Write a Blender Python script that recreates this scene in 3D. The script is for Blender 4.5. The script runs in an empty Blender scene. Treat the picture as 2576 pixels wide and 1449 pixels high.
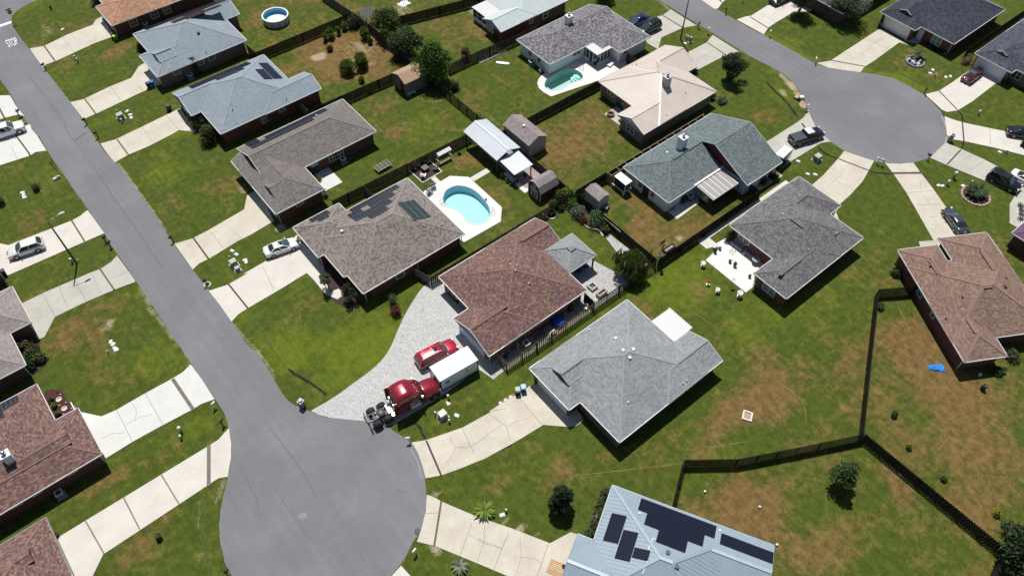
import bpy, math, random
import numpy as np
from mathutils import Vector, Matrix
random.seed(7)
rng = np.random.default_rng(11)
R = math.radians
SC = bpy.context.scene
COL = SC.collection

# ------------------------------------------------------------------ survey: photo pixel -> place on the ground
CF, CP, CR, CA, CH = 1951.487, R(52.683), R(-0.548), R(129.5), 82.0

def cam_axes():
    f = np.array([0, math.cos(CP), -math.sin(CP)]); r = np.array([1.0, 0, 0]); d = np.cross(f, r)
    r2 = r*math.cos(CR)+d*math.sin(CR); d2 = -r*math.sin(CR)+d*math.cos(CR)
    a = -(CA-math.pi/2)
    Z = np.array([[math.cos(a), -math.sin(a), 0], [math.sin(a), math.cos(a), 0], [0, 0, 1]])
    return np.array([r2, d2, f]) @ Z.T
CM = cam_axes()
OX = [0, 700, 1400, 2200]; OY = [0, 400, 800, 1237]

def ray(px, py, z):
    d = CM.T @ np.array([px-1288, py-724.5, CF]); t = (z-CH)/d[2]
    return (float(d[0]*t), float(d[1]*t))

def W(s, z=0.0):
    """survey point 'B2 510 860' -> (x, y) at height z"""
    k, x, y = s.split()[:3]
    if k == 'F': return ray(float(x), float(y), z)
    c = 'ABCD'.index(k[0]); r = int(k[1])-1
    return ray(OX[c]*.858667+float(x)*.266667, OY[r]*.858667+float(y)*.266667, z)

def WL(s, z=0.0):
    out = []; cur = 'A1'
    for t in s.split(','):
        p = t.split()
        if not p: continue
        if len(p) == 3: cur = p[0]; p = p[1:]
        out.append(W('%s %s %s' % (cur, p[0], p[1]), z))
    return out

# ------------------------------------------------------------------ materials
MATS = {}
def nodes(name):
    m = bpy.data.materials.new(name); m.use_nodes = True
    nt = m.node_tree; b = nt.nodes['Principled BSDF']
    return m, nt, b
def nd(nt, typ, **kw):
    n = nt.nodes.new(typ)
    for k, v in kw.items():
        if k in n.inputs: n.inputs[k].default_value = v
        else: setattr(n, k, v)
    return n
def ramp(nt, fac, stops, interp='LINEAR'):
    r = nt.nodes.new('ShaderNodeValToRGB'); cr = r.color_ramp; cr.interpolation = interp
    while len(cr.elements) < len(stops): cr.elements.new(0.5)
    for e, (p, c) in zip(cr.elements, stops):
        e.position = p; e.color = (c[0], c[1], c[2], 1)
    nt.links.new(fac, r.inputs[0]); return r.outputs[0]
def mth(nt, op, a, b=None, clamp=False):
    n = nt.nodes.new('ShaderNodeMath'); n.operation = op; n.use_clamp = clamp
    for i, v in enumerate((a, b)):
        if v is None: continue
        if isinstance(v, (int, float)): n.inputs[i].default_value = v
        else: nt.links.new(v, n.inputs[i])
    return n.outputs[0]
def mixc(nt, f, a, b, mode='MIX'):
    n = nt.nodes.new('ShaderNodeMix'); n.data_type = 'RGBA'; n.blend_type = mode
    for s, v in ((n.inputs[0], f), (n.inputs[6], a), (n.inputs[7], b)):
        if isinstance(v, (int, float)): s.default_value = v
        elif isinstance(v, tuple): s.default_value = (v[0], v[1], v[2], 1)
        else: nt.links.new(v, s)
    return n.outputs[2]
def noise(nt, vec, scale, detail=4, rough=.6):
    n = nt.nodes.new('ShaderNodeTexNoise'); n.inputs['Scale'].default_value = scale
    n.inputs['Detail'].default_value = detail; n.inputs['Roughness'].default_value = rough
    if vec is not None: nt.links.new(vec, n.inputs['Vector'])
    return n.outputs['Fac']
def bump(nt, b, h, dist, strength=1.0):
    n = nt.nodes.new('ShaderNodeBump'); n.inputs['Distance'].default_value = dist; n.inputs['Strength'].default_value = strength
    nt.links.new(h, n.inputs['Height']); nt.links.new(n.outputs[0], b.inputs['Normal'])
def geopos(nt):
    return nt.nodes.new('ShaderNodeNewGeometry').outputs['Position']
def objpos(nt):
    return nt.nodes.new('ShaderNodeTexCoord').outputs['Object']

def mat(name, col, rough=.6, var=.15, scale=3.0, metal=0.0, coat=0.0, spec=.5, fine=0.0, bmp=0.0, alpha_col=None):
    """plain coloured surface with mottling"""
    if name in MATS: return MATS[name]
    m, nt, b = nodes(name)
    p = objpos(nt)
    f = noise(nt, p, scale, 5, .65)
    lo = tuple(c*(1-var) for c in col); hi = tuple(min(1, c*(1+var)) for c in col)
    c = ramp(nt, f, [(.25, lo), (.75, alpha_col or hi)])
    if fine > 0:
        f2 = noise(nt, p, scale*9, 2)
        c = mixc(nt, fine, c, ramp(nt, f2, [(.3, (.0, .0, .0)), (.7, (1, 1, 1))]), 'SOFT_LIGHT')
    nt.links.new(c, b.inputs['Base Color'])
    b.inputs['Roughness'].default_value = rough; b.inputs['Metallic'].default_value = metal
    b.inputs['Coat Weight'].default_value = coat; b.inputs['Specular IOR Level'].default_value = spec
    if bmp > 0: bump(nt, b, noise(nt, p, scale*6, 3), bmp)
    MATS[name] = m; return m

# ------------------------------------------------------------------ mesh collecting
class MB:
    def __init__(s): s.v = []; s.f = []; s.uv = []; s.sm = []; s.marks = []
    def use(s, i): s.marks.append((len(s.f), i))
    def face(s, pts, uv=None, smooth=False):
        i = len(s.v); s.v += [tuple(p) for p in pts]; s.f.append(tuple(range(i, i+len(pts)))); s.uv.append(uv); s.sm.append(smooth)
    def mesh(s, vs, fs, smooth=False):
        i = len(s.v); s.v += [tuple(p) for p in vs]
        for f in fs: s.f.append(tuple(a+i for a in f)); s.uv.append(None); s.sm.append(smooth)
    def box(s, x0, y0, z0, x1, y1, z1):
        s.mesh([(x0,y0,z0),(x1,y0,z0),(x1,y1,z0),(x0,y1,z0),(x0,y0,z1),(x1,y0,z1),(x1,y1,z1),(x0,y1,z1)],
               [(0,3,2,1),(4,5,6,7),(0,1,5,4),(1,2,6,5),(2,3,7,6),(3,0,4,7)])
    def cbox(s, cx, cy, z0, lx, ly, lz, ang=0.0, taper=1.0, bev=0.0):
        c, n = math.cos(ang), math.sin(ang)
        def P(x, y, z): return (cx+x*c-y*n, cy+x*n+y*c, z)
        a, b = lx/2, ly/2
        if bev > 0:
            def ring(k, z): 
                A, B = a*k, b*k; e = min(bev, A*.9, B*.9)
                return [P(-A+e,-B,z),P(A-e,-B,z),P(A,-B+e,z),P(A,B-e,z),P(A-e,B,z),P(-A+e,B,z),P(-A,B-e,z),P(-A,-B+e,z)]
            r = [ring(1, z0), ring(taper, z0+lz-bev*.6), ring(max(.05, taper-bev/max(a, .01)*.7), z0+lz)]
            vs = sum(r, []); fs = [tuple(range(7, -1, -1)), tuple(range(16, 24))]
            for q in (0, 8):
                for i in range(8): fs.append((q+i, q+(i+1) % 8, q+8+(i+1) % 8, q+8+i))
            s.mesh(vs, fs); return
        t = taper
        s.mesh([P(-a,-b,z0),P(a,-b,z0),P(a,b,z0),P(-a,b,z0),P(-a*t,-b*t,z0+lz),P(a*t,-b*t,z0+lz),P(a*t,b*t,z0+lz),P(-a*t,b*t,z0+lz)],
               [(0,3,2,1),(4,5,6,7),(0,1,5,4),(1,2,6,5),(2,3,7,6),(3,0,4,7)])
    def bar(s, p0, p1, w, h, up=(0, 0, 1)):
        p0 = Vector(p0); p1 = Vector(p1); d = (p1-p0)
        if d.length < 1e-6: return
        d.normalize(); u = Vector(up); sd = d.cross(u)
        if sd.length < 1e-4: sd = d.cross(Vector((1, 0, 0)))
        sd.normalize(); u = sd.cross(d)
        vs = []
        for p in (p0, p1):
            for a, b in ((-1,-1),(1,-1),(1,1),(-1,1)): vs.append(tuple(p+sd*(a*w/2)+u*(b*h/2)))
        s.mesh(vs, [(0,1,2,3),(7,6,5,4),(0,4,5,1),(1,5,6,2),(2,6,7,3),(3,7,4,0)])
    def cyl(s, p0, p1, r0, r1=None, n=10, smooth=True, caps=True):
        r1 = r0 if r1 is None else r1
        p0 = Vector(p0); p1 = Vector(p1); d = (p1-p0).normalized()
        a = d.orthogonal().normalized(); b = d.cross(a); vs = []
        for p, r in ((p0, r0), (p1, r1)):
            for i in range(n):
                t = 2*math.pi*i/n; vs.append(tuple(p+a*(math.cos(t)*r)+b*(math.sin(t)*r)))
        s.mesh(vs, [(i, (i+1) % n, n+(i+1) % n, n+i) for i in range(n)], smooth)
        if caps:
            k = len(s.v)-2*n
            s.f.append(tuple(range(k+n-1, k-1, -1))); s.uv.append(None); s.sm.append(False)
            s.f.append(tuple(range(k+n, k+2*n))); s.uv.append(None); s.sm.append(False)
    def tube(s, pts, r, n=7):
        for a, b in zip(pts[:-1], pts[1:]): s.cyl(a, b, r, r, n)
    def lathe(s, prof, cx=0, cy=0, n=16, smooth=True):
        vs = []
        for r, z in prof:
            for i in range(n):
                t = 2*math.pi*i/n; vs.append((cx+r*math.cos(t), cy+r*math.sin(t), z))
        fs = []
        for k in range(len(prof)-1):
            for i in range(n): fs.append((k*n+i, k*n+(i+1) % n, (k+1)*n+(i+1) % n, (k+1)*n+i))
        s.mesh(vs, fs, smooth)
    def prism(s, pts, z0, z1):
        n = len(pts)
        ar = sum(pts[i][0]*pts[(i+1) % n][1]-pts[(i+1) % n][0]*pts[i][1] for i in range(n))
        if ar < 0: pts = pts[::-1]
        s.mesh([(p[0], p[1], z0) for p in pts]+[(p[0], p[1], z1) for p in pts],
               [tuple(range(n-1, -1, -1)), tuple(range(n, 2*n))]+[(i, (i+1) % n, n+(i+1) % n, n+i) for i in range(n)])
    def loft(s, rings, smooth=True, close=True, cap0=True, cap1=True):
        n = len(rings[0]); vs = sum([list(r) for r in rings], [])
        fs = []
        for k in range(len(rings)-1):
            for i in range(n if close else n-1):
                fs.append((k*n+i, k*n+(i+1) % n, (k+1)*n+(i+1) % n, (k+1)*n+i))
        s.mesh(vs, fs, smooth)
        base = len(s.v)-len(vs)
        if cap0: s.f.append(tuple(base+i for i in range(n-1, -1, -1))); s.uv.append(None); s.sm.append(False)
        if cap1: s.f.append(tuple(base+(len(rings)-1)*n+i for i in range(n))); s.uv.append(None); s.sm.append(False)
    def build(s, name, m, parent=None, off=None, loc=None, rz=0.0):
        me = bpy.data.meshes.new(name)
        v = s.v
        if off is not None: v = [(p[0]-off[0], p[1]-off[1], p[2]-(off[2] if len(off) > 2 else 0)) for p in v]
        me.from_pydata(v, [], s.f)
        if any(u is not None for u in s.uv):
            ul = me.uv_layers.new(name='UVMap'); k = 0; buf = []
            for f, u in zip(s.f, s.uv):
                for i in range(len(f)): buf += list(u[i]) if u is not None else [0, 0]
            ul.data.foreach_set('uv', buf)
        if any(s.sm): me.polygons.foreach_set('use_smooth', s.sm)
        for mm in (m if isinstance(m, (list, tuple)) else [m]): me.materials.append(mm)
        if s.marks:
            mi = np.zeros(len(s.f), dtype=np.int32)
            for a, i in s.marks: mi[a:] = i
            me.polygons.foreach_set('material_index', mi)
        me.update()
        o = bpy.data.objects.new(name, me); COL.objects.link(o)
        if parent is not None: o.parent = parent
        if loc is not None: o.location = (loc[0], loc[1], loc[2] if len(loc) > 2 else 0)
        if rz: o.rotation_euler = (0, 0, rz)
        return o

def tag(o, label=None, cat=None, group=None, kind=None):
    if label: o['label'] = label
    if cat: o['category'] = cat
    if group: o['group'] = group
    if kind: o['kind'] = kind
    return o
def thing(name, label, cat, loc=(0, 0, 0), rz=0.0, group=None):
    o = bpy.data.objects.new(name, None); COL.objects.link(o); o.empty_display_size = .3
    o.location = (loc[0], loc[1], loc[2] if len(loc) > 2 else 0); o.rotation_euler = (0, 0, rz)
    return tag(o, label, cat, group)
def copy_tree(o, parent=None):
    c = o.copy(); COL.objects.link(c)
    if parent is not None: c.parent = parent
    for ch in list(o.children): copy_tree(ch, c)
    return c
class Kit:
    """one of each kind is built at the origin, the first placing moves it, later ones copy it"""
    def __init__(s, root): s.root = root; s.used = False
    def put(s, loc, rz=0.0, label=None, group=None, scale=None):
        o = s.root if not s.used else copy_tree(s.root)
        s.used = True
        o.location = (loc[0], loc[1], loc[2] if len(loc) > 2 else 0); o.rotation_euler = (0, 0, rz)
        if scale: o.scale = (scale,)*3 if isinstance(scale, (int, float)) else scale
        if label: o['label'] = label
        if group: o['group'] = group
        return o
def heading(a, b): return math.atan2(b[1]-a[1], b[0]-a[0])
def smooth_pts(pts, k=4, closed=False):
    out = []; n = len(pts)
    rngi = range(n if closed else n-1)
    for i in rngi:
        p0 = pts[(i-1) % n] if closed or i > 0 else pts[i]; p1 = pts[i]; p2 = pts[(i+1) % n]
        p3 = pts[(i+2) % n] if closed or i+2 < n else p2
        for j in range(k):
            t = j/k
            out.append(tuple(.5*((2*p1[a])+(-p0[a]+p2[a])*t+(2*p0[a]-5*p1[a]+4*p2[a]-p3[a])*t*t+(-p0[a]+3*p1[a]-3*p2[a]+p3[a])*t**3) for a in (0, 1)))
    if not closed: out.append(pts[-1])
    return out
# ------------------------------------------------------------------ ground
from mathutils.geometry import tessellate_polygon
def inpoly(x, y, poly):
    """numpy point-in-polygon"""
    r = np.zeros(x.shape, bool); n = len(poly)
    for i in range(n):
        x0, y0 = poly[i]; x1, y1 = poly[(i+1) % n]
        c = ((y0 > y) != (y1 > y)) & (x < (x1-x0)*(y-y0)/((y1-y0) if abs(y1-y0) > 1e-9 else 1e-9)+x0)
        r ^= c
    return r

POOL_BLUE = smooth_pts(WL('B2 1925 570, 1955 510, 2040 468, 2140 475, 2230 515, 2310 590, 2360 665, 2375 745, 2345 800, 2280 830, 2210 830, 2140 795, 2090 735, 2030 690, 1960 665, 1922 620'), 4, True)
POOL_GREEN = smooth_pts(WL('C1 625 800, 650 750, 720 715, 770 680, 810 660, 870 655, 930 665, 980 700, 992 735, 960 765, 900 785, 850 810, 790 845, 730 860, 670 852, 635 830'), 4, True)
DECK_BLUE = WL('B2 1745 520, 1990 375, 2165 385, 2200 415, 2480 670, 2470 805, 2125 1000, 1950 880, 1700 650')
DECK_GREEN = WL('C1 690 915, 590 850, 560 800, 575 740, 640 680, 1010 480, 1340 590, 1270 600')
DECK_GREEN = WL('C1 690 915, 620 875, 575 835, 560 790, 575 745, 615 705, 660 680') + [(72.9, 79.0), (83.9, 79.2), (85.8, 73.95), (84.1, 71.75)]

xs = np.concatenate([[-4000, -1200, -300, -90], np.arange(-42, 170, .45), [230, 600, 1500, 4000]])
ys = np.concatenate([[-4000, -1200, -300, -70], np.arange(-30, 172, .45), [260, 700, 1600, 5000]])
GX, GY = np.meshgrid(xs, ys)
NX, NY = len(xs), len(ys)
TINT = np.zeros((NY, NX, 4)); TINT[..., 3] = 1
def patch(p, rx, ry, ch, v, ang=0.0):
    cx, cy = W(p) if isinstance(p, str) else p
    a = R(ang); dx, dy = GX-cx, GY-cy
    u = (dx*math.cos(a)+dy*math.sin(a))/rx; w = (-dx*math.sin(a)+dy*math.cos(a))/ry
    f = np.clip(1.25-np.sqrt(u*u+w*w)*.9, 0, 1); f = f*f*(3-2*f)
    TINT[..., ch] += f*v
def lot(x0, y0, x1, y1, ch, v, feather=.5):
    f = np.clip((GX-x0)/feather, 0, 1)*np.clip((x1-GX)/feather, 0, 1)*np.clip((GY-y0)/feather, 0, 1)*np.clip((y1-GY)/feather, 0, 1)
    TINT[..., ch] += f*v
def band(pts, w, ch, v):
    pts = WL(pts) if isinstance(pts, str) else pts
    d = np.full(GX.shape, 1e9)
    for (ax, ay), (bx, by) in zip(pts[:-1], pts[1:]):
        L = (bx-ax)**2+(by-ay)**2
        t = np.clip(((GX-ax)*(bx-ax)+(GY-ay)*(by-ay))/max(L, 1e-6), 0, 1)
        d = np.minimum(d, np.hypot(GX-ax-t*(bx-ax), GY-ay-t*(by-ay)))
    f = np.clip(1.3-d/w, 0, 1); TINT[..., ch] += f*f*(3-2*f)*v
# channel 0 dry, 1 bare sand, 2 lush yellow green
patch('F 890 135', 9, 7, 0, .5); patch('F 880 120', 6, 4, 1, .16); patch('F 920 180', 5, 3, 1, .12)
lot(56, 38.6, 76, 55, 0, .30); lot(56, 55, 86, 71.3, 0, .30); lot(56.5, 71.5, 84, 89.3, 0, .16); lot(56, 89.5, 80, 105, 0, .26)
lot(38, 113, 54.5, 132, 0, .30); lot(37, 94.3, 56, 113, 0, .26); lot(37, 75, 56, 94, 0, .12); lot(40, 55, 56.5, 75, 0, .19)
lot(54.8, 106, 76, 132, 0, .37); lot(8, 128, 22, 152, 0, .19); lot(50, 8, 84, 38, 0, .13); lot(58, -30, 100, 14, 0, .32); lot(34, -30, 57, 18, 0, .23)
lot(9, 55, 31.5, 73, 2, .25); lot(8, 76, 24, 93, 0, .09); lot(-20, 40, 2, 140, 0, .10); lot(90, 14, 125, 40, 2, -.1)
for p in (  # dry grass
    ('F 250 70', 7, 4, .35), ('F 120 60', 3, 3, .1), ('F 300 130', 4, 2, .35), ('F 340 320', 4, 1.2, .2), ('F 560 465', 3.5, 2.5, .35), ('F 440 520', 3, 2.5, .2),
    ('F 560 400', 4, 1.5, .2), ('F 700 30', 8, 3, .2), ('F 800 110', 4, 2, .35), ('F 640 140', 5, 2, .3), ('F 700 190', 3, 3, .35), ('F 880 150', 8, 6, .5), ('F 800 100', 6, 3, .3),
    ('F 960 260', 3, 3, .4), ('F 1000 330', 2, 3, .3), ('F 1130 310', 2, 3, .2), ('F 960 330', 1.5, 3, .3), ('F 1180 80', 5, 4, .25), ('F 1090 60', 4, 4, .2), ('F 1200 250', 4, 4, .1),
    ('F 1430 340', 6, 4, .4), ('F 1400 400', 4, 3, .35), ('F 1500 380', 3, 3, .2), ('F 1590 300', 2, 2, .3), ('F 1480 300', 5, 2, .1), ('F 1920 290', 4, 2.5, .4), ('F 1830 250', 2.5, 2, .25),
    ('F 1640 600', 5, 4, .35), ('F 1740 570', 4, 3, .35), ('F 1600 520', 3, 3, .2), ('F 1790 520', 2, 3, .2), ('F 1180 400', 3, 2.5, .35), ('F 1030 420', 3, 1.5, .3), ('F 1110 430', 1.5, 1, .2),
    ('F 1240 500', 2.5, 3, .15), ('F 1620 790', 2, 3, .4), ('F 1880 980', 8, 3, .35), ('F 1960 1000', 7, 3, .35), ('F 1840 1040', 6, 2, .3), ('F 1780 860', 4, 1.5, .25), ('F 2100 880', 6, 4, .15),
    ('F 1500 1170', 9, 1.5, .25), ('F 1650 1150', 6, 2, .3), ('F 1400 1190', 6, 1.5, .25), ('F 1300 1130', 4, 2, .1), ('F 2320 850', 4, 4, .3), ('F 2380 960', 6, 5, .4), ('F 2450 1060', 7, 5, .3),
    ('F 2280 880', 3, 3, .3), ('F 2500 1180', 6, 4, .2), ('F 2330 1130', 4, 4, .2), ('F 2420 1300', 4, 4, .3), ('F 1850 1270', 5, 4, .5), ('F 1900 1350', 6, 3, .4), ('F 2080 1380', 6, 3, .35), ('F 2150 1260', 4, 3, .15),
    ('F 2250 1200', 2, 4, .35), ('F 200 830', 5, 4, .4), ('F 150 760', 4, 2, .2), ('F 260 900', 4, 3, .25), ('F 110 560', 4, 3, .3), ('F 350 830', 2, 3, .15), ('F 150 690', 5, 1.5, .2), ('F 380 1320', 5, 3, .2), ('F 260 1220', 4, 1.2, .3),
    ('F 400 1150', 5, 1, .25), ('F 330 1400', 4, 2, .25), ('F 770 790', 4, 2.5, .22), ('F 2080 160', 4, 2.5, .25), ('F 2160 130', 4, 2, .35), ('F 2290 150', 4, 3, .45), ('F 2350 190', 3, 2, .3), ('F 2250 100', 3, 2, .3),
    ('F 2390 250', 4, 3, .3), ('F 2240 690', 3, 4, .2), ('F 2100 560', 6, 3, .15), ('F 2500 270', 4, 3, .2), ('F 1620 560', 4, 2, .2), ('F 1150 1010', 3, 1.5, .15), ('F 1210 1050', 3, 1.5, .2), ('F 1350 1330', 4, 2, .15), ('F 1250 1220', 2, 1, .3)):
    patch(p[0], p[1], p[2], 0, p[3]*1.25, random.uniform(-30, 30))
for p in (('F 900 160', 5, 4, .28), ('F 930 110', 3.5, 3, .3), ('F 850 120', 4, 2, .2), ('F 800 145', 1.5, 1.2, .9), ('F 1010 25', 2, 3, .5), ('F 1195 30', 1.5, 2, .6), ('F 555 615', 1.6, 1.8, .45), ('F 600 630', 1, 2, .25), ('F 610 475', 1, 2, .5),
          ('F 705 575', 1, 1, .8), ('F 1005 265', 1, 1, .2), ('F 1610 475', .8, .6, .7), ('F 1710 600', 1, .7, .7), ('F 1120 330', .8, .8, .3), ('F 270 820', 1.3, 1.5, .5), ('F 290 800', 1.2, .5, .3), ('F 220 840', 1.5, 1, .25), ('F 120 80', 1.5, 2.5, .45), ('F 90 130', 1, 3, .35),
          ('F 2330 165', 2, 1.6, .25), ('F 2370 190', 2.2, .9, .3), ('F 2300 125', 1.6, 1, .2), ('F 2215 1090', .9, .7, .35), ('F 2270 1190', .7, 1, .5), ('F 1970 235', .8, 1.5, .6), ('F 1995 215', .8, 1, .5), ('F 2020 265', .8, .8, .5),
          ('F 1310 1330', 1.5, .6, .6), ('F 1270 1315', 1, .5, .5), ('F 1095 1380', .8, 1.4, .6), ('F 1100 1240', 1, .5, .4), ('F 560 1130', .7, 1, .2), ('F 1345 1345', 1, .4, .4), ('F 170 700', 1.2, .6, .35)):
    patch(p[0], p[1], p[2], 1, p[3], random.uniform(-20, 20))
for p in (('F 900 900', 7, 5, .55), ('F 1010 840', 6, 3, .5), ('F 730 870', 4, 4, .4), ('F 760 780', 6, 5, -.3), ('F 1690 700', 8, 6, .5), ('F 1900 800', 7, 4, .35), ('F 2050 760', 6, 6, .2), ('F 1450 620', 4, 3, .4), ('F 1400 640', 2, 3, .3),
          ('F 480 330', 5, 1.2, .4), ('F 280 300', 3, 2, .3), ('F 180 200', 3, 3, .3), ('F 420 430', 4, 4, .3), ('F 1840 290', 5, 3, .1), ('F 1950 160', 4, 3, .2), ('F 2250 200', 6, 1.5, .5), ('F 2000 110', 5, 2, .3), ('F 640 110', 4, 2, .2), ('F 1980 240', 3, 3, .35),
          ('F 1100 800', 3, 2, .3), ('F 1380 930', 6, 1, .3), ('F 1260 960', 3, 3, .3), ('F 2120 1350', 4, 4, .2), ('F 1780 1180', 5, 1.5, .3), ('F 480 1080', 4, 1.5, .4), ('F 380 720', 2, 2, .5), ('F 400 900', 3, 4, .4), ('F 520 900', 2, 3, .2), ('F 130 440', 2, 3, .3), ('F 1070 320', 4, 3, .3), ('F 2110 440', 3, 3, .3), ('F 2400 1180', 3, 2, .15)):
    patch(p[0], p[1], p[2], 2, p[3], random.uniform(-20, 20))
# worn verges beside the tarmac
band('A2 1110 270, 1330 560, 1560 900', .55, 1, .55); band('A3 2200 500, B3 70 640, 240 820, 330 980', .55, 1, .5); band('A3 1320 140, 1450 380, 1600 560, 1790 800', .6, 1, .5)
band('A1 220 300, 110 200', .4, 1, .3); band('A1 460 700, 660 960', .45, 1, .35); band('A4 2120 560, 2040 740', .5, 1, .5); band('A4 1890 650, 1870 1000, 1900 1400', .4, 1, .35); band('D1 290 710, 430 870, 500 1000', .8, 1, .6)
band('C1 1700 10, 1810 90', .5, 1, .5); band('A3 1700 900, 1790 860', .5, 1, .4); band('B4 1780 660, 1900 690', .4, 1, .3)
band('D1 140 330, 560 570', 1.0, 2, .5); band('D1 1080 670, 1500 800, 1760 870', 1.2, 2, .6); band('A1 130 150, 350 30', 1.2, 2, .3)
TINT = np.clip(TINT, 0, 1.3)
Z = np.zeros(GX.shape)
me = bpy.data.meshes.new('ground')
verts = np.stack([GX, GY, Z], -1).reshape(-1, 3)
idx = np.arange(NX*NY).reshape(NY, NX)
quads = np.stack([idx[:-1, :-1], idx[:-1, 1:], idx[1:, 1:], idx[1:, :-1]], -1).reshape(-1, 4)
def grow(poly, d):
    c = np.mean(np.array(poly), 0); return [tuple(c+(np.array(p)-c)*(1+d/np.linalg.norm(np.array(p)-c))) for p in poly]
hole = np.zeros(NX*NY, bool)
for pl in (POOL_BLUE, POOL_GREEN): hole |= inpoly(verts[:, 0], verts[:, 1], grow(pl, .12))
quads = quads[~hole[quads].any(1)]
me.vertices.add(len(verts)); me.vertices.foreach_set('co', verts.ravel())
me.loops.add(quads.size); me.loops.foreach_set('vertex_index', quads.ravel().astype(np.int32))
me.polygons.add(len(quads)); me.polygons.foreach_set('loop_start', np.arange(0, quads.size, 4, dtype=np.int32)); me.polygons.foreach_set('loop_total', np.full(len(quads), 4, dtype=np.int32))
ca = me.color_attributes.new('tint', 'FLOAT_COLOR', 'POINT'); ca.data.foreach_set('color', TINT.reshape(-1).astype(np.float32))
me.update(); me.validate()
def grass_mat():
    m, nt, b = nodes('lawn'); L = nt.links
    p = geopos(nt)
    at = nd(nt, 'ShaderNodeVertexColor', layer_name='tint')
    sp = nt.nodes.new('ShaderNodeSeparateColor'); L.new(at.outputs[0], sp.inputs[0])
    n1 = noise(nt, p, .20, 5, .62); n2 = noise(nt, p, 1.0, 5, .7); n3 = noise(nt, p, 5.5, 4, .7); n4 = noise(nt, p, 21, 2, .6)
    mp = nd(nt, 'ShaderNodeMapping'); mp.inputs['Rotation'].default_value = (0, 0, .65); mp.inputs['Scale'].default_value = (2.2, .12, 1); L.new(p, mp.inputs[0])
    n5 = noise(nt, mp.outputs[0], 1, 3, .6)
    k = mth(nt, 'ADD', mth(nt, 'MULTIPLY', n2, .5), mth(nt, 'ADD', mth(nt, 'MULTIPLY', n3, .32), mth(nt, 'MULTIPLY', n5, .18)))
    green = ramp(nt, k, [(.32, (.026, .045, .007)), (.44, (.050, .074, .010)), (.56, (.080, .104, .015)), (.70, (.125, .135, .028))])
    lush = ramp(nt, k, [(.34, (.060, .092, .007)), (.5, (.104, .140, .011)), (.68, (.165, .178, .022))])
    dry = ramp(nt, k, [(.32, (.070, .052, .014)), (.44, (.125, .080, .027)), (.56, (.205, .128, .050)), (.72, (.31, .21, .10))])
    sand = ramp(nt, k, [(.3, (.24, .18, .105)), (.6, (.43, .36, .25)), (.8, (.56, .50, .38))])
    def th(ch, off, gain, nz, w):
        t = mth(nt, 'ADD', ch, mth(nt, 'MULTIPLY', mth(nt, 'SUBTRACT', nz, .5), w))
        return mth(nt, 'MULTIPLY', mth(nt, 'SUBTRACT', t, off), gain, True)
    mixn = mth(nt, 'ADD', mth(nt, 'MULTIPLY', n1, .55), mth(nt, 'ADD', mth(nt, 'MULTIPLY', n2, .30), mth(nt, 'MULTIPLY', n3, .15)))
    c = mixc(nt, th(sp.outputs[2], .02, 1.7, mixn, 2.4), green, lush)
    c = mixc(nt, mth(nt, 'MULTIPLY', th(sp.outputs[0], .24, 1.7, mixn, 3.6), .94), c, dry)
    c = mixc(nt, th(sp.outputs[1], .33, 2.4, k, 1.5), c, sand)
    c = mixc(nt, .55, c, ramp(nt, n4, [(.3, (.2, .2, .2)), (.7, (.8, .8, .8))]), 'SOFT_LIGHT')
    L.new(c, b.inputs['Base Color']); b.inputs['Roughness'].default_value = .9; b.inputs['Specular IOR Level'].default_value = .15
    bump(nt, b, mth(nt, 'ADD', mth(nt, 'MULTIPLY', n3, .6), mth(nt, 'MULTIPLY', n4, .4)), .14, .9)
    return m
LAWN = grass_mat(); me.materials.append(LAWN)
g = bpy.data.objects.new('ground', me); COL.objects.link(g); tag(g, kind='structure')

# ------------------------------------------------------------------ tarmac
def tarmac():
    m, nt, b = nodes('tarmac'); p = geopos(nt)
    n1 = noise(nt, p, .12, 4, .6); n2 = noise(nt, p, 9, 3, .7); n3 = noise(nt, p, 60, 2)
    mp = nd(nt, 'ShaderNodeMapping'); mp.inputs['Scale'].default_value = (1.0, .035, 1); nt.links.new(p, mp.inputs[0])
    n4 = noise(nt, mp.outputs[0], 1.3, 4, .6); rings = []
    for cx, cy in ((4.9, 38.5), (106.5, 38.5)):
        sb_ = nd(nt, 'ShaderNodeVectorMath', operation='DISTANCE'); nt.links.new(p, sb_.inputs[0]); sb_.inputs[1].default_value = (cx, cy, 0)
        cb = nt.nodes.new('ShaderNodeCombineXYZ'); nt.links.new(mth(nt, 'MULTIPLY', sb_.outputs['Value'], 1.1), cb.inputs[0]); nt.links.new(mth(nt, 'MULTIPLY', n1, 3.0), cb.inputs[1])
        f = mth(nt, 'MULTIPLY', mth(nt, 'SUBTRACT', noise(nt, cb.outputs[0], 1.0, 4, .7), .5), mth(nt, 'LESS_THAN', sb_.outputs['Value'], 15.0)); rings.append(f)
    k = mth(nt, 'ADD', mth(nt, 'ADD', mth(nt, 'MULTIPLY', n1, .52), mth(nt, 'MULTIPLY', n4, .22)), mth(nt, 'ADD', mth(nt, 'MULTIPLY', n2, .26), mth(nt, 'MULTIPLY', mth(nt, 'ADD', rings[0], rings[1]), .14)))
    c = ramp(nt, k, [(.3, (.132, .133, .142)), (.5, (.166, .167, .179)), (.72, (.222, .221, .230))])
    c = mixc(nt, .5, c, ramp(nt, n3, [(.3, (.3, .3, .3)), (.7, (.7, .7, .7))]), 'SOFT_LIGHT')
    nt.links.new(c, b.inputs['Base Color']); b.inputs['Roughness'].default_value = .85; b.inputs['Specular IOR Level'].default_value = .3
    bump(nt, b, n2, .01); return m
TARMAC = tarmac()
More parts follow.
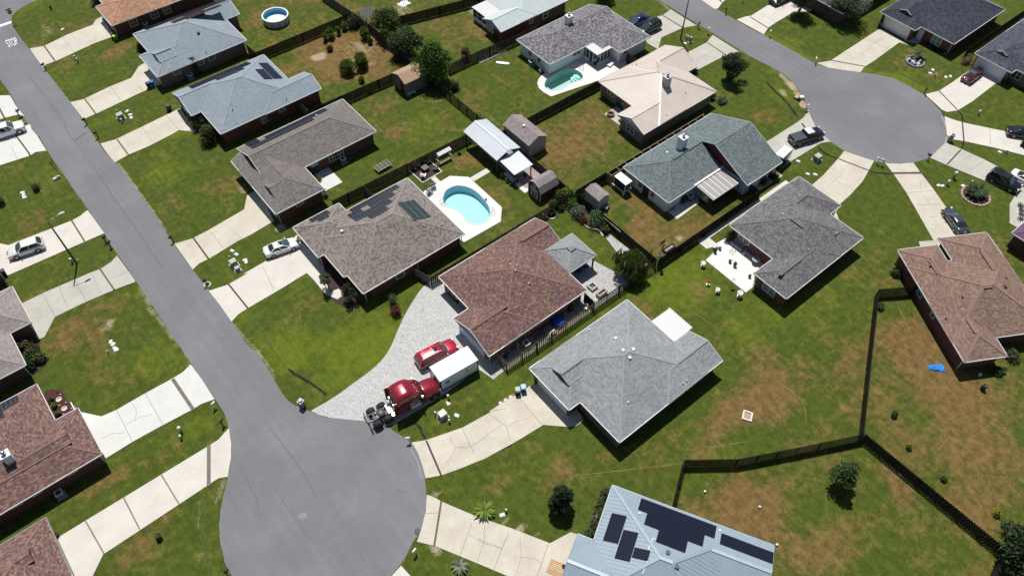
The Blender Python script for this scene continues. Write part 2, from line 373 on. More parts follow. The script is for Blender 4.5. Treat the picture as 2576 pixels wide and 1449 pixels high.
def sheet(name, pts, z, m, kind='structure'):
    mb = MB()
    tri = tessellate_polygon([[Vector((p[0], p[1], 0)) for p in pts]])
    vs = [(p[0], p[1], z) for p in pts]
    fs = []
    for t in tri:
        a, b, c = (vs[i] for i in t)
        if (b[0]-a[0])*(c[1]-a[1])-(b[1]-a[1])*(c[0]-a[0]) < 0: t = t[::-1]
        fs.append(tuple(t))
    mb.mesh(vs, fs)
    o = mb.build(name, m)
    if kind: tag(o, kind=kind)
    return o
def jag(pts, step=.6, amp=.05):
    out = []
    for a, b in zip(pts[:-1], pts[1:]):
        L = math.hypot(b[0]-a[0], b[1]-a[1]); n = max(1, int(L/step))
        nx, ny = -(b[1]-a[1])/max(L, 1e-6), (b[0]-a[0])/max(L, 1e-6)
        for i in range(n):
            t = i/n; j = random.uniform(-amp, amp) if i else 0
            out.append((a[0]+(b[0]-a[0])*t+nx*j, a[1]+(b[1]-a[1])*t+ny*j))
    out.append(pts[-1]); return out
right = WL('A1 105 185, 125 260, 200 370, 280 470, 400 630, 660 960, 1000 1449, A2 1100 255, 1330 560, 1590 940, 1640 1020, 1820 1260, A3 1980 170, 2190 460, B3 60 660, 180 760, 300 950, 400 1120, 470 1205, 560 1262, 680 1305, 780 1345, 870 1368, 1210 1400, 1400 1446, B4 1450 75, 1590 165, 1680 260, 1735 420, 1757 560, 1768 700, 1765 800, 1720 1000, 1640 1130, 1560 1290, 1430 1449')
left = WL('A4 2190 1449, 2120 1320, 2080 1150, 2065 960, 2090 780, 2130 600, 2165 450, 2183 290, 2180 150, 2150 20, A3 2110 1310, 2030 1190, 1800 850, 1500 400, 1300 100, 1230 0, A2 1100 1100, 980 915, 830 690, 680 480, 480 190, 370 0, A1 350 1285, 270 1180, 190 1050, 90 880, 0 750')
bot = [(4.9+11.5*math.cos(R(a)), 38.5+11.5*math.sin(R(a))) for a in (-95, -115, -135, -155)]
corner = WL('A1 365 0, 250 50, 160 108, 120 150')
road = jag([(60, 156.2), (15, 155)]+corner+smooth_pts(right, 2), .6, .035)+bot+jag(left+[(.9, 141), (.6, 146), (-1.2, 150.2), (-4, 152.2), (-40, 153)])+[(-40, 163), (60, 163)]
sheet('road', road, .02, TARMAC)
rr = WL('D1 0 275, 120 335, 400 485, 600 602, 720 640, 1030 688, 1180 705, 1360 745, 1500 820, 1630 895, 1710 965, 1780 1040, 1820 1110, 1850 1200, 1855 1290, 1830 1340, D2 1815 70, 1760 150, 1690 205, 1530 248, 1400 262, 1260 255, 1160 235, 1020 190, 870 130, 760 60, D1 690 1300, 625 1220, 570 1130, 535 1040, 515 960, 470 880, 400 790, 310 700, 0 540')
ru = [(103.4, 61.3), (103.25, 83.5), (103.2, 170)]; ro = [(109.6, 170), (109.4, 78.7), (109.7, 66.7)]
sheet('road', jag(ro[:-1]+rr)+ru[1:], .02, TARMAC)
WHITE = mat('road_paint', (.72, .72, .70), .7, .12, 6)
sb = WL('A1 0 235, 0 258, 110 222, 108 202')
sheet('stop_line', [(sb[0][0]-1.5, sb[0][1]), (sb[1][0]-1.5, sb[1][1]), sb[2], sb[3]], .026, WHITE)
def text_mesh(txt, size, depth=0.0):
    cu = bpy.data.curves.new('lettering', 'FONT'); cu.body = txt; cu.size = size; cu.align_x = 'CENTER'; cu.align_y = 'CENTER'; cu.extrude = depth
    o = bpy.data.objects.new('lettering', cu); COL.objects.link(o)
    dg = bpy.context.evaluated_depsgraph_get(); me = bpy.data.meshes.new_from_object(o.evaluated_get(dg))
    bpy.data.objects.remove(o); return me
tm = text_mesh('STOP', 1.0)
c4 = [W(s) for s in ('A1 85 452', 'A1 182 418', 'A1 142 356', 'A1 45 388')]
cx = sum(p[0] for p in c4)/4; cy = sum(p[1] for p in c4)/4
xa = [v.co.x for v in tm.vertices]; ya = [v.co.y for v in tm.vertices]
wl = math.hypot(c4[1][0]-c4[0][0], c4[1][1]-c4[0][1]); hl = math.hypot(c4[3][0]-c4[0][0], c4[3][1]-c4[0][1])
for v in tm.vertices:
    v.co.x = (v.co.x-(max(xa)+min(xa))/2)/(max(xa)-min(xa))*wl; v.co.y = (v.co.y-(max(ya)+min(ya))/2)/(max(ya)-min(ya))*hl
tm.materials.append(WHITE)
o = bpy.data.objects.new('road_marking', tm); COL.objects.link(o); o.location = (cx, cy, .026); o.rotation_euler = (0, 0, heading(c4[0], c4[1]))
tag(o, kind='structure')

# ------------------------------------------------------------------ concrete
def concrete(name, lo, hi, stain=.35):
    m, nt, b = nodes(name); p = geopos(nt)
    n1 = noise(nt, p, .35, 5, .65); n2 = noise(nt, p, 2.2, 5, .7); n3 = noise(nt, p, 14, 2)
    c = ramp(nt, mth(nt, 'ADD', mth(nt, 'MULTIPLY', n1, .6), mth(nt, 'MULTIPLY', n2, .4)), [(.3, lo), (.62, hi)])
    c = mixc(nt, mth(nt, 'MULTIPLY', mth(nt, 'SUBTRACT', n2, .56), stain*5, True), c, tuple(x*.62 for x in lo))
    c = mixc(nt, .3, c, ramp(nt, n3, [(.3, (.3, .3, .3)), (.7, (.7, .7, .7))]), 'SOFT_LIGHT')
    nt.links.new(c, b.inputs['Base Color']); b.inputs['Roughness'].default_value = .85; return m
C_BEIGE = concrete('concrete_beige', (.40, .36, .30), (.56, .52, .44))
C_WHITE = concrete('concrete_white', (.50, .50, .475), (.60, .60, .575), .12)
C_GREY = concrete('concrete_grey', (.34, .325, .29), (.47, .45, .40))
C_PINK = concrete('concrete_pale', (.48, .45, .41), (.60, .565, .52))
C_DECK = concrete('pool_deck', (.60, .59, .565), (.67, .665, .64), .1)
JOINT = mat('joint', (.20, .18, .145), .9, .3)
DIRT = mat('trench_dirt', (.085, .06, .042), .95, .45, 4)
TURFGAP = mat('trench_turf', (.10, .115, .05), .95, .35, 4)
def strip(mb, pts, w, z, jitter=0.0):
    if jitter:
        q = [pts[0]]
        for a, b in zip(pts[:-1], pts[1:]):
            L = math.hypot(b[0]-a[0], b[1]-a[1]); n = max(2, int(L/.5))
            for i in range(1, n+1):
                t = i/n; q.append((a[0]+(b[0]-a[0])*t+random.uniform(-jitter, jitter)*(i < n), a[1]+(b[1]-a[1])*t+random.uniform(-jitter, jitter)*(i < n)))
        pts = q
    for a, b in zip(pts[:-1], pts[1:]):
        L = math.hypot(b[0]-a[0], b[1]-a[1])
        if L < 1e-5: continue
        nx, ny = -(b[1]-a[1])/L*w/2, (b[0]-a[0])/L*w/2
        mb.face([(a[0]-nx, a[1]-ny, z), (b[0]-nx, b[1]-ny, z), (b[0]+nx, b[1]+ny, z), (a[0]+nx, a[1]+ny, z)])
ZS = [0]
def slab(name, pts, m, z=.05, joints=(), cracks=(), jw=.05):
    """concrete slab; joints and cracks are (point list) strings"""
    pts = WL(pts) if isinstance(pts, str) else pts
    ZS[0] += 1; z += (ZS[0] % 7)*.0017
    mb = MB()
    n = len(pts); ar = sum(pts[i][0]*pts[(i+1) % n][1]-pts[(i+1) % n][0]*pts[i][1] for i in range(n))
    if ar < 0: pts = pts[::-1]
    vs = [(p[0], p[1], z) for p in pts]+[(p[0], p[1], -.1) for p in pts]
    fs = []
    for t in tessellate_polygon([[Vector((p[0], p[1], 0)) for p in pts]]):
        a, b, c = (vs[i] for i in t)
        if (b[0]-a[0])*(c[1]-a[1])-(b[1]-a[1])*(c[0]-a[0]) < 0: t = t[::-1]
        fs.append(tuple(t))
    fs += [(n+i, n+(i+1) % n, (i+1) % n, i) for i in range(n)]
    mb.mesh(vs, fs)
    if joints or cracks:
        mb.use(1)
        for k, j in enumerate(joints): strip(mb, WL(j) if isinstance(j, str) else j, jw, z+.004+k*.0003)
        for k, j in enumerate(cracks): strip(mb, WL(j) if isinstance(j, str) else j, .035, z+.007+k*.0003, .06)
    o = mb.build(name, [m, JOINT]); tag(o, kind='structure'); return o
def gap(pts, m=DIRT, w=.22):
    pts = WL(pts); mb = MB(); strip(mb, pts, w, .071+random.uniform(0, .002)); o = mb.build('drainage_gap', m); tag(o, kind='structure')

# driveways on the long street, far to near
slab('driveway', 'A1 280 462, 415 440, 640 330, 875 240, 880 235, 905 190, 965 160, 985 200, 1080 345, 900 410, 530 580, 440 612, 408 640, 330 535', C_BEIGE, joints=('A1 590 360, 700 500',)); gap('A1 418 440, 520 580')
slab('driveway', 'A1 665 968, 790 940, 1040 820, 1240 740, 1310 630, 1420 570, 1530 790, 1390 850, 920 1072, 830 1110, 790 1135', C_BEIGE, joints=('A1 1040 820, 1140 950', 'A1 1290 800, 1345 860')); gap('A1 800 938, 905 1078', TURFGAP)
slab('driveway', 'A1 948 1358, 1090 1320, 1340 1200, 1700 1025, 1850 1250, 1690 1232, 1640 1262, 1410 1380, A2 1215 175, 1125 225, 1085 250, A1 1010 1449', C_BEIGE, joints=('A1 1340 1200, 1440 1340', 'A1 1570 1095, 1690 1230')); gap('A1 1105 1318, 1200 1449, A2 1215 180', TURFGAP)
slab('driveway', 'A2 1645 1015, 1815 965, 1960 890, 2305 690, 2330 560, 2440 490, B2 330 800, 120 925, 0 985, A2 2250 985, 1975 1155, 1880 1200, 1820 1258', C_BEIGE, joints=('A2 2200 900, 2280 965', 'A2 1990 905, 2110 1060')); gap('A2 1825 960, 1970 1160', mat('trench_rust', (.07, .042, .03), .9, .4, 5))
slab('driveway', 'A3 1970 170, 2150 112, A2 2340 1290, B2 40 1300, 250 1180, 590 990, 810 1240, 640 1290, 380 1449, B3 90 330, A3 2250 390, 2185 460, 2080 310', C_PINK, joints=('A2 2480 1230, B2 330 1449',)); gap('A3 2155 105, 2340 335', mat('trench_rust', (.11, .055, .035)))
slab('garden_path', 'B2 640 1290, 800 1235, B3 860 180, 940 150, 1000 200, 930 250, 820 205, 700 60', C_PINK, z=.062)
slab('driveway', 'A1 0 905, 95 905, 150 1000, 230 1100, 170 1085, 50 1115, 0 1130, -60 1150, -60 930', C_WHITE); gap('A1 -20 1000, 45 1118', TURFGAP, .3)
slab('driveway', 'A1 215 1200, 285 1175, 300 1225, 350 1280, 440 1425, 340 1438, A2 280 185, 0 275, -200 350, A1 -200 1300', C_WHITE, joints=('A2 110 110, 165 215',)); gap('A1 150 1280, 275 1449, A2 285 185', mat('trench_rust', (.11, .055, .035)))
slab('driveway', 'A2 815 705, 830 700, 985 915, 880 960, 640 1065, 80 1310, -20 1320, -200 1330, -200 1050, 0 1010, 80 1028, 500 865, 680 795, 760 750', C_PINK, joints=('A2 500 865, 640 1062',)); gap('A2 678 797, 808 1005', TURFGAP)
slab('driveway', 'A2 1105 1125, 1270 1350, A3 1280 85, 1170 125, 1080 160, 820 270, 520 415, 420 605, 360 630, 280 480, 100 300, 215 285, 420 185, 700 65, 850 0, A2 950 1250, 1050 1185', C_GREY, joints=('A3 705 65, 815 270', 'A3 400 190, 520 410', 'A3 560 130, 640 330'), cracks=('A3 870 20, 920 120, 950 190', 'A3 1030 60, 1100 40, 1190 0')); gap('A2 940 1245, 1080 1449, A3 1075 158', TURFGAP)
slab('driveway', 'A3 1800 862, 1910 1010, 2025 1190, 1900 1235, 1820 1285, 1510 1449, A4 1250 185, 1000 340, 860 90, A3 770 1312, 960 1352, 1100 1290, 1370 1135, 1620 1000, 1720 940', C_WHITE, joints=('A3 1370 1135, 1550 1449', 'A3 1100 1290, 1180 1449, A4 1250 180'), cracks=('A3 1240 1220, 1290 1300, 1280 1400', 'A3 1180 1440, 1300 1370, 1440 1330', 'A4 960 150, 1050 110, 1180 95')); gap('A3 1630 1000, 1825 1290', mat('trench_grey', (.16, .13, .11), .9, .3), .42)
slab('driveway', 'A4 2160 55, 2182 200, 2180 330, 2160 450, 2150 512, 2060 528, 1960 595, 975 1245, 870 1460, 640 1460, 540 1090, 820 920, 1960 228, 2060 165', C_PINK, joints=('A4 1520 490, 1690 770', 'A4 1165 705, 1320 1010', 'A4 805 925, 985 1240'), jw=.16); gap('A4 1972 210, 1970 600', mat('trench_grey', (.16, .13, .11)), .42)
# grey paver drive of the red roofed house
def pavers(name, c0, c1, s=.32):
    m, nt, b = nodes(name); p = geopos(nt)
    v = nd(nt, 'ShaderNodeTexVoronoi', Scale=1/s); nt.links.new(p, v.inputs['Vector'])
    sp = nt.nodes.new('ShaderNodeSeparateColor'); nt.links.new(v.outputs['Color'], sp.inputs[0])
    n1 = noise(nt, p, .3, 4)
    c = ramp(nt, mth(nt, 'ADD', mth(nt, 'MULTIPLY', sp.outputs[0], .55), mth(nt, 'MULTIPLY', n1, .5)), [(.15, c0), (.85, c1)])
    e = nd(nt, 'ShaderNodeTexVoronoi', Scale=1/s, feature='DISTANCE_TO_EDGE'); nt.links.new(p, e.inputs['Vector'])
    c = mixc(nt, mth(nt, 'LESS_THAN', e.outputs[0], .06), c, tuple(x*.78 for x in c0))
    nt.links.new(c, b.inputs['Base Color']); b.inputs['Roughness'].default_value = .85
    bump(nt, b, e.outputs[0], .01); return m
PAVER = pavers('grey_pavers', (.40, .40, .395), (.50, .50, .495))
PAVER2 = pavers('patio_pavers', (.34, .34, .33), (.50, .49, .475), .28)
dl = smooth_pts(WL('B3 680 1300, 900 1170, 1080 1040, 1230 930, 1350 820, 1430 700, 1500 540, 1570 390, 1640 270, 1740 130, 1875 35'), 4)
slab('paver_driveway', dl+WL('B3 2050 -20, 2300 300, 2400 750, 2400 860, 2265 900, 1900 1170, 1480 1415, 1400 1440, 1200 1400, 870 1368, 760 1338'), PAVER)
slab('path', 'B3 2255 905, 2400 1005, 2500 925, 2430 800, 2350 720', PAVER2, z=.066)
slab('path', [(31.0, 38.75), (46.5, 38.75), (46.5, 40.95), (31.0, 40.95)], pavers('side_yard_pavers', (.22, .22, .215), (.36, .36, .35), .24), z=.02)
slab('patio', [(45.0, 38.8), (52.4, 38.8), (52.6, 40.4), (50.9, 46.6), (48.4, 49.2), (45.0, 49.2)], PAVER2, z=.055)
slab('patio', 'C2 1200 950, 1240 925, 1610 1205, 1530 1290, 1330 1120', PAVER2, z=.05)
# cul-de-sac driveways
slab('driveway', 'B4 1630 190, 1760 170, 2110 50, 2400 -110, B3 2576 1270, C3 100 1310, 330 1160, 370 1170, 480 1070, 700 1000, 960 1320, 1000 1390, 930 1440, C4 860 45, 620 25, 330 200, 0 375, B4 2560 225, 2300 350, 2080 440, 1910 500, 1760 528, 1740 440, 1690 290', C_BEIGE, joints=('B4 2105 55, 2220 300', 'C3 100 1325, 270 1449, C4 310 180', 'C3 400 1190, 610 1440'), cracks=('B4 1990 140, 2040 230, 2140 240, 2260 190, 2350 110, 2480 30', 'C3 470 1370, 350 1405, 270 1449', 'B4 2040 230, 2020 300, 1960 380')); gap('B4 1768 175, 1908 500', mat('trench_rust', (.11, .055, .035)))
slab('driveway', 'B4 1772 680, 1830 700, 1900 740, 1930 755, 2250 890, 2576 1000, C4 680 1140, 875 1035, 950 1060, 820 1449, 400 1470, B4 2560 1460, 2300 1350, 1850 1165, 1680 1125, 1720 1010, 1765 830', C_BEIGE, joints=('B4 2195 960, 2085 1255', 'B4 2540 1050, 2405 1385', 'C4 665 1150, 560 1449', 'B4 1770 860, 1880 855'), cracks=('C4 400 1100, 410 1270, 350 1449', 'C4 410 1270, 520 1280, 600 1320', 'B4 2320 970, 2310 1140, 2250 1310', 'B4 2170 1060, 2310 1140, 2480 1190', 'C4 10 1100, 230 1190')); gap('B4 1910 740, 1843 1165', TURFGAP)
slab('driveway', 'B4 1530 1350, 1630 1460, 1400 1500, 1440 1449', C_PINK)
# right hand street
slab('driveway', 'C1 1820 95, 1740 150, 1570 200, 1460 260, 1610 420, 1700 470, 1730 360, 1930 270, 2060 245', C_GREY, joints=()); gap('C1 1735 145, 1940 272')
slab('driveway', 'C1 2215 335, 2160 405, 1900 540, 1960 650, 2060 670, 2340 525, 2460 490', C_GREY, joints=('C1 2165 410, 2345 525',), cracks=('C1 2120 520, 2280 570', 'C1 2240 480, 2120 540, 2040 600')); gap('C1 2165 408, 2345 528', TURFGAP)
slab('driveway', 'C1 2100 0, 2230 90, 2265 85, 2310 25, 2400 -40', C_PINK); gap('C1 2265 -5, 2300 25', DIRT, .3)
slab('driveway', 'C1 2440 190, 2576 265, D1 120 330, 165 265, 240 215, 400 120, 560 110, 700 20, 400 -20, 150 60, 0 155, C1 2530 160', C_PINK, joints=('D1 60 120, 240 215', 'D1 200 150, 330 60')); gap('D1 -10 165, 160 270')
slab('driveway', 'D1 620 600, 750 578, 900 480, 1200 285, 1230 280, 1440 400, 1530 445, 1400 405, 1160 580, 1070 635, 1032 688, 860 665, 730 645', C_BEIGE, joints=('D1 1060 355, 1290 470', 'D1 930 470, 1130 555'), cracks=('D1 1280 340, 1140 430, 1030 530', 'D1 880 500, 980 560')); gap('D1 755 575, 1070 632')
slab('garden_path', 'D1 1440 385, 1560 420, 1590 400, 1660 375, 1600 340, 1450 375', C_GREY, z=.064)
slab('driveway', 'D1 1640 895, 1775 862, 1900 780, 2080 650, 2130 640, 2400 790, 2310 790, 2090 960, 1950 1045, 1850 1062, 1800 1040, 1720 965', C_PINK, joints=()); gap('D1 1775 865, 1945 1040')
slab('driveway', 'D1 1825 1100, 1900 1130, 2000 1160, 2260 1215, 2480 1260, 2700 1330, D2 2700 200, 2576 180, 2300 110, 2000 45, 1900 30, D1 1850 1280', C_PINK, joints=('D1 2250 1215, 2260 1370',)); gap('D1 1992 1150, 2008 1340', DIRT)
slab('driveway', 'D2 1840 60, 1990 125, 2200 220, 2430 340, 2700 480, 2700 800, 2510 860, 2440 820, 2440 640, 2500 545, 2350 480, 1840 270, 1690 205, 1740 150, 1815 80', C_GREY, joints=('D2 2200 235, 2080 310', 'D2 2480 560, 2600 500'), cracks=('D2 2100 160, 2000 230', 'D2 2250 370, 2400 340')); gap('D2 1978 130, 1848 268')
slab('white_rock_bed', 'D2 2576 630, 2505 680, 2520 800, 2560 830, 2700 840, 2700 600', mat('white_rock', (.62, .62, .61), .9, .3, 6), z=.09)
slab('driveway', 'D2 1265 255, 1400 262, 1530 250, 1600 345, 1720 500, 1860 700, 2000 930, 1800 1100, 1720 980, 1640 840, 1470 540, 1340 350', C_BEIGE, joints=('D2 1470 535, 1720 512', 'D2 1560 650, 1790 640', 'D2 1680 765, 1760 755'), cracks=('D2 1590 430, 1610 540, 1690 640',)); gap('D2 1325 350, 1620 347', DIRT, .4)
slab('garden_path', 'D2 1580 995, 1760 980, 1760 1060, 1600 1050', C_GREY, z=.064)
slab('driveway', 'D2 880 140, 1020 190, 1160 235, 1110 325, 1050 430, 930 560, 840 640, 800 720, 700 690, 580 455, 680 370, 780 260, 820 215', C_BEIGE, joints=(), cracks=('D2 920 270, 850 360, 720 480', 'D2 810 430, 960 500', 'D2 930 410, 830 380')); gap('D2 825 215, 1110 325')
slab('garden_path', 'D2 790 690, 830 790, 760 740', C_BEIGE, z=.064)
slab('driveway', 'D1 540 1040, 545 1060, 580 1140, 625 1230, 690 1290, 755 1340, D2 660 65, 380 235, 300 300, 200 230, 90 90, D1 440 1155, 500 1110', C_GREY, joints=('D1 440 1155, 530 1070',)); gap('D1 480 1170, 545 1255', DIRT, .3)
# patios and walks
slab('patio', [(28.6, 79.2), (32.6, 79.2), (32.6, 83.4), (28.6, 83.4)], C_WHITE, z=.045)
slab('patio', 'C2 1780 700, 1880 783, 2085 630, 2075 540, 1980 480, 1760 620', C_PINK, z=.045)
slab('patio', 'C1 1190 1080, 1270 1030, 1330 990, 1480 1040, 1400 1110, 1345 1190', C_GREY, z=.045)

slab('patio', [(63.4, 28.2), (69.3, 28.2), (69.3, 36.2), (66.3, 36.5), (66.3, 35.7), (63.4, 35.3)], C_DECK, z=.045)
slab('garden_path', [(66.0, 36.3), (66.8, 36.3), (66.8, 37.7), (84.2, 37.7), (84.2, 38.3), (65.0, 38.3), (65.0, 36.6)], C_PINK, z=.05)
slab('patio', [(52.9, 61.2), (57.6, 61.2), (57.6, 74.3), (52.9, 74.3)], mat('slate_slab', (.30, .26, .245), .85, .3, 2), z=.05)
slab('patio', [(52.2, 60.6), (56.4, 60.6), (56.4, 65.8), (52.2, 65.8)], C_DECK, z=.042)
slab('garden_path', 'B2 2175 395, 2340 300, 2380 330, 2220 425', C_PINK, z=.046)
slab('garden_path', 'B2 1810 400, 1850 375, 1905 430, 1870 455', C_PINK, z=.046)
slab('gravel_strip', 'D1 1600 385, 1640 380, 1840 520, 1800 515', C_GREY, z=.06)
slab('footpath', 'D2 20 480, 250 340, 300 375, 40 540', C_GREY, z=.05)
slab('fire_pit_bed', 'B2 1605 325, 1790 225, 1915 335, 1735 440', mat('dark_mulch', (.045, .026, .022), .95, .4, 5), z=.05)
# mulch beds
slab('mulch_bed', smooth_pts(WL('A3 420 1160, 440 1110, 530 1098, 580 1110, 610 1160, 660 1230, 705 1270, 600 1400, 480 1440, 420 1300'), 3, True), mat('red_mulch', (.060, .016, .016), .95, .35, 6), z=.03)
slab('mulch_bed', 'B2 700 1250, 820 1210, 1000 1320, B3 1030 60, 960 170, 1150 270, 1110 340, 1010 330, 930 290, 820 205, 730 40', mat('brown_mulch', (.045, .026, .022), .95, .4, 5), z=.03)
slab('mulch_bed', smooth_pts(WL('C2 605 730, 660 770, 710 780, 745 745, 760 705, 800 685, 850 690, 900 730, 950 770, 1000 830, 1040 865, 1090 880, 1140 890, 1180 945, 1230 915, 1130 800, 950 620, 870 530, 700 620'), 3, True), mat('garden_mulch', (.085, .05, .032), .95, .45, 4), z=.03)
slab('mulch_bed', smooth_pts(WL('A3 180 720, 260 650, 360 640, 380 720, 440 800, 420 880, 330 950, 280 960, 240 860'), 3, True), mat('brown_mulch', (.045, .026, .022)), z=.03)
slab('mulch_bed', 'D1 520 130, 620 60, 720 100, 600 130', mat('red_mulch', (.060, .016, .016)), z=.03)
# pools (sunk into the ground)
def pool(poly, deck, m_in, label, name):
    n = len(poly); mb = MB()
    dk = deck; a = sum(dk[i][0]*dk[(i+1) % len(dk)][1]-dk[(i+1) % len(dk)][0]*dk[i][1] for i in range(len(dk)))
    if a < 0: dk = dk[::-1]
    a = sum(poly[i][0]*poly[(i+1) % n][1]-poly[(i+1) % n][0]*poly[i][1] for i in range(n))
    if a < 0: poly = poly[::-1]
    allp = list(dk)+list(poly); zt = .06
    fs = []
    for t in tessellate_polygon([[Vector((p[0], p[1], 0)) for p in dk], [Vector((p[0], p[1], 0)) for p in poly]]):
        p, q, r = (allp[i] for i in t)
        if (q[0]-p[0])*(r[1]-p[1])-(q[1]-p[1])*(r[0]-p[0]) < 0: t = t[::-1]
        fs.append(tuple(t))
    mb.mesh([(p[0], p[1], zt) for p in allp], fs)
    k = len(dk); mb.mesh([(p[0], p[1], zt) for p in dk]+[(p[0], p[1], -.1) for p in dk], [(k+i, k+(i+1) % k, (i+1) % k, i) for i in range(k)])
    o = mb.build('pool_deck', C_DECK); tag(o, kind='structure')
    c = (sum(p[0] for p in poly)/n, sum(p[1] for p in poly)/n, 0)
    root = thing(name, label, 'pool', c)
    mb = MB(); ins = [(c[0]+(p[0]-c[0])*.96, c[1]+(p[1]-c[1])*.96) for p in poly]
    mb.mesh([(p[0], p[1], zt-.002) for p in poly]+[(p[0], p[1], -1.15) for p in ins], [((i+1) % n, i, n+i, n+(i+1) % n) for i in range(n)])
    mb.face([(p[0], p[1], -1.15) for p in ins]); mb.build('basin', m_in, root, c)
    wtr = MB(); wtr.face([(p[0], p[1], -.10) for p in poly]); wtr.build('water_surface', WATER, root, c)
    cp = MB()
    for p, q in zip(poly, poly[1:]+poly[:1]):
        cp.bar((p[0], p[1], zt+.01), (q[0], q[1], zt+.01), .12, .05)
    cp.build('coping', mat('coping', (.62, .62, .60), .7), root, c)
    return root, c
def water_mat():
    m, nt, b = nodes('pool_water'); nt.nodes.remove(b); out = nt.nodes['Material Output']
    tr = nd(nt, 'ShaderNodeBsdfTransparent'); tr.inputs[0].default_value = (.90, .97, .98, 1)
    gl = nd(nt, 'ShaderNodeBsdfGlossy'); gl.inputs['Roughness'].default_value = .06
    fr = nd(nt, 'ShaderNodeFresnel'); fr.inputs[0].default_value = 1.33
    bp = nd(nt, 'ShaderNodeBump'); bp.inputs['Distance'].default_value = .03; nt.links.new(noise(nt, geopos(nt), 2.5, 3), bp.inputs['Height']); nt.links.new(bp.outputs[0], gl.inputs['Normal'])
    mx = nd(nt, 'ShaderNodeMixShader'); nt.links.new(fr.outputs[0], mx.inputs[0]); nt.links.new(tr.outputs[0], mx.inputs[1]); nt.links.new(gl.outputs[0], mx.inputs[2]); nt.links.new(mx.outputs[0], out.inputs[0])
    return m
WATER = water_mat()
pool(POOL_BLUE, DECK_BLUE, mat('pool_blue_liner', (.33, .58, .65), .5, .05), 'blue freeform swimming pool in a white octagonal deck behind a taupe roofed house', 'swimming_pool')
groot, gc = pool(POOL_GREEN, DECK_GREEN, mat('pool_green_liner', (.36, .58, .51), .5, .05), 'green kidney shaped swimming pool beside the white walled house', 'swimming_pool')
mb = MB()
for k, rr_ in enumerate((1.5, 1.1, .7)):
    sx, sy = W('C1 960 700'); a0 = math.atan2(gc[1]-sy, gc[0]-sx)
    ring = [(sx, sy)]+[(sx+rr_*math.cos(a0+R(t)), sy+rr_*math.sin(a0+R(t))) for t in range(-80, 81, 16)]
    mb.prism(ring, -1.14, -.85+k*.2)
mb.build('steps', mat('pool_steps', (.36, .66, .58), .5, .05), groot, gc)
# ditches and mown furrows in the lawns
DITCH = mat('ditch_shaded_soil', (.014, .012, .007), 1, .5, 3); FURROW = mat('swale_turf', (.052, .074, .014), .95, .45, 1.5)  # ditch strips lie flat; soil colour darkened to paint in trench shade
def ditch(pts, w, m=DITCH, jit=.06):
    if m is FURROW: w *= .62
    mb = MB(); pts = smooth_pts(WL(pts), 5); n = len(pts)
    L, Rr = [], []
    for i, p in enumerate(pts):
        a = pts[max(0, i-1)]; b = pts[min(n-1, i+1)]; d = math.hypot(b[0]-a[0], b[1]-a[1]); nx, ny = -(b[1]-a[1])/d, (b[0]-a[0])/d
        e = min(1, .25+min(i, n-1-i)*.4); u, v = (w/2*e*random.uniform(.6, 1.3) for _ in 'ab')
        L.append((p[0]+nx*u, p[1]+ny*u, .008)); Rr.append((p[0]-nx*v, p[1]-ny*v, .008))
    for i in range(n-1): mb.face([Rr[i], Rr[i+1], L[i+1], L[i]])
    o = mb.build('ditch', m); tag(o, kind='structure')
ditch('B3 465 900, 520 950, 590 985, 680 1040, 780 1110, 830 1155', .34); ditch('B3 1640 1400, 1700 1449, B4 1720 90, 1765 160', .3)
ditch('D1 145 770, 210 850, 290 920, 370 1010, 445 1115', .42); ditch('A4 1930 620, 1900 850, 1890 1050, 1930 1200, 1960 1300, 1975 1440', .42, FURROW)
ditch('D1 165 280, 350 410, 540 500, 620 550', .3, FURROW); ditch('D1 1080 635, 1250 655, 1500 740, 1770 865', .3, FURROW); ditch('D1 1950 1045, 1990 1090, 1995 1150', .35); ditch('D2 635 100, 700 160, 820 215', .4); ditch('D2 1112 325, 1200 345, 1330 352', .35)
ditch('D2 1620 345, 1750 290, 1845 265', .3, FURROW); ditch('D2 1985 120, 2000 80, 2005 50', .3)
ditch('A2 1215 185, 1300 300, 1440 480, 1580 650, 1700 810, 1815 955', .3, FURROW); ditch('A2 1975 1165, 2100 1330, A3 2150 100', .25, FURROW); ditch('B3 91 340, 170 480, 250 620, 350 760, 460 895', .28, FURROW)
ditch('A1 525 590, 600 670, 720 830, 800 935', .25, FURROW); ditch('A1 905 1085, 1000 1200, 1100 1315', .25, FURROW); ditch('A2 285 195, 370 320, 480 470, 600 640, 675 790', .28, FURROW); ditch('A3 1080 165, 1200 340, 1400 600, 1560 840, 1630 990', .28, FURROW); ditch('A2 812 1010, 880 1120, 940 1240', .25, FURROW)
ditch('A1 190 190, 260 280, 360 400, 415 440', .35, FURROW); ditch('D4 1545 1020, 1640 1120, 1800 1250, 1900 1340', .35, FURROW); 
for t in ('D3 30 1120, 200 1270, 330 1449', 'D3 60 880, 230 1010, 480 1200, 520 1440', 'C3 1900 260, 2040 370, 2250 520', 'C4 900 500, 1300 460, 1800 400, 1930 380', 'C4 1900 265, 2200 230, 2576 175', 'D3 1340 220, 1450 440, 1530 610'):
    ditch(t, .07, mat('mown_thatch', (.19, .155, .065), 1, .4, 2))
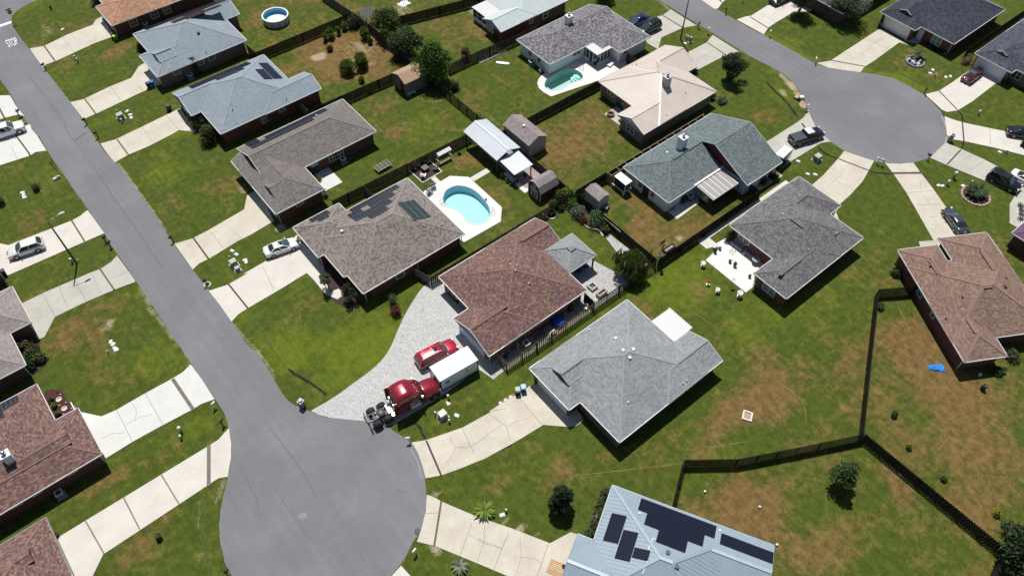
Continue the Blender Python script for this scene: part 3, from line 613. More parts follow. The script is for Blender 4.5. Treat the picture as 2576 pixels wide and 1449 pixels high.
# seams and cracks in the tarmac
SEAM = mat('tar_seam', (.085, .085, .092), .8, .3, 4); CRACK = mat('tar_patch', (.27, .265, .262), .85, .2, 3)
for k, (t, w_, m_) in enumerate((('A1 480 1000, 700 1330, A2 890 300, 1060 560, 1300 900, 1530 1240', .07, SEAM), ('A1 250 700, 420 900, 640 1190', .06, SEAM), ('B4 300 60, 430 230, 600 460, 720 680', .06, SEAM), ('B4 20 420, 150 690, 210 900', .05, SEAM), ('B4 330 620, 430 760, 560 930, 660 1090', .05, SEAM), ('A1 700 1330, 760 1290, 820 1250', .22, SEAM), ('B4 1500 625, 1540 655, 1580 665', .05, SEAM), ('B4 1145 1240, 1180 1295', .05, SEAM), ('D1 900 900, 1100 1100, 1300 1200, 1500 1240', .05, SEAM), ('D1 300 500, 600 700, 900 900', .06, SEAM), ('C1 1850 60, 2200 300, 2500 480', .06, SEAM), ('D1 1850 1290, 1830 1360, 1780 1420', .3, CRACK), ('B4 1620 250, 1690 380, 1720 520', .12, CRACK), ('D1 1800 1100, 1840 1200', .25, CRACK))):
    mb = MB(); strip(mb, WL(t), w_, .024+k*.0002, .07); tag(mb.build('road_seam', m_), kind='structure')
# manholes
for s, r_, m in (('B4 603 888', .46, mat('manhole_rim', (.20, .19, .195), .7)), ('B4 1685 1028', .36, mat('drain_iron', (.05, .055, .06), .6))):
    x, y = W(s); mb = MB(); mb.lathe([(0.001, .031), (r_*.8, .031), (r_*.82, .026), (r_*.9, .036), (r_, .036), (r_, .0)], x, y, 24); o = mb.build('manhole_cover', m, None, (x, y, 0), (x, y, 0))
    tag(o, 'pale ringed manhole cover in the middle of the turning circle' if r_ > .4 else 'dark iron drain cover at the edge of the turning circle', 'manhole cover')
# ------------------------------------------------------------------ roofing and wall materials
def shingle(name, stops, w=.36, h=.16, blotch=.5, big=.35, rough=.9):
    if name in MATS: return MATS[name]
    m, nt, b = nodes(name); L = nt.links
    uv = nt.nodes.new('ShaderNodeUVMap'); sp = nt.nodes.new('ShaderNodeSeparateXYZ'); L.new(uv.outputs[0], sp.inputs[0])
    row = mth(nt, 'FLOOR', mth(nt, 'DIVIDE', sp.outputs[1], h))
    wn = nt.nodes.new('ShaderNodeTexWhiteNoise'); wn.noise_dimensions = '1D'; L.new(row, wn.inputs['W'])
    colx = mth(nt, 'FLOOR', mth(nt, 'ADD', mth(nt, 'DIVIDE', sp.outputs[0], w), mth(nt, 'MULTIPLY', wn.outputs[0], 7.3)))
    cb = nt.nodes.new('ShaderNodeCombineXYZ'); L.new(colx, cb.inputs[0]); L.new(row, cb.inputs[1])
    w2 = nt.nodes.new('ShaderNodeTexWhiteNoise'); w2.noise_dimensions = '2D'; L.new(cb.outputs[0], w2.inputs['Vector'])
    p = geopos(nt); nb = noise(nt, p, big, 4, .6)
    k = mth(nt, 'ADD', mth(nt, 'MULTIPLY', w2.outputs[0], 1-blotch), mth(nt, 'MULTIPLY', nb, blotch))
    c = ramp(nt, k, stops)
    fr = mth(nt, 'FRACT', mth(nt, 'DIVIDE', sp.outputs[1], h))
    nf = noise(nt, p, 30, 2)
    c = mixc(nt, .35, c, ramp(nt, nf, [(.3, (.25, .25, .25)), (.7, (.75, .75, .75))]), 'SOFT_LIGHT')
    L.new(c, b.inputs['Base Color']); b.inputs['Roughness'].default_value = rough; b.inputs['Specular IOR Level'].default_value = .25
    bump(nt, b, mth(nt, 'ADD', mth(nt, 'MULTIPLY', mth(nt, 'SUBTRACT', 1.0, fr), 1.0), mth(nt, 'MULTIPLY', w2.outputs[0], .5)), .012, .8)
    md = stops[len(stops)//2][1]; mat(name+'_cap', tuple(x*1.12 for x in md), .9, .18, 5)
    MATS[name] = m; return m
def g3(a, s=.75, e=1.3): return tuple(x*s for x in a), a, tuple(x*e for x in a)
def stops(a, s=.72, e=1.32):
    lo, md, hi = g3(a, s, e); return [(.2, lo), (.5, md), (.8, hi)]
SH_BLUE = shingle('shingle_blue_grey', stops((.235, .275, .315), .86, 1.14), w=.3, h=.15)
SH_BROWNGREY = shingle('shingle_brown_grey', [(.2, (.12, .108, .105)), (.5, (.165, .148, .142)), (.8, (.215, .195, .185))], w=.32, h=.15, big=.9)
SH_TAUPE = shingle('shingle_taupe', [(.22, (.125, .10, .09)), (.42, (.20, .172, .155)), (.58, (.205, .19, .18)), (.8, (.275, .232, .206))], w=.3, h=.16, blotch=.35, big=.8)
SH_RED = shingle('shingle_red_brown', [(.22, (.10, .062, .062)), (.42, (.15, .086, .08)), (.56, (.185, .105, .09)), (.66, (.135, .098, .105)), (.82, (.27, .16, .11))], w=.3, h=.17, blotch=.28, big=1.2)
SH_GREY = shingle('shingle_mid_grey', [(.2, (.185, .195, .205)), (.5, (.24, .25, .26)), (.8, (.30, .31, .32))], w=.36, h=.16)
SH_SPECK = shingle('shingle_speckled', [(.2, (.10, .092, .105)), (.5, (.165, .15, .165)), (.68, (.19, .185, .195)), (.84, (.32, .32, .34))], w=.3, h=.16, blotch=.25, big=1.5)
SH_DARK = shingle('shingle_dark_grey', [(.2, (.082, .080, .085)), (.5, (.135, .13, .135)), (.8, (.20, .195, .195))], w=.34, h=.16, big=.9)
SH_GREEN = shingle('shingle_green_grey', [(.2, (.092, .115, .122)), (.5, (.125, .152, .160)), (.8, (.168, .20, .207))], w=.32, h=.16, blotch=.3, big=1.2)
SH_NAVY = shingle('shingle_navy', [(.2, (.022, .025, .038)), (.5, (.037, .042, .058)), (.8, (.066, .072, .092))], w=.36, h=.16)
SH_SLATE = shingle('shingle_slate', [(.2, (.03, .036, .05)), (.5, (.055, .063, .082)), (.8, (.10, .112, .138))], w=.36, h=.16)
SH_BROWN = shingle('shingle_brown', [(.2, (.135, .085, .068)), (.5, (.195, .128, .102)), (.8, (.275, .185, .145))], w=.32, h=.16, big=.9)
SH_ORANGE = shingle('shingle_orange', [(.2, (.26, .14, .085)), (.5, (.36, .20, .13)), (.8, (.46, .285, .195))], w=.36, h=.16)
SH_MIST = shingle('shingle_mist', stops((.47, .53, .53), .92, 1.07), w=.36, h=.16)
SH_PALE = shingle('shingle_pale_grey', stops((.30, .285, .28), .85, 1.15), w=.36, h=.16)
SH_PURPLE = shingle('shingle_purple', stops((.12, .075, .12), .75, 1.3), w=.36, h=.16)
SH_PINKGREY = shingle('shingle_pink_grey', [(.2, (.20, .165, .165)), (.5, (.25, .215, .215)), (.8, (.31, .27, .27))], w=.4, h=.16)
SH_SAND = shingle('shingle_sand', stops((.36, .245, .17), .85, 1.15), w=.3, h=.15)
def metal(name, col, rough=.42, metallic=.25):
    if name in MATS: return MATS[name]
    m, nt, b = nodes(name); p = geopos(nt)
    n1 = noise(nt, p, .5, 4)
    c = ramp(nt, n1, [(.3, tuple(x*.94 for x in col)), (.7, tuple(min(1, x*1.05) for x in col))])
    nt.links.new(c, b.inputs['Base Color']); b.inputs['Roughness'].default_value = rough; b.inputs['Metallic'].default_value = metallic
    MATS[name] = m; return m
M_BLUE = metal('metal_pale_blue', (.27, .335, .39), .45, .1); M_BEIGE = metal('metal_beige', (.57, .50, .45), .5, .0); M_WHITE = metal('metal_white', (.56, .60, .64), .45, .0)
M_AWN = mat('awning_white', (.64, .64, .645), .5, .03)
def brick(name, c0, c1, mortar):
    if name in MATS: return MATS[name]
    m, nt, b = nodes(name)
    uv = nt.nodes.new('ShaderNodeUVMap'); br = nd(nt, 'ShaderNodeTexBrick', Scale=1.0)
    br.inputs['Brick Width'].default_value = .3; br.inputs['Row Height'].default_value = .1; br.inputs['Mortar Size'].default_value = .008
    br.inputs['Color1'].default_value = c0+(1,); br.inputs['Color2'].default_value = c1+(1,); br.inputs['Mortar'].default_value = mortar+(1,)
    nt.links.new(uv.outputs[0], br.inputs['Vector'])
    c = mixc(nt, .4, br.outputs[0], ramp(nt, noise(nt, geopos(nt), 1.5, 4), [(.3, (.3, .3, .3)), (.7, (.7, .7, .7))]), 'SOFT_LIGHT')
    nt.links.new(c, b.inputs['Base Color']); b.inputs['Roughness'].default_value = .9; MATS[name] = m; return m
BR_RED = brick('brick_red', (.10, .028, .022), (.15, .045, .034), (.16, .12, .10))
BR_DARK = brick('brick_dark_red', (.075, .032, .028), (.12, .05, .042), (.14, .11, .10))
BR_MAUVE = brick('brick_mauve', (.14, .085, .075), (.20, .13, .115), (.2, .17, .15))
BR_GREY = brick('brick_taupe', (.16, .12, .105), (.23, .18, .155), (.22, .19, .17))
W_WHITE = brick('brick_white_painted', (.66, .70, .73), (.72, .75, .77), (.6, .63, .66))
W_STUCCO = mat('white_siding', (.68, .71, .74), .8, .06, 1)
TRIM = mat('trim_white', (.78, .78, .77), .5, .04)
GUTTER = mat('gutter_white', (.60, .61, .62), .4, .05)
FRAME = mat('window_frame', (.72, .73, .73), .5, .04)
GARAGE = mat('garage_door', (.62, .67, .70), .5, .05)
def glass(name, col, rough=.08):
    if name in MATS: return MATS[name]
    m, nt, b = nodes(name); b.inputs['Base Color'].default_value = col+(1,); b.inputs['Roughness'].default_value = rough
    b.inputs['Specular IOR Level'].default_value = .8; MATS[name] = m; return m
GLASS = glass('window_glass', (.035, .05, .055)); GLASS_LT = glass('window_blind', (.16, .22, .24), .2)
DARKMETAL = mat('dark_metal', (.035, .036, .04), .5, .2); ZINC = mat('zinc', (.42, .44, .46), .35, .1, 3, .6); STEEL = mat('steel', (.55, .56, .57), .3, .08, 3, .8)
CHIM = mat('chimney_siding', (.66, .69, .73), .75, .05, 2)
def solar_mat(name, base, line, nu, nv, lw=.07, rough=.14):
    if name in MATS: return MATS[name]
    m, nt, b = nodes(name); L = nt.links
    uv = nt.nodes.new('ShaderNodeUVMap'); sp = nt.nodes.new('ShaderNodeSeparateXYZ'); L.new(uv.outputs[0], sp.inputs[0])
    fu = mth(nt, 'LESS_THAN', mth(nt, 'FRACT', mth(nt, 'MULTIPLY', sp.outputs[0], nu)), lw)
    fv = mth(nt, 'LESS_THAN', mth(nt, 'FRACT', mth(nt, 'MULTIPLY', sp.outputs[1], nv)), lw*.6)
    c = mixc(nt, mth(nt, 'MAXIMUM', fu, fv), base, line)
    L.new(c, b.inputs['Base Color']); b.inputs['Roughness'].default_value = rough; MATS[name] = m; return m
PV = solar_mat('pv_grid', (.012, .014, .026), (.085, .095, .12), 1/.52, 1/1.64, .10)
PVB = solar_mat('pv_black', (.008, .009, .022), (.012, .013, .03), 1/1.0, 1/1.64, .03, .25)

# ------------------------------------------------------------------ roofs from overlapping hip / gable blocks
EPS = 1e-6
def clip(poly, a, b, c):
    """keep a*x+b*y+c >= 0"""
    out = []
    n = len(poly)
    for i in range(n):
        p, q = poly[i], poly[(i+1) % n]
        dp = a*p[0]+b*p[1]+c; dq = a*q[0]+b*q[1]+c
        if dp >= 0: out.append(p)
        if (dp > 0 and dq < 0) or (dp < 0 and dq > 0):
            t = dp/(dp-dq); out.append((p[0]+(q[0]-p[0])*t, p[1]+(q[1]-p[1])*t))
    return out
def area(p): return abs(sum(p[i][0]*p[(i+1) % len(p)][1]-p[(i+1) % len(p)][0]*p[i][1] for i in range(len(p))))/2 if len(p) > 2 else 0
def subtract(poly, lines):
    """remove the convex region where all lines >= 0"""
    out = []; rem = poly
    for a, b, c in lines:
        o = clip(rem, -a, -b, -c)
        if area(o) > 1e-4: out.append(o)
        rem = clip(rem, a, b, c)
        if area(rem) < 1e-4: return out if area(rem) < 1e-4 and len(out) else out
    return out
class Roof:
    def __init__(s, prims, slope=.42, ze=2.6):
        s.P = []; s.slope = slope; s.ze = ze
        for pr in prims:
            x0, y0, x1, y1, sides = pr[:5]; z = pr[5] if len(pr) > 5 and pr[5] is not None else ze; sl = pr[6] if len(pr) > 6 else slope
            pl = []
            if 'W' in sides: pl.append((sl, 0, z-sl*x0, 'W'))
            if 'E' in sides: pl.append((-sl, 0, z+sl*x1, 'E'))
            if 'S' in sides: pl.append((0, sl, z-sl*y0, 'S'))
            if 'N' in sides: pl.append((0, -sl, z+sl*y1, 'N'))
            s.P.append(dict(r=(x0, y0, x1, y1), pl=pl, z=z, sides=sides, raised=z > ze+.05))
    def dutch(s, i, side, d, sc=1.0):
        """a small gable standing on the hip of block i"""
        p = s.P[i]; x0, y0, x1, y1 = p['r']; sl = s.slope; z = p['z']+sl*d+.02
        if side in 'WE':
            yc = (y0+y1)/2; h = ((y1-y0)/2-d)*sc; zz = p['z']+sl*((y1-y0)/2-h)+.02
            xm = (x0+x1)/2; r = (x0+d, yc-h, xm+1, yc+h, 'SN', zz) if side == 'W' else (xm-1, yc-h, x1-d, yc+h, 'SN', zz)
        else:
            xc = (x0+x1)/2; h = ((x1-x0)/2-d)*sc; zz = p['z']+sl*((x1-x0)/2-h)+.02; ym = (y0+y1)/2
            r = (xc-h, y0+d, xc+h, ym+1, 'WE', zz) if side == 'S' else (xc-h, ym-1, xc+h, y1-d, 'WE', zz)
        x0, y0, x1, y1, sides, z = r; pl = []
        if 'W' in sides: pl += [(sl, 0, z-sl*x0, 'W'), (-sl, 0, z+sl*x1, 'E')]
        else: pl += [(0, sl, z-sl*y0, 'S'), (0, -sl, z+sl*y1, 'N')]
        s.P.append(dict(r=(x0, y0, x1, y1), pl=pl, z=z, sides=sides, raised=True)); return s
    def ph(s, p, x, y):
        x0, y0, x1, y1 = p['r']
        if x < x0-EPS or x > x1+EPS or y < y0-EPS or y > y1+EPS: return None
        return min(a*x+b*y+c for a, b, c, _ in p['pl'])
    def h(s, x, y):
        v = [k for k in (s.ph(p, x, y) for p in s.P) if k is not None]; return max(v) if v else None
    def region(s, i, k):
        x0, y0, x1, y1 = s.P[i]['r']; poly = [(x0, y0), (x1, y0), (x1, y1), (x0, y1)]; a, b, c, _ = s.P[i]['pl'][k]
        for j, (a2, b2, c2, _) in enumerate(s.P[i]['pl']):
            if j != k: poly = clip(poly, a2-a, b2-b, c2-c)
        return poly
    def regionlines(s, i, k):
        x0, y0, x1, y1 = s.P[i]['r']; L = [(1, 0, -x0), (-1, 0, x1), (0, 1, -y0), (0, -1, y1)]; a, b, c, _ = s.P[i]['pl'][k]
        for j, (a2, b2, c2, _) in enumerate(s.P[i]['pl']):
            if j != k: L.append((a2-a, b2-b, c2-c))
        return L
    def pieces(s):
        out = []
        for i, p in enumerate(s.P):
            for k, pl in enumerate(p['pl']):
                polys = [s.region(i, k)]
                polys = [q for q in polys if area(q) > 1e-4]
                for j, q in enumerate(s.P):
                    if j == i: continue
                    e = 1e-5 if j < i else -1e-5
                    for m, pm in enumerate(q['pl']):
                        L = s.regionlines(j, m)+[(pm[0]-pl[0], pm[1]-pl[1], pm[2]-pl[2]+e)]
                        L = [(a/n, b/n, c/n) if (n := math.hypot(a, b)) > 1e-9 else (a, b, c) for a, b, c in L]
                        if any(abs(a) < 1e-9 and abs(b) < 1e-9 and c < 0 for a, b, c in L): continue
                        L = [l for l in L if abs(l[0])+abs(l[1]) > 1e-9]
                        polys = sum((subtract(t, L) if area(clipall(t, L)) > 1e-4 else [t] for t in polys), [])
                for t in polys: out.append((i, pl, t))
        return out
    def segs(s, inset=None, rects=None, raised=False):
        """outline segments of the union of blocks: (x0,y0,x1,y1,side,block)"""
        rs = rects if rects is not None else [p['r'] for p in s.P if raised or not p.get('raised')]
        out = []
        for i, (x0, y0, x1, y1) in enumerate(rs):
            for side, ax, c, lo, hi in (('W', 1, x0, y0, y1), ('E', 1, x1, y0, y1), ('S', 0, y0, x0, x1), ('N', 0, y1, x0, x1)):
                iv = [(lo, hi)]
                for j, (a0, b0, a1, b1) in enumerate(rs):
                    if j == i: continue
                    if ax == 1: n0, n1, l0, l1 = a0, a1, b0, b1
                    else: n0, n1, l0, l1 = b0, b1, a0, a1
                    t = c+(.02 if side in 'EN' else -.02)
                    same = (side in 'WS' and abs(c-n0) < .015) or (side in 'EN' and abs(c-n1) < .015)
                    if (n0 < t < n1) or (same and j < i):
                        iv = [w for (u, v) in iv for w in ((u, min(v, l0)), (max(u, l1), v)) if w[1]-w[0] > .02]
                for u, v in iv: out.append(((c, u, c, v) if ax == 1 else (u, c, v, c))+(side, i))
        return out
def clipall(t, L):
    for a, b, c in L:
        t = clip(t, a, b, c)
        if len(t) < 3: return []
    return t
NRM = {'W': (-1, 0), 'E': (1, 0), 'S': (0, -1), 'N': (0, 1)}
class House:
    def __init__(s, name, label, prims, roof_m, wall_m, origin=(0, 0), ang=0.0, slope=.42, ze=2.6, dutch=(), ribs=0.0, ridge_m=None, walls=None, gable_m=None, inset=.45, trim=None, category='house', fas=.16, capw=.18, rake=None):
        s.o = origin; s.a = ang; s.c, s.n = math.cos(ang), math.sin(ang)
        s.roof = Roof(prims, slope, ze)
        for d in dutch: s.roof.dutch(*d)
        s.ze = ze; trim = trim or GUTTER
        rs = [p['r'] for p in s.roof.P]
        s.cx = (min(r[0] for r in rs)+max(r[2] for r in rs))/2; s.cy = (min(r[1] for r in rs)+max(r[3] for r in rs))/2
        s.off = (s.cx, s.cy, 0); s.root = thing(name, label, category, s.w(s.cx, s.cy)+(0,), ang)
        mb = MB(); cap = MB(); seen = set(); R_ = s.roof
        for i, (a, b, c, side), poly in R_.pieces():
            q = math.sqrt(1+a*a+b*b)
            def up(p): return a*p[0]+b*p[1]+c
            if area(poly) < .003: continue
            if sum(poly[t][0]*poly[(t+1) % len(poly)][1]-poly[(t+1) % len(poly)][0]*poly[t][1] for t in range(len(poly))) < 0: poly = poly[::-1]
            uvs = [((p[1] if side in 'WE' else p[0]), (up(p)-ze)/max(math.hypot(a, b), .05)*q) for p in poly]
            mb.face([(p[0], p[1], up(p)) for p in poly], uvs)
            if ribs:
                ax = 1 if side in 'WE' else 0
                lo = min(p[ax] for p in poly); hi = max(p[ax] for p in poly); t = math.ceil(lo/ribs)*ribs
                while t < hi:
                    pts = []
                    for u in range(len(poly)):
                        p, r = poly[u], poly[(u+1) % len(poly)]
                        if (p[ax]-t)*(r[ax]-t) < 0:
                            f = (t-p[ax])/(r[ax]-p[ax]); pts.append((p[0]+(r[0]-p[0])*f, p[1]+(r[1]-p[1])*f))
                    if len(pts) == 2:
                        v = [(p[0], p[1], up(p)+.015) for p in pts]; mb.bar(v[0], v[1], .035, .03)
                    t += ribs
            for t in range(len(poly)):
                p, r = poly[t], poly[(t+1) % len(poly)]; L = math.hypot(r[0]-p[0], r[1]-p[1])
                if L < .15: continue
                m_ = ((p[0]+r[0])/2, (p[1]+r[1])/2); nx, ny = -(r[1]-p[1])/L*.05, (r[0]-p[0])/L*.05
                h0 = up(m_); h1 = R_.h(m_[0]+nx, m_[1]+ny); h2 = R_.h(m_[0]-nx, m_[1]-ny)
                if h1 is None or h2 is None or h2 < h0-.3: continue
                if h0-(h1+h2)/2 > .004:
                    key = tuple(sorted(((round(p[0], 1), round(p[1], 1)), (round(r[0], 1), round(r[1], 1)))))
                    if key in seen: continue
                    seen.add(key); e = random.uniform(.006, .014); cap.bar((p[0], p[1], up(p)+e), (r[0], r[1], up(r)+e), capw, .035)
        # underside
        sof = MB()
        for i, (a, b, c, side), poly in R_.pieces():
            if not R_.P[i].get('raised') and area(poly) > .003: sof.face([(p[0], p[1], R_.P[i]['z']-.16) for p in poly[::-1]])
        s.roofo = mb.build('roof', roof_m, s.root, s.off)
        if cap.f: cap.build('ridge_cap', ridge_m or MATS.get(roof_m.name+'_cap', roof_m), s.roofo, s.off)
        sof.build('soffit', TRIM, s.roofo, s.off)
        # gable ends, bargeboards, gutters
        gb = MB(); bg = MB(); rk = MB()
        for p in R_.P:
            x0, y0, x1, y1 = p['r']
            for side in 'WESN':
                if side in p['sides']: continue
                nx, ny = NRM[side]; hz = lambda x, y: min(a*x+b*y+c for a, b, c, _ in p['pl'])
                e0, e1 = ((x0 if side == 'W' else x1, y0), (x0 if side == 'W' else x1, y1)) if side in 'WE' else ((x0, y0 if side == 'S' else y1), (x1, y0 if side == 'S' else y1))
                ts = [k/24 for k in range(25)]; prof = [(e0[0]+(e1[0]-e0[0])*t, e0[1]+(e1[1]-e0[1])*t) for t in ts]
                pz = [(q[0], q[1], hz(*q)) for q in prof]
                if max(q[2] for q in pz)-p['z'] < .1: continue
                ins = .3 if not p.get('raised') else .06
                zb = p['z']-.02 if not p.get('raised') else p['z']-.35
                top = [(q[0]-nx*ins, q[1]-ny*ins, q[2]-.02) for q in pz]; L = math.hypot(e1[0]-e0[0], e1[1]-e0[1])
                fc = [(top[0][0], top[0][1], zb)]+top+[(top[-1][0], top[-1][1], zb)]
                uvp = [((q[1] if side in 'WE' else q[0]), q[2]) for q in fc]
                gb.face(fc, uvp)
                for q0, q1 in ((pz[0], pz[12]), (pz[12], pz[24])):
                    if abs(q0[2]-q1[2]) < .05 and 0: continue
                    m_ = ((q0[0]+q1[0])/2+nx*.08, (q0[1]+q1[1])/2+ny*.08); hh = R_.h(*m_)
                    if hh is not None and hh > (q0[2]+q1[2])/2-.2: continue
                    (rk if p.get('raised') else bg).bar((q0[0]+nx*.02, q0[1]+ny*.02, q0[2]-.05), (q1[0]+nx*.02, q1[1]+ny*.02, q1[2]-.05), .06, .13)
        for x0, y0, x1, y1, side, i in R_.segs():
            P = [p for p in R_.P if not p.get('raised')][i]
            if side not in P['sides']: continue
            nx, ny = NRM[side]; z = P['z']
            m_ = ((x0+x1)/2+nx*.1, (y0+y1)/2+ny*.1)
            bg.bar((x0+nx*.04, y0+ny*.04, z-fas/2+.02), (x1+nx*.04, y1+ny*.04, z-fas/2+.02), .08, fas)
        if gb.f: gb.build('gable_wall', gable_m or wall_m, s.root, s.off)
        bg.build('gutter', trim, s.roofo, s.off)
        if rk.f: rk.build('gable_trim', rake or roof_m, s.roofo, s.off)
        # walls
        if walls is None: walls = [(p['r'][0]+inset, p['r'][1]+inset, p['r'][2]-inset, p['r'][3]-inset) for p in R_.P if not p.get('raised')]
        s.wsegs = R_.segs(rects=walls)
        wb = MB()
        for x0, y0, x1, y1, side, i in s.wsegs:
            z1 = ze-.1
            u0, u1 = (y0, y1) if side in 'WE' else (x0, x1)
            q = [(x0, y0, 0), (x1, y1, 0), (x1, y1, z1), (x0, y0, z1)]; uv = [(u0, 0), (u1, 0), (u1, z1), (u0, z1)]
            if side in 'WN': q = q[::-1]; uv = uv[::-1]
            wb.face(q, uv)
        if wb.f: wb.build('wall', wall_m, s.root, s.off)
    def w(s, x, y): return (s.o[0]+x*s.c-y*s.n, s.o[1]+x*s.n+y*s.c)
    def l(s, p): dx, dy = p[0]-s.o[0], p[1]-s.o[1]; return (dx*s.c+dy*s.n, -dx*s.n+dy*s.c)
    def px(s, st, z): return s.l(W(st, z))
    def onroof(s, st):
        z = s.ze+4.5; pr = None
        while z > s.ze-.4:
            x, y = s.px(st, z); h = s.roof.h(x, y)
            if h is not None:
                pr = (x, y, h)
                if h >= z: return (x, y, h)
            z -= .02
        return pr or (x, y, s.ze)
    def snap(s, st, z):
        x, y = s.px(st, z); best = None
        for x0, y0, x1, y1, side, i in s.wsegs:
            if side in 'WE': d = abs(x-x0)+max(0, y0-y, y-y1); q = (x0, min(max(y, y0), y1))
            else: d = abs(y-y0)+max(0, x0-x, x-x1); q = (min(max(x, x0), x1), y0)
            if side in 'EN': d += .4
            if best is None or d < best[0]: best = (d, q, side)
        return best[1], best[2]
    def window(s, st, w=1.1, h=1.2, zc=1.55, pane=None, frame=None, split=0, name='window', label=None):
        (x, y), side = s.snap(st, zc); nx, ny = NRM[side]; tx, ty = -ny, nx
        mb = MB(); z0 = zc-h/2; z1 = zc+h/2; fw = .09
        def P(u, v, d): return (x+tx*u+nx*d, y+ty*u+ny*d, v)
        for a, b in (((-w/2, z0), (w/2, z0)), ((-w/2, z1), (w/2, z1)), ((-w/2, z0), (-w/2, z1)), ((w/2, z0), (w/2, z1))):
            mb.bar(P(a[0], a[1], .03), P(b[0], b[1], .03), fw if a[1] != b[1] else .08, .08 if a[1] != b[1] else fw)
        for k in range(split): u = -w/2+w*(k+1)/(split+1); mb.bar(P(u, z0, .03), P(u, z1, .03), .08, .06)
        mb.bar(P(-w/2, (z0+z1)/2, .03), P(w/2, (z0+z1)/2, .03), .05, .05)
        f = mb.build(name, frame or FRAME, s.root, s.off)
        if label: f['label'] = label
        g = MB(); g.face([P(-w/2, z0, .012), P(w/2, z0, .012), P(w/2, z1, .012), P(-w/2, z1, .012)]); g.build('pane', pane or GLASS, f, s.off)
    def garage(s, st, w=4.9, h=2.15, m=None, name='garage_door'):
        (x, y), side = s.snap(st, 1.1); nx, ny = NRM[side]; tx, ty = -ny, nx; mb = MB()
        for k in range(4):
            z = h*k/4+.02; mb.bar((x-tx*w/2+nx*.03, y-ty*w/2+ny*.03, z+h/8), (x+tx*w/2+nx*.03, y+ty*w/2+ny*.03, z+h/8), .05, h/4-.03)
        mb.bar((x-tx*w/2+nx*.02, y-ty*w/2+ny*.02, h/2), (x+tx*w/2+nx*.02, y+ty*w/2+ny*.02, h/2), .03, h)
        d = mb.build(name, m or GARAGE, s.root, s.off)
        fr = MB()
        for sg in (-1, 1): fr.bar((x+tx*sg*(w/2+.06)+nx*.03, y+ty*sg*(w/2+.06)+ny*.03, 0), (x+tx*sg*(w/2+.06)+nx*.03, y+ty*sg*(w/2+.06)+ny*.03, h+.1), .1, .1)
        fr.bar((x-tx*(w/2+.1)+nx*.03, y-ty*(w/2+.1)+ny*.03, h+.1), (x+tx*(w/2+.1)+nx*.03, y+ty*(w/2+.1)+ny*.03, h+.1), .1, .14); fr.build('door_frame', TRIM, d, s.off)
    def door(s, st, w=1.0, h=2.05, m=None):
        (x, y), side = s.snap(st, 1.0); nx, ny = NRM[side]; tx, ty = -ny, nx; mb = MB()
        mb.bar((x-tx*w/2+nx*.025, y-ty*w/2+ny*.025, h/2), (x+tx*w/2+nx*.025, y+ty*w/2+ny*.025, h/2), .05, h)
        mb.build('door', m or TRIM, s.root, s.off)
    def pipe(s, x, y, m=None):
        mb = MB(); mb.tube([(x, y, s.ze-.1), (x, y, .15), ], .06, 6); mb.build('downspout', m or GUTTER, s.root, s.off)
    def vent(s, st, sz=.3, m=None, h=.25):
        x, y, z = s.onroof(st); mb = MB(); mb.cbox(x, y, z-.15, sz, sz, .15+h, 0, .9); mb.build('roof_vent', m or DARKMETAL, s.roofo, s.off)
    def stack(s, st, r=.06, h=.35, m=None):
        x, y, z = s.onroof(st); mb = MB(); mb.cyl((x, y, z-.1), (x, y, z+h), r, r, 7); mb.build('vent_pipe', m or ZINC, s.roofo, s.off)
    def ridgevent(s, a, b, w=.5):
        p, q = s.onroof(a), s.onroof(b); k = 1 if abs(p[0]-q[0]) > abs(p[1]-q[1]) else 0; m_ = (p[k]+q[k])/2
        p, q = ((p[0], m_), (q[0], m_)) if k else ((m_, p[1]), (m_, q[1])); z = s.roof.h((p[0]+q[0])/2, (p[1]+q[1])/2) or s.ze
        mb = MB(); mb.bar((p[0], p[1], z+.03), (q[0], q[1], z+.03), w, .11); mb.build('ridge_vent', s.roofo.data.materials[0], s.roofo, s.off)
    def chimney(s, st, sz=.95, top=6.4, m=None):
        x, y, z = s.px(st, top)+(top,); zb = s.roof.h(x, y) or 3
        mb = MB(); mb.cbox(x, y, zb-.5, sz, sz, top-zb+.5); mb.cbox(x, y, top-.06, sz+.12, sz+.12, .1); c = mb.build('chimney', m or CHIM, s.roofo, s.off)
        k = MB(); k.cyl((x, y, top), (x, y, top+.45), .17, .17, 12); k.cyl((x, y, top+.45), (x, y, top+.52), .26, .26, 12); k.cyl((x, y, top+.56), (x, y, top+.62), .26, .1, 12); k.build('flue', STEEL, c, s.off)
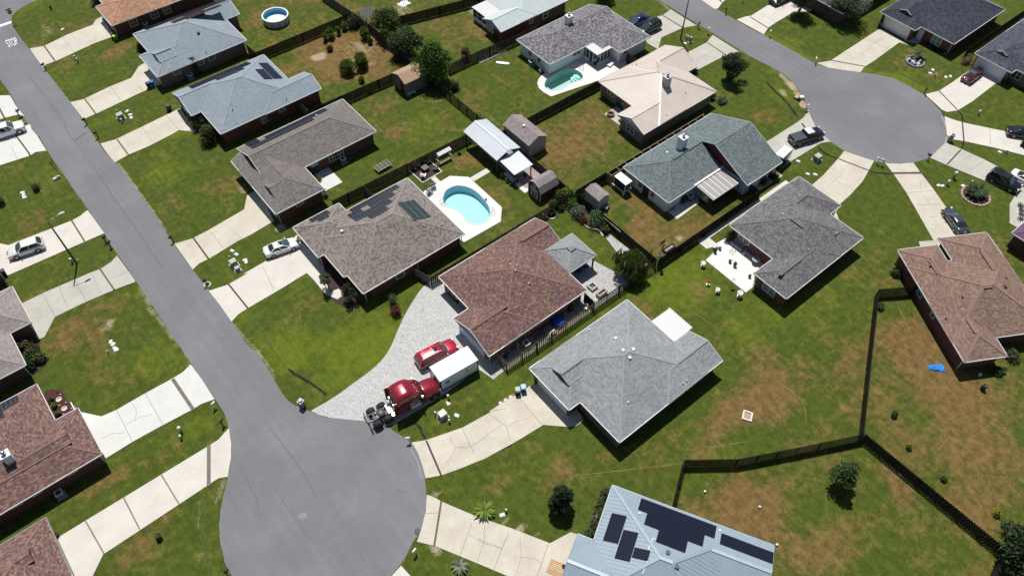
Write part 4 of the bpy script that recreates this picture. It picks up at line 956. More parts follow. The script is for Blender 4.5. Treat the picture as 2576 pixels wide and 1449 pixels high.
    def solar(s, quads, m=None, name='solar_array', plane=None):
        """each quad: four pixel corners on the roof -> slab"""
        for qd in quads:
            pts = []; cur = 'A1'
            for t in qd.split(','):
                p = t.split()
                if len(p) == 3: cur = p[0]; p = p[1:]
                st = '%s %s %s' % (cur, p[0], p[1])
                if plane:
                    a, b, c, side = next(q for q in s.roof.P[plane[0]]['pl'] if q[3] == plane[1]); u, v = s.px(st, 0), s.px(st, 1)
                    z = (a*u[0]+b*u[1]+c)/(1-a*(v[0]-u[0])-b*(v[1]-u[1])); pts.append(s.px(st, z)+(z,))
                else: pts.append(s.onroof(st))
            # flatten onto the roof plane of the centre
            cx = sum(p[0] for p in pts)/4; cy = sum(p[1] for p in pts)/4
            best = s.roof.P[plane[0]] if plane else max((p for p in s.roof.P if s.roof.ph(p, cx, cy) is not None), key=lambda p: s.roof.ph(p, cx, cy))
            if not plane: a, b, c, side = min(best['pl'], key=lambda q: q[0]*cx+q[1]*cy+q[2])
            ax = 1 if side in 'WE' else 0; oy = 1-ax
            us = sorted(p[ax] for p in pts); vs = sorted(p[oy] for p in pts)
            u0, u1 = (us[0]+us[1])/2, (us[2]+us[3])/2; v0, v1 = (vs[0]+vs[1])/2, (vs[2]+vs[3])/2
            def P(u, v, d):
                x, y = (v, u) if ax else (u, v); return (x, y, a*x+b*y+c+d)
            q = math.sqrt(1+a*a+b*b); mb = MB()
            tp = [P(u0, v0, .13), P(u1, v0, .13), P(u1, v1, .13), P(u0, v1, .13)]; bt = [P(u0, v0, .05), P(u1, v0, .05), P(u1, v1, .05), P(u0, v1, .05)]
            uv = [(0, 0), (u1-u0, 0), (u1-u0, (v1-v0)*q), (0, (v1-v0)*q)]
            if ax: tp = tp[::-1]; uv = uv[::-1]; bt = bt[::-1]
            mb.face(tp, uv)
            for k in range(4): mb.face([bt[k], bt[(k+1) % 4], tp[(k+1) % 4], tp[k]])
            mb.build(name, m or PV, s.root, s.off)
# ------------------------------------------------------------------ the houses (x across the street, y along it, metres)
H = {}
h = H[1] = House('brick_house', 'brick house with an orange brown shingle roof at the top edge near the stop sign', [(21.8, 134, 39.3, 149, 'WESN'), (20.5, 134.02, 30, 141.4, 'WSN')], SH_ORANGE, BR_RED)
h.garage('A1 990 180', 4.9); [h.window(p, 1.3, 1.3, 1.5, split=1) for p in ('A1 1240 195', 'A1 1438 118', 'A1 1555 75')]; h.pipe(20.75, 134.3); h.pipe(38.9, 134.2)
h = H[2] = House('brick_house', 'blue grey roofed brick house with staggered black panels along its far slope only', [(22.4, 115.8, 36.7, 129.5, 'WESN'), (30, 123.5, 39.3, 129.52, 'WSN'), (20.8, 115.82, 28, 123.1, 'WSN')], SH_BLUE, BR_MAUVE, dutch=((2, 'W', 1.7, .8),))
h.garage('A1 1430 700', 4.6); h.window('A1 1665 678', 1.2, .9, 1.8); h.window('A1 1990 540', 1.2, .9, 1.8); h.window('A1 1890 590', 1.2, .9, 1.8)
h.vent('A1 1872 320', .42); h.stack('A1 1945 503', .07, .25, DARKMETAL); h.ridgevent('A1 1460 520', 'A1 1610 462', .3)
h.solar(plane=(0, 'N'), quads=('A1 1360 280, 1700 140, 1730 150, 1390 290', 'A1 1620 215, 1900 95, 1930 105, 1650 228', 'A1 1750 180, 2060 50, 2075 60, 1770 195', 'A1 1700 145, 2100 -10, 2140 10, 1740 160'), m=PVB)
h = H[3] = House('brick_house', 'blue grey roofed brick house with two black panels on its back slope', [(22.6, 96.95, 37, 110.5, 'WESN'), (20.95, 103.6, 32, 110.52, 'ESN'), (30, 96.8, 40, 102.2, 'WSN')], SH_BLUE, BR_RED)
h.garage('A1 1760 1080', 4.9); h.window('A1 2500 1120', 1.2, 1.5, 1.5, GLASS_LT); h.window('B1 400 1030', 1.0, .8, 1.8)
h.stack('A1 2195 1045', .07, .25, DARKMETAL); h.stack('B1 450 945', .07, .25, DARKMETAL); h.vent('A1 2232 690', .2)
h.solar(plane=(0, 'N'), quads=('A1 1770 820, 2330 595, 2378 605, 1810 838', 'A1 2010 745, 2270 640, 2308 652, 2055 762'), m=PVB); h.solar(('B1 190 603, 275 600, 410 745, 325 748', 'B1 155 662, 230 660, 322 750, 240 752'), PVB)
h = H[4] = House('brick_house', 'brown grey roofed brick house with a long rear wing and black far slope panels', [(23, 82.8, 41.25, 92.5, 'ESN'), (21.1, 77.15, 28.85, 88, 'WES'), (21.12, 84, 23.3, 90.65, 'W'), (22.4, 78.9, 26, 83.1, 'SN', 3.0, .42)], SH_BROWNGREY, BR_RED, walls=[(21.6, 77.6, 28.4, 84), (23.3, 83.25, 40.8, 92.05)])
h.garage('A2 2480 640', 4.8); h.window('B1 900 1430', 1.9, 1.3, 1.4, split=1); h.window('B2 885 170', 1.9, 1.3, 1.45, split=1); h.window('B2 575 635', 1.2, .7, 1.9); h.door('B2 690 290', 1.7, 2.05, GLASS)
h.ridgevent('B1 120 1410', 'B1 815 1125', .4); h.ridgevent('B2 330 270', 'B2 395 350', .4); h.pipe(21.5, 77.5); h.pipe(28.5, 77.5); h.stack('B1 735 1100', .1, .3, TRIM)
h.solar(plane=(0, 'N'), quads=('B1 55 1368, 160 1315, 200 1332, 100 1385', 'B1 95 1385, 690 1120, 710 1135, 125 1405', 'B1 230 1290, 790 1050, 835 1040, 250 1305', 'B1 580 1135, 800 1030, 838 1042, 640 1135'), m=PVB)
h = H[5] = House('brick_house', 'taupe shingled hip roof house covered in gridded solar panels beside the blue pool', [(23.1, 57.9, 39.3, 71.6, 'WESN'), (21.7, 66.72, 29, 73.5, 'WESN'), (22.6, 61.75, 32, 70, 'WSN')], SH_TAUPE, BR_RED, walls=[(22.2, 67.2, 28.5, 73), (24.6, 58.4, 38.8, 71.1)])
h.garage('B2 640 1030', 4.8); h.window('B2 1525 1305', 1.3, 1.2, 1.5); h.window('B2 1770 1145', 1.1, .6, 2.0); [h.pipe(*p) for p in ((23.5, 58.3), (38.9, 58.2), (22.1, 67.1), (31.6, 58.2))]
h.vent('B2 972 900', .3, ZINC); h.ridgevent('B2 1310 785', 'B2 1410 745', .3); h.ridgevent('B2 870 820', 'B2 912 848', .3); h.ridgevent('B2 1870 860', 'B2 1918 836', .3)
h.solar(('B2 1030 700, 1480 460, 1522 482, 1075 715', 'B2 1210 650, 1435 525, 1472 552, 1250 672', 'B2 1018 748, 1140 690, 1180 710, 1060 775', 'B2 1060 775, 1410 590, 1450 618, 1110 802', 'B2 1200 755, 1380 665, 1420 688, 1245 778', 'B2 655 795, 820 700, 866 718, 700 812', 'B2 735 790, 838 740, 856 756, 755 806'))
h.solar(('B2 1493 625, 1665 610, 1815 770, 1640 790',), solar_mat('pv_green', (.016, .030, .028), (.12, .16, .15), 1/.26, 1/1.0, .14))
h = H[6] = House('brick_house', 'house with a red brown mottled shingle roof between the paver drive and the small gazebo', [(32.2, 40.42, 45.8, 54.1, 'WESN'), (29.8, 40.4, 38, 47.6, 'ESN'), (40, 48.85, 48.65, 54.12, 'WSN')], SH_RED, BR_MAUVE, gable_m=W_STUCCO, walls=[(30.25, 40.85, 37, 47.15), (32.65, 40.85, 45.35, 53.65), (40, 49.3, 48.2, 53.67)])
h.garage('B3 2200 620', 4.9); h.window('B3 2040 190', 1.2, 1.2, 1.5); h.pipe(30.2, 40.8); [h.vent(p, .3, mat('vent_tan', (.34, .2, .15), .7), .15) for p in ('C2 303 1210', 'C2 370 1217', 'C2 357 1268', 'C2 482 1388')]
h.ridgevent('B3 2200 527', 'B3 2530 310', .3); h.ridgevent('C2 415 985', 'C2 672 828', .3)
h = H[7] = House('house', 'mid grey hip roofed house with a white ribbed patio cover beside the wide curved drive', [(34.2, 22.32, 48.75, 36.05, 'WESN'), (32.5, 28.9, 40, 36.07, 'WSN'), (42, 22.3, 51.35, 27.8, 'WSN')], SH_GREY, BR_MAUVE, dutch=((1, 'W', 1.75, .78),))
h.garage('C3 700 1150', 4.9, 2.1); h.window('C3 600 1020', .5, 1.0, 1.4)
[h.vent(p, .34, ZINC, .2) for p in ('C3 1297 618', 'C3 1368 732', 'C3 1465 724', 'C3 1432 802')]; [h.stack(p, .07, .3) for p in ('C3 1048 542', 'C3 1968 1020', 'C3 1935 1046', 'C3 1415 1225')]
h.ridgevent('C3 785 945', 'C3 985 815', .35); h.ridgevent('C3 1890 840', 'C3 2160 640', .35)
mb = MB(); mb.box(48.8, 27.9, 2.42, 52.0, 31.8, 2.5)
for k in range(14): y = 27.95+k*.29; mb.box(48.8, y, 2.5, 52.0, y+.05, 2.55)
mb.box(52.0, 27.85, 2.36, 52.1, 31.85, 2.56); aw = mb.build('patio_cover', M_AWN, h.root, h.off)
mb = MB(); [mb.cyl((51.8, y, 0), (51.8, y, 2.42), .06, .06, 8) for y in (28.2, 29.8, 31.5)]; mb.build('post', TRIM, aw, h.off)

h = H[8] = House('house', 'house with a pale blue metal roof and black solar panels at the bottom edge', [(0, -13.3, 14.6, 0, 'WESN'), (8, -6.8, 17.4, .01, 'WSN'), (-1.75, -13.35, 6, -6.45, 'ESN')], M_BLUE, BR_GREY, origin=W('C4 1270 592', 2.6), ang=R(-61.0), ribs=.42, capw=.34, trim=M_BLUE)
h.solar(('C4 1540 712, 2250 985, 2230 1095, 1512 820', 'C4 1595 850, 2140 1052, 2118 1170, 1570 960', 'C4 1705 1010, 1978 1112, 1955 1232, 1680 1122', 'C4 2300 1005, 2835 1212, 2815 1320, 2288 1115', 'C4 1262 856, 1403 886, 1320 1142, 1180 1110', 'C4 1375 1015, 1510 1046, 1432 1312, 1285 1278', 'C4 1480 1180, 1625 1212, 1600 1305, 1448 1270'), PVB)
h.vent('C4 1792 1230', .42); h.vent('C4 1875 1365', .42); h.stack('C4 1525 860', .1, .2, TRIM); h.stack('C4 2280 1020', .1, .2, TRIM)
mb = MB()
for a, b in (('C4 1650 1095', 'C4 1605 1200'), ('C4 1600 1305', 'C4 1550 1430'), ('C4 1650 1095', 'C4 1680 1105')):
    p, q = h.onroof(a), h.onroof(b); mb.bar((p[0], p[1], p[2]+.06), (q[0], q[1], q[2]+.06), .07, .07)
mb.build('conduit', TRIM, h.roofo, h.off)
h = H[9] = House('brick_house', 'red brick house with a pale mist grey roof and a white screened porch', [(76, 90.8, 87.5, 104, 'WESN'), (71.8, 90.78, 80, 95.8, 'ESN')], SH_MIST, BR_RED, gable_m=W_STUCCO)
h.window('C1 160 245', 1.6, 1.5, 1.4, GLASS_LT, split=1); h.window('C1 640 140', 1.1, 1.5, 1.5); h.window('C1 495 195', .8, 1.0, 1.6); h.pipe(87.1, 91.1)
mb = MB(); mb.box(72.5, 95.9, 2.42, 76.6, 100, 2.5); [mb.box(72.5, 95.95+k*.32, 2.5, 76.6, 96+k*.32, 2.54) for k in range(13)]; pr = mb.build('porch_roof', M_AWN, h.root, h.off)
mb = MB(); mb.box(72.7, 96, 0, 72.8, 99.9, .75); mb.box(72.7, 99.8, 0, 76, 99.9, .75)
for y in (96.05, 97.3, 98.6, 99.85): mb.box(72.68, y-.05, .75, 72.8, y+.05, 2.42)
mb.box(72.7, 96, 1.4, 72.78, 99.9, 1.46); mb.build('porch_frame', TRIM, pr, h.off)
mb = MB(); mb.box(72.74, 96, .75, 72.76, 99.9, 2.42); mb.build('screen', mat('insect_screen', (.02, .022, .022), .8), pr, h.off)
h = H[10] = House('house', 'white walled house with a speckled dark roof and a white sunroom beside the green pool', [(72.5, 78.72, 89.4, 87.4, 'WSN'), (83.8, 73.75, 91, 84, 'WESN'), (82.2, 76.4, 86, 80, 'WSN')], SH_SPECK, W_WHITE, slope=.40, walls=[(72.95, 79.15, 89.1, 86.95), (84.2, 74.2, 90.6, 84)])
h.chimney('C1 860 150', 1.0, 5.6); h.ridgevent('C1 725 288', 'C1 1190 65', .35); h.ridgevent('C1 1190 135', 'C1 1325 215', .35); h.stack('C1 697 262', .14, .1, DARKMETAL)
h.window('C1 495 500', .9, 1.2, 1.6, split=0); h.window('C1 578 565', .9, 1.2, 1.6); h.window('C1 935 500', 1.8, .9, 1.8, split=1); h.window('C1 1410 505', .9, .8, 1.8)
mb = MB(); mb.box(80.4, 75.7, 2.45, 84.0, 79.2, 2.56); [mb.box(80.4, 75.75+k*.3, 2.56, 84.0, 75.8+k*.3, 2.6) for k in range(12)]; sr = mb.build('sunroom_roof', M_AWN, h.root, h.off)
mb = MB()
for x in (80.7, 81.5, 82.3, 83.1, 83.8): mb.box(x-.05, 75.95, 0, x+.05, 76.05, 2.45)
for y in (76, 76.9, 77.8, 78.7): mb.box(80.65, y-.05, 0, 80.75, y+.05, 2.45)
mb.box(80.65, 75.96, 0, 83.9, 76.04, .5); mb.box(80.66, 77.9, 0, 80.74, 79.1, .5); mb.build('sunroom_frame', TRIM, sr, h.off)
mb = MB(); mb.box(80.7, 75.99, .5, 83.9, 76.01, 2.45); mb.box(80.69, 76, .5, 80.71, 79.1, 2.45); mb.build('sunroom_glass', GLASS, sr, h.off)
h = H[11] = House('brick_house', 'taupe brick house with a ribbed beige metal roof and one pale chimney', [(75.8, 56.88, 88.9, 70.5, 'WESN'), (82, 63.2, 91.3, 70.52, 'WSN'), (72.5, 56.9, 82, 62.68, 'ESN')], M_BEIGE, BR_GREY, ribs=.5, capw=.3, gable_m=W_STUCCO, trim=M_BEIGE, ridge_m=metal('metal_beige_cap', (.52, .44, .39)))
h.chimney('C1 1790 725', 1.0, 6.1, mat('chimney_tan', (.44, .44, .46), .7)); h.window('C1 1255 880', 1.7, .9, 1.7, split=1); h.window('C1 1458 1205', 1.6, 1.5, 1.4, split=1); h.door('C1 1370 960', 1.6, 2.0, GLASS); h.pipe(76.2, 70.1)
h.stack('C1 1495 612', .1, .2); h.stack('C1 1960 880', .08, .2); h.stack('C1 1780 1090', .08, .2)
h = H[12] = House('house', 'white brick house with a two level green grey roof and a dark red gable', [(65.1, 44.55, 78, 53.72, 'WSN'), (76.4, 39.85, 84.2, 53.74, 'SN')], SH_GREEN, W_WHITE, gable_m=mat('gable_dark_red', (.085, .022, .016), .85, .25, 3), walls=[(65.55, 45, 78, 53.3), (76.85, 40.3, 83.8, 53.3)])
h.chimney('C1 1940 1295', 1.05, 6.2); h.ridgevent('C2 1835 212', 'C2 2125 40', .4); h.stack('C2 1785 155', .15, .15, TRIM); h.stack('C2 1760 85', .08, .15)
h.window('C2 1645 545', .8, 1.2, 1.5); h.window('C2 1515 470', .9, 1.0, 1.4); h.door('C2 1580 520', 1.2, 2.0, mat('dark_door', (.03, .025, .022), .6))
mb = MB()
TIN = metal('corrugated_tin', (.36, .345, .33), .5, .2)
mb.mesh([(70.7, 41.1, 2.25), (77.0, 41.1, 2.25), (77.0, 44.7, 2.5), (70.7, 44.7, 2.5), (70.7, 41.1, 2.2), (77.0, 41.1, 2.2), (77.0, 44.7, 2.45), (70.7, 44.7, 2.45)], [(0, 1, 2, 3), (7, 6, 5, 4), (0, 4, 5, 1), (1, 5, 6, 2), (2, 6, 7, 3), (3, 7, 4, 0)])
for k in range(32): x = 70.75+k*.2; mb.bar((x, 41.1, 2.27), (x, 44.7, 2.52), .07, .05)
pc = mb.build('patio_roof', TIN, h.root, h.off)
mb = MB()
for k in (2, 7, 12, 16, 21, 26): x = 70.8+k*.2; mb.bar((x, 41.12, 2.292), (x, 44.7, 2.542), .16, .045)
mb.build('skylight_strip', mat('clear_sheet', (.62, .61, .58), .5, .1), pc, h.off)
mb = MB(); [mb.box(x-.05, 41.3, 0, x+.05, 41.4, 2.2) for x in (70.8, 72.9, 74.9, 76.9)]; [mb.box(70.8, y, 0, 70.88, y+.08, 2.2) for y in (42.0, 42.7, 43.4, 44.1)]; mb.build('post', DARKMETAL, pc, h.off)
mb = MB(); mb.box(70.82, 41.9, .9, 70.84, 44.2, 2.1); mb.build('window', GLASS_LT, pc, h.off)
mb = MB(); mb.bar((70.5, 44.62, 2.62), (77.1, 44.62, 2.62), .3, .12); mb.bar((77.0, 39.9, 2.6), (77.0, 44.6, 2.6), .3, .1); mb.build('roof_flashing', TRIM, h.roofo, h.off)
h = H[13] = House('brick_house', 'dark grey shingled red brick house with a white patio full of garden ornaments', [(68.6, 23.42, 81.1, 36.38, 'WESN'), (72, 29.0, 83.7, 36.4, 'WESN'), (64.68, 23.4, 76, 28.75, 'WESN')], SH_DARK, BR_RED, walls=[(69.05, 23.87, 80.65, 35.93), (72, 29.5, 83.25, 35.95), (65.1, 23.85, 76, 28.3)])
h.window('C2 2510 970', 1.9, .9, 1.6, split=1); h.window('D3 188 140', 1.9, 1.5, 1.5, GLASS_LT, split=1); [h.ridgevent(*p) for p in (('D2 375 655', 'D2 525 550'), ('D2 385 780', 'D2 500 860'), ('D2 785 925', 'D2 828 895'), ('D2 255 1325', 'D2 470 1160'))]
h.stack('D2 292 738', .18, .2, ZINC); h.stack('D2 118 640', .09, .2); h.stack('D2 255 655', .09, .2); h.stack('D2 540 1075', .1, .2); h.stack('D2 560 1290', .1, .2); h.pipe(65.05, 28.4); h.garage('D2 720 780', 4.6)
h = H[14] = House('brick_house', 'red brick house with a sprawling brown shingle roof at the right edge', [(0, -15.1, 13.5, -2.85, 'WESN'), (0.01, -9, 5.73, 0, 'WESN'), (6.45, -9, 13.52, 1.12, 'WESN'), (.02, -17.85, 5.66, -8, 'WESN')], SH_BROWN, BR_RED, origin=W('D2 1380 1070', 2.6), ang=R(-30.2), ridge_m=shingle('shingle_brown_cap', stops((.34, .235, .175), .9, 1.12)), capw=.3)
h.window('D3 1585 190', 1.1, 1.1, 1.6); h.window('D3 1722 390', .8, 1.0, 1.6); h.window('D3 2140 850', 2.0, .7, 1.8, split=1); [h.ridgevent(*p) for p in (('D2 1690 1180', 'D2 1770 1295'), ('D2 2165 1080', 'D2 2300 1265'), ('D3 2190 130', 'D3 2275 128'), ('D3 2035 435', 'D3 2130 568'))]
h.stack('D2 1690 1225', .16, .2, DARKMETAL); h.stack('D3 1995 232', .12, .2, DARKMETAL); h.stack('D3 1835 435', .12, .2, DARKMETAL); h.vent('D3 2395 135', .4); h.stack('D3 2405 50', .1, .2, DARKMETAL); h.garage('D2 1990 980', 4.7); h.pipe(.4, -17.4)
h = H[15] = House('brick_house', 'red brick house with a near black navy roof and white double garage door', [(129.9, 40, 146.3, 53.5, 'WESN'), (128.15, 46.4, 138, 53.52, 'WSN')], SH_NAVY, BR_RED, dutch=((1, 'W', 1.75, .62),), rake=TRIM)
h.garage('D1 1370 265', 4.9); h.window('D1 1770 375', 1.7, 1.5, 1.4, GLASS_LT, split=1); h.door('D1 1640 300'); h.pipe(130.3, 40.4); h.vent('D1 2045 0', .5, mat('skylight_tan', (.5, .45, .4)), .1)
h = H[16] = House('brick_house', 'slate roofed brick house with a white trimmed gable behind the maroon coupe', [(131.8, 21, 147, 36.4, 'WESN'), (130.35, 29.7, 140, 36.42, 'WSN')], SH_SLATE, BR_MAUVE, dutch=((1, 'W', 1.9, .6),), rake=TRIM)
h.garage('D1 2270 640', 4.9); h.window('D1 2500 715', 1.5, 1.4, 1.5, split=1)
h = H[17] = House('brick_house', 'purple tinged roof corner of a brick house peeping in at the right edge', [(97.7, -4, 112, 11.2, 'WESN')], SH_PURPLE, BR_DARK)
h.pipe(98.1, 10.8)
h = H[18] = House('brick_house', 'brick house with a mauve grey stepped roof above the bushy left flower bed', [(-27, 79.9, -11.32, 87.1, 'WESN'), (-30, 74.05, -13.9, 84, 'WESN')], SH_PINKGREY, BR_DARK)
h.pipe(-14.3, 74.4)
h = H[19] = House('brick_house', 'dark red brown roofed house with a pale chimney beside the bed of stone rings', [(-34, 57.2, -11.2, 64.5, 'WESN'), (-32, 57.21, -13.8, 70.62, 'WESN')], SH_RED, BR_RED, dutch=((0, 'E', 2.0, .6),))
h.chimney('A4 40 300', .9, 5.6); h.window('A4 680 475', 1.0, .6, 2.0); h.window('A4 345 670', 1.0, .6, 2.0); h.window('A4 155 780', 1.0, .6, 2.0); h.pipe(-11.6, 57.55); h.garage('A3 800 1400', 4.9)
h.solar(('A3 -30 1250, 165 1158, 182 1215, -30 1320', 'A3 -60 1320, 38 1300, 42 1360, -60 1400'), PV)
h = H[20] = House('brick_house', 'red brown roofed house in the bottom left corner at the long concrete drive', [(-36, 40, -18.58, 53.85, 'WESN'), (-36, 46.42, -18.56, 53.87, 'WESN')], SH_RED, BR_RED, dutch=((1, 'E', 2.2, .5),))
h = H[21] = House('brick_house', 'corner of a brick house just showing at the left edge beside the parked silver crossover', [(-28, 90.8, -11.7, 104, 'WESN')], SH_PINKGREY, BR_DARK); h.pipe(-11.95, 91.05)
h = H[22] = House('brick_house', 'shaded brick house mostly hidden behind the pale leaved trees at the top right', [(122.5, 57.4, 141, 71, 'WESN')], SH_SLATE, BR_DARK)

# ------------------------------------------------------------------ sheds, pavilions
def simple_roof(mb, x0, y0, x1, y1, ze, zr, axis, t=.06):
    if axis == 'x':
        ym = (y0+y1)/2; A = [(x0, y0, ze), (x1, y0, ze), (x1, ym, zr), (x0, ym, zr)]; B = [(x0, ym, zr), (x1, ym, zr), (x1, y1, ze), (x0, y1, ze)]
        uA = [(p[0], p[1]) for p in A]; uB = [(p[0], p[1]) for p in B]
    else:
        xm = (x0+x1)/2; A = [(x0, y0, ze), (xm, y0, zr), (xm, y1, zr), (x0, y1, ze)]; B = [(xm, y0, zr), (x1, y0, ze), (x1, y1, ze), (xm, y1, zr)]
        uA = [(p[1], p[0]) for p in A]; uB = [(p[1], p[0]) for p in B]
    for q, u in ((A, uA), (B, uB)):
        mb.face(q, u); mb.face([(p[0], p[1], p[2]-t) for p in q[::-1]])
        for i in range(4): a, b = q[i], q[(i+1) % 4]; mb.face([(a[0], a[1], a[2]-t), (b[0], b[1], b[2]-t), b, a])
def shed(name, label, x0, y0, x1, y1, ze, zr, axis, roof_m, wall_m, ov=.15):
    c = ((x0+x1)/2, (y0+y1)/2, 0); r = thing(name, label, 'shed', c); mb = MB(); simple_roof(mb, x0-ov, y0-ov, x1+ov, y1+ov, ze, zr, axis); ro = mb.build('roof', roof_m, r, c)
    k = (zr-ze)/(((y1-y0) if axis == 'x' else (x1-x0))/2+ov); zw = ze+k*ov-.07; mb = MB()
    zt = zr-.07
    if axis == 'x':
        ym = (y0+y1)/2
        for x in (x0, x1): mb.face([(x, y0, 0), (x, y1, 0), (x, y1, zw), (x, ym, zt), (x, y0, zw)], [(y0, 0), (y1, 0), (y1, zw), (ym, zt), (y0, zw)])
        for y in (y0, y1): mb.face([(x0, y, 0), (x1, y, 0), (x1, y, zw), (x0, y, zw)], [(x0, 0), (x1, 0), (x1, zw), (x0, zw)])
    else:
        xm = (x0+x1)/2
        for y in (y0, y1): mb.face([(x0, y, 0), (x1, y, 0), (x1, y, zw), (xm, y, zt), (x0, y, zw)], [(x0, 0), (x1, 0), (x1, zw), (xm, zt), (x0, zw)])
        for x in (x0, x1): mb.face([(x, y0, 0), (x, y1, 0), (x, y1, zw), (x, y0, zw)], [(y0, 0), (y1, 0), (y1, zw), (y0, zw)])
    mb.build('wall', wall_m, r, c); return r, c, ro
def siding(name, c0, c1, w=.2):
    if name in MATS: return MATS[name]
    m, nt, b = nodes(name); uv = nt.nodes.new('ShaderNodeUVMap'); sp = nt.nodes.new('ShaderNodeSeparateXYZ'); nt.links.new(uv.outputs[0], sp.inputs[0])
    fr = mth(nt, 'FRACT', mth(nt, 'DIVIDE', sp.outputs[0], w)); c = mixc(nt, mth(nt, 'LESS_THAN', fr, .14), c0, c1)
    c = mixc(nt, .4, c, ramp(nt, noise(nt, geopos(nt), 2, 4), [(.3, (.3, .3, .3)), (.7, (.7, .7, .7))]), 'SOFT_LIGHT')
    nt.links.new(c, b.inputs['Base Color']); b.inputs['Roughness'].default_value = .85; MATS[name] = m; return m
r, c, _ = shed('garden_shed', 'weathered wooden shed with a tan roof under the bright green tree', 51.15, 89.6, 55.2, 93.15, 2.5, 3.3, 'x', SH_SAND, siding('shed_boards', (.20, .155, .125), (.12, .09, .075)))
mb = MB(); 
mb.box(51.09, 90.1, .05, 51.13, 91.1, 2.0); mb.build('door', mat('shed_door', (.05, .022, .02), .7), r, c)
r, c, ro = shed('garden_shed', 'long pinkish grey shed standing beside the white metal pavilion', 57.45, 66.0, 60.85, 72.0, 2.5, 3.5, 'y', SH_PINKGREY, siding('shed_putty', (.36, .33, .30), (.31, .285, .26)))
mb = MB(); mb.cbox(58.9, 69.0, 3.4, .32, .32, .22); mb.build('roof_vent', TRIM, ro, c)
shed('garden_shed', 'small grey metal shed in the corner of the worn brown yard', 58.2, 51.35, 60.2, 54.2, 2.0, 2.45, 'y', SH_PINKGREY, siding('shed_metal', (.50, .52, .54), (.42, .44, .46), .16), .08)
# red barn shed with a gambrel roof
BARN = siding('barn_red', (.105, .018, .022), (.07, .012, .015))
r = thing('barn_shed', 'small dark red barn shed with a gambrel roof and white trimmed doors', 'shed', (54.4, 59.1, 0)); c = (54.4, 59.1, 0)
x0, x1, y0, y1 = 52.75, 56.1, 57.75, 60.45; ym = (y0+y1)/2
pf = [(y0-.12, 1.75), (y0+.42, 2.72), (ym, 3.15), (y1-.42, 2.72), (y1+.12, 1.75)]
mb = MB()
for (a, za), (b, zb) in zip(pf[:-1], pf[1:]):
    L = math.hypot(b-a, zb-za); v0 = za
    mb.face([(x0-.1, a, za), (x1+.1, a, za), (x1+.1, b, zb), (x0-.1, b, zb)], [(x0, v0), (x1, v0), (x1, v0+L), (x0, v0+L)]); mb.face([(x0-.1, b, zb-.05), (x1+.1, b, zb-.05), (x1+.1, a, za-.05), (x0-.1, a, za-.05)])
mb.build('roof', SH_PINKGREY, r, c)
mb = MB(); gp = [(y0, 0), (y1, 0), (y1, 1.9), (y1-.45, 2.66), (ym, 3.08), (y0+.45, 2.66), (y0, 1.9)]
for x in (x0, x1): mb.face([(x, y, z) for y, z in gp], gp)
for y in (y0, y1): mb.face([(x0, y, 0), (x1, y, 0), (x1, y, 1.9), (x0, y, 1.9)], [(x0, 0), (x1, 0), (x1, 1.9), (x0, 1.9)])
mb.build('wall', BARN, r, c)
mb = MB(); X = x0-.03
def seg(a, b, w=.09): mb.bar((X, a[0], a[1]), (X, b[0], b[1]), w, .03, (1, 0, 0))
for a, b in (((ym-.7, .05), (ym-.7, 1.85)), ((ym+.7, .05), (ym+.7, 1.85)), ((ym, .05), (ym, 1.85)), ((ym-.7, 1.85), (ym+.7, 1.85)), ((ym-.7, .08), (ym+.7, .08)), ((ym-.66, .1), (ym-.05, 1.8)), ((ym+.66, .1), (ym+.05, 1.8)), ((ym-.7, 1.55), (ym+.7, 1.55))): seg(a, b)
mb.build('door', TRIM, r, c)
mb = MB()
for a, b in (((ym-.2, 2.2), (ym+.2, 2.2)), ((ym-.2, 2.7), (ym+.2, 2.7)), ((ym-.2, 2.2), (ym-.2, 2.7)), ((ym+.2, 2.2), (ym+.2, 2.7))): seg(a, b)
mb.build('loft_window', TRIM, r, c)
mb = MB()
for (a, za), (b, zb) in zip(pf[:-1], pf[1:]): seg((a, za-.02), (b, zb-.02), .1)
seg((y0, 0), (y0, 1.9)); seg((y1, 0), (y1, 1.9)); mb.build('trim', TRIM, r, c)
# white metal pavilion
c = (53.8, 70, 0); r = thing('metal_pavilion', 'open sided pavilion with a long white ribbed metal roof over a slate patio', 'pavilion', c)
mb = MB(); simple_roof(mb, 51.5, 66.25, 56.0, 74.45, 2.7, 3.55, 'y', .05)
for k in range(28):
    y = 66.35+k*.3
    mb.bar((51.5, y, 2.715), (53.75, y, 3.565), .05, .04); mb.bar((56, y, 2.715), (53.75, y, 3.565), .05, .04)
mb.bar((53.75, 66.25, 3.57), (53.75, 74.45, 3.57), .3, .03); mb.build('roof', M_WHITE, r, c)
mb = MB(); mb.mesh([(51.95, 62.75, 2.2), (55.5, 62.75, 2.2), (55.5, 66.3, 2.5), (51.95, 66.3, 2.5), (51.95, 62.75, 2.14), (55.5, 62.75, 2.14), (55.5, 66.3, 2.44), (51.95, 66.3, 2.44)], [(0, 1, 2, 3), (7, 6, 5, 4), (0, 4, 5, 1), (1, 5, 6, 2), (2, 6, 7, 3), (3, 7, 4, 0)])
for k in range(12): x = 52.0+k*.31; mb.bar((x, 62.75, 2.215), (x, 66.3, 2.515), .05, .04)
mb.build('lean_to_roof', M_WHITE, r, c)
PW = mat('post_timber', (.10, .062, .045), .8, .2)
for x, y in ((51.7, 74.1), (51.7, 70.2), (51.7, 66.5), (55.7, 74.1), (55.7, 70.2), (55.7, 66.5)):
    mb = MB(); mb.box(x-.08, y-.08, 0, x+.08, y+.08, 2.72); mb.build('post', PW, r, c)
for x, y in ((52.1, 62.95), (55.3, 62.95)):
    mb = MB(); mb.box(x-.07, y-.07, 0, x+.07, y+.07, 2.18); mb.build('post', PW, r, c)
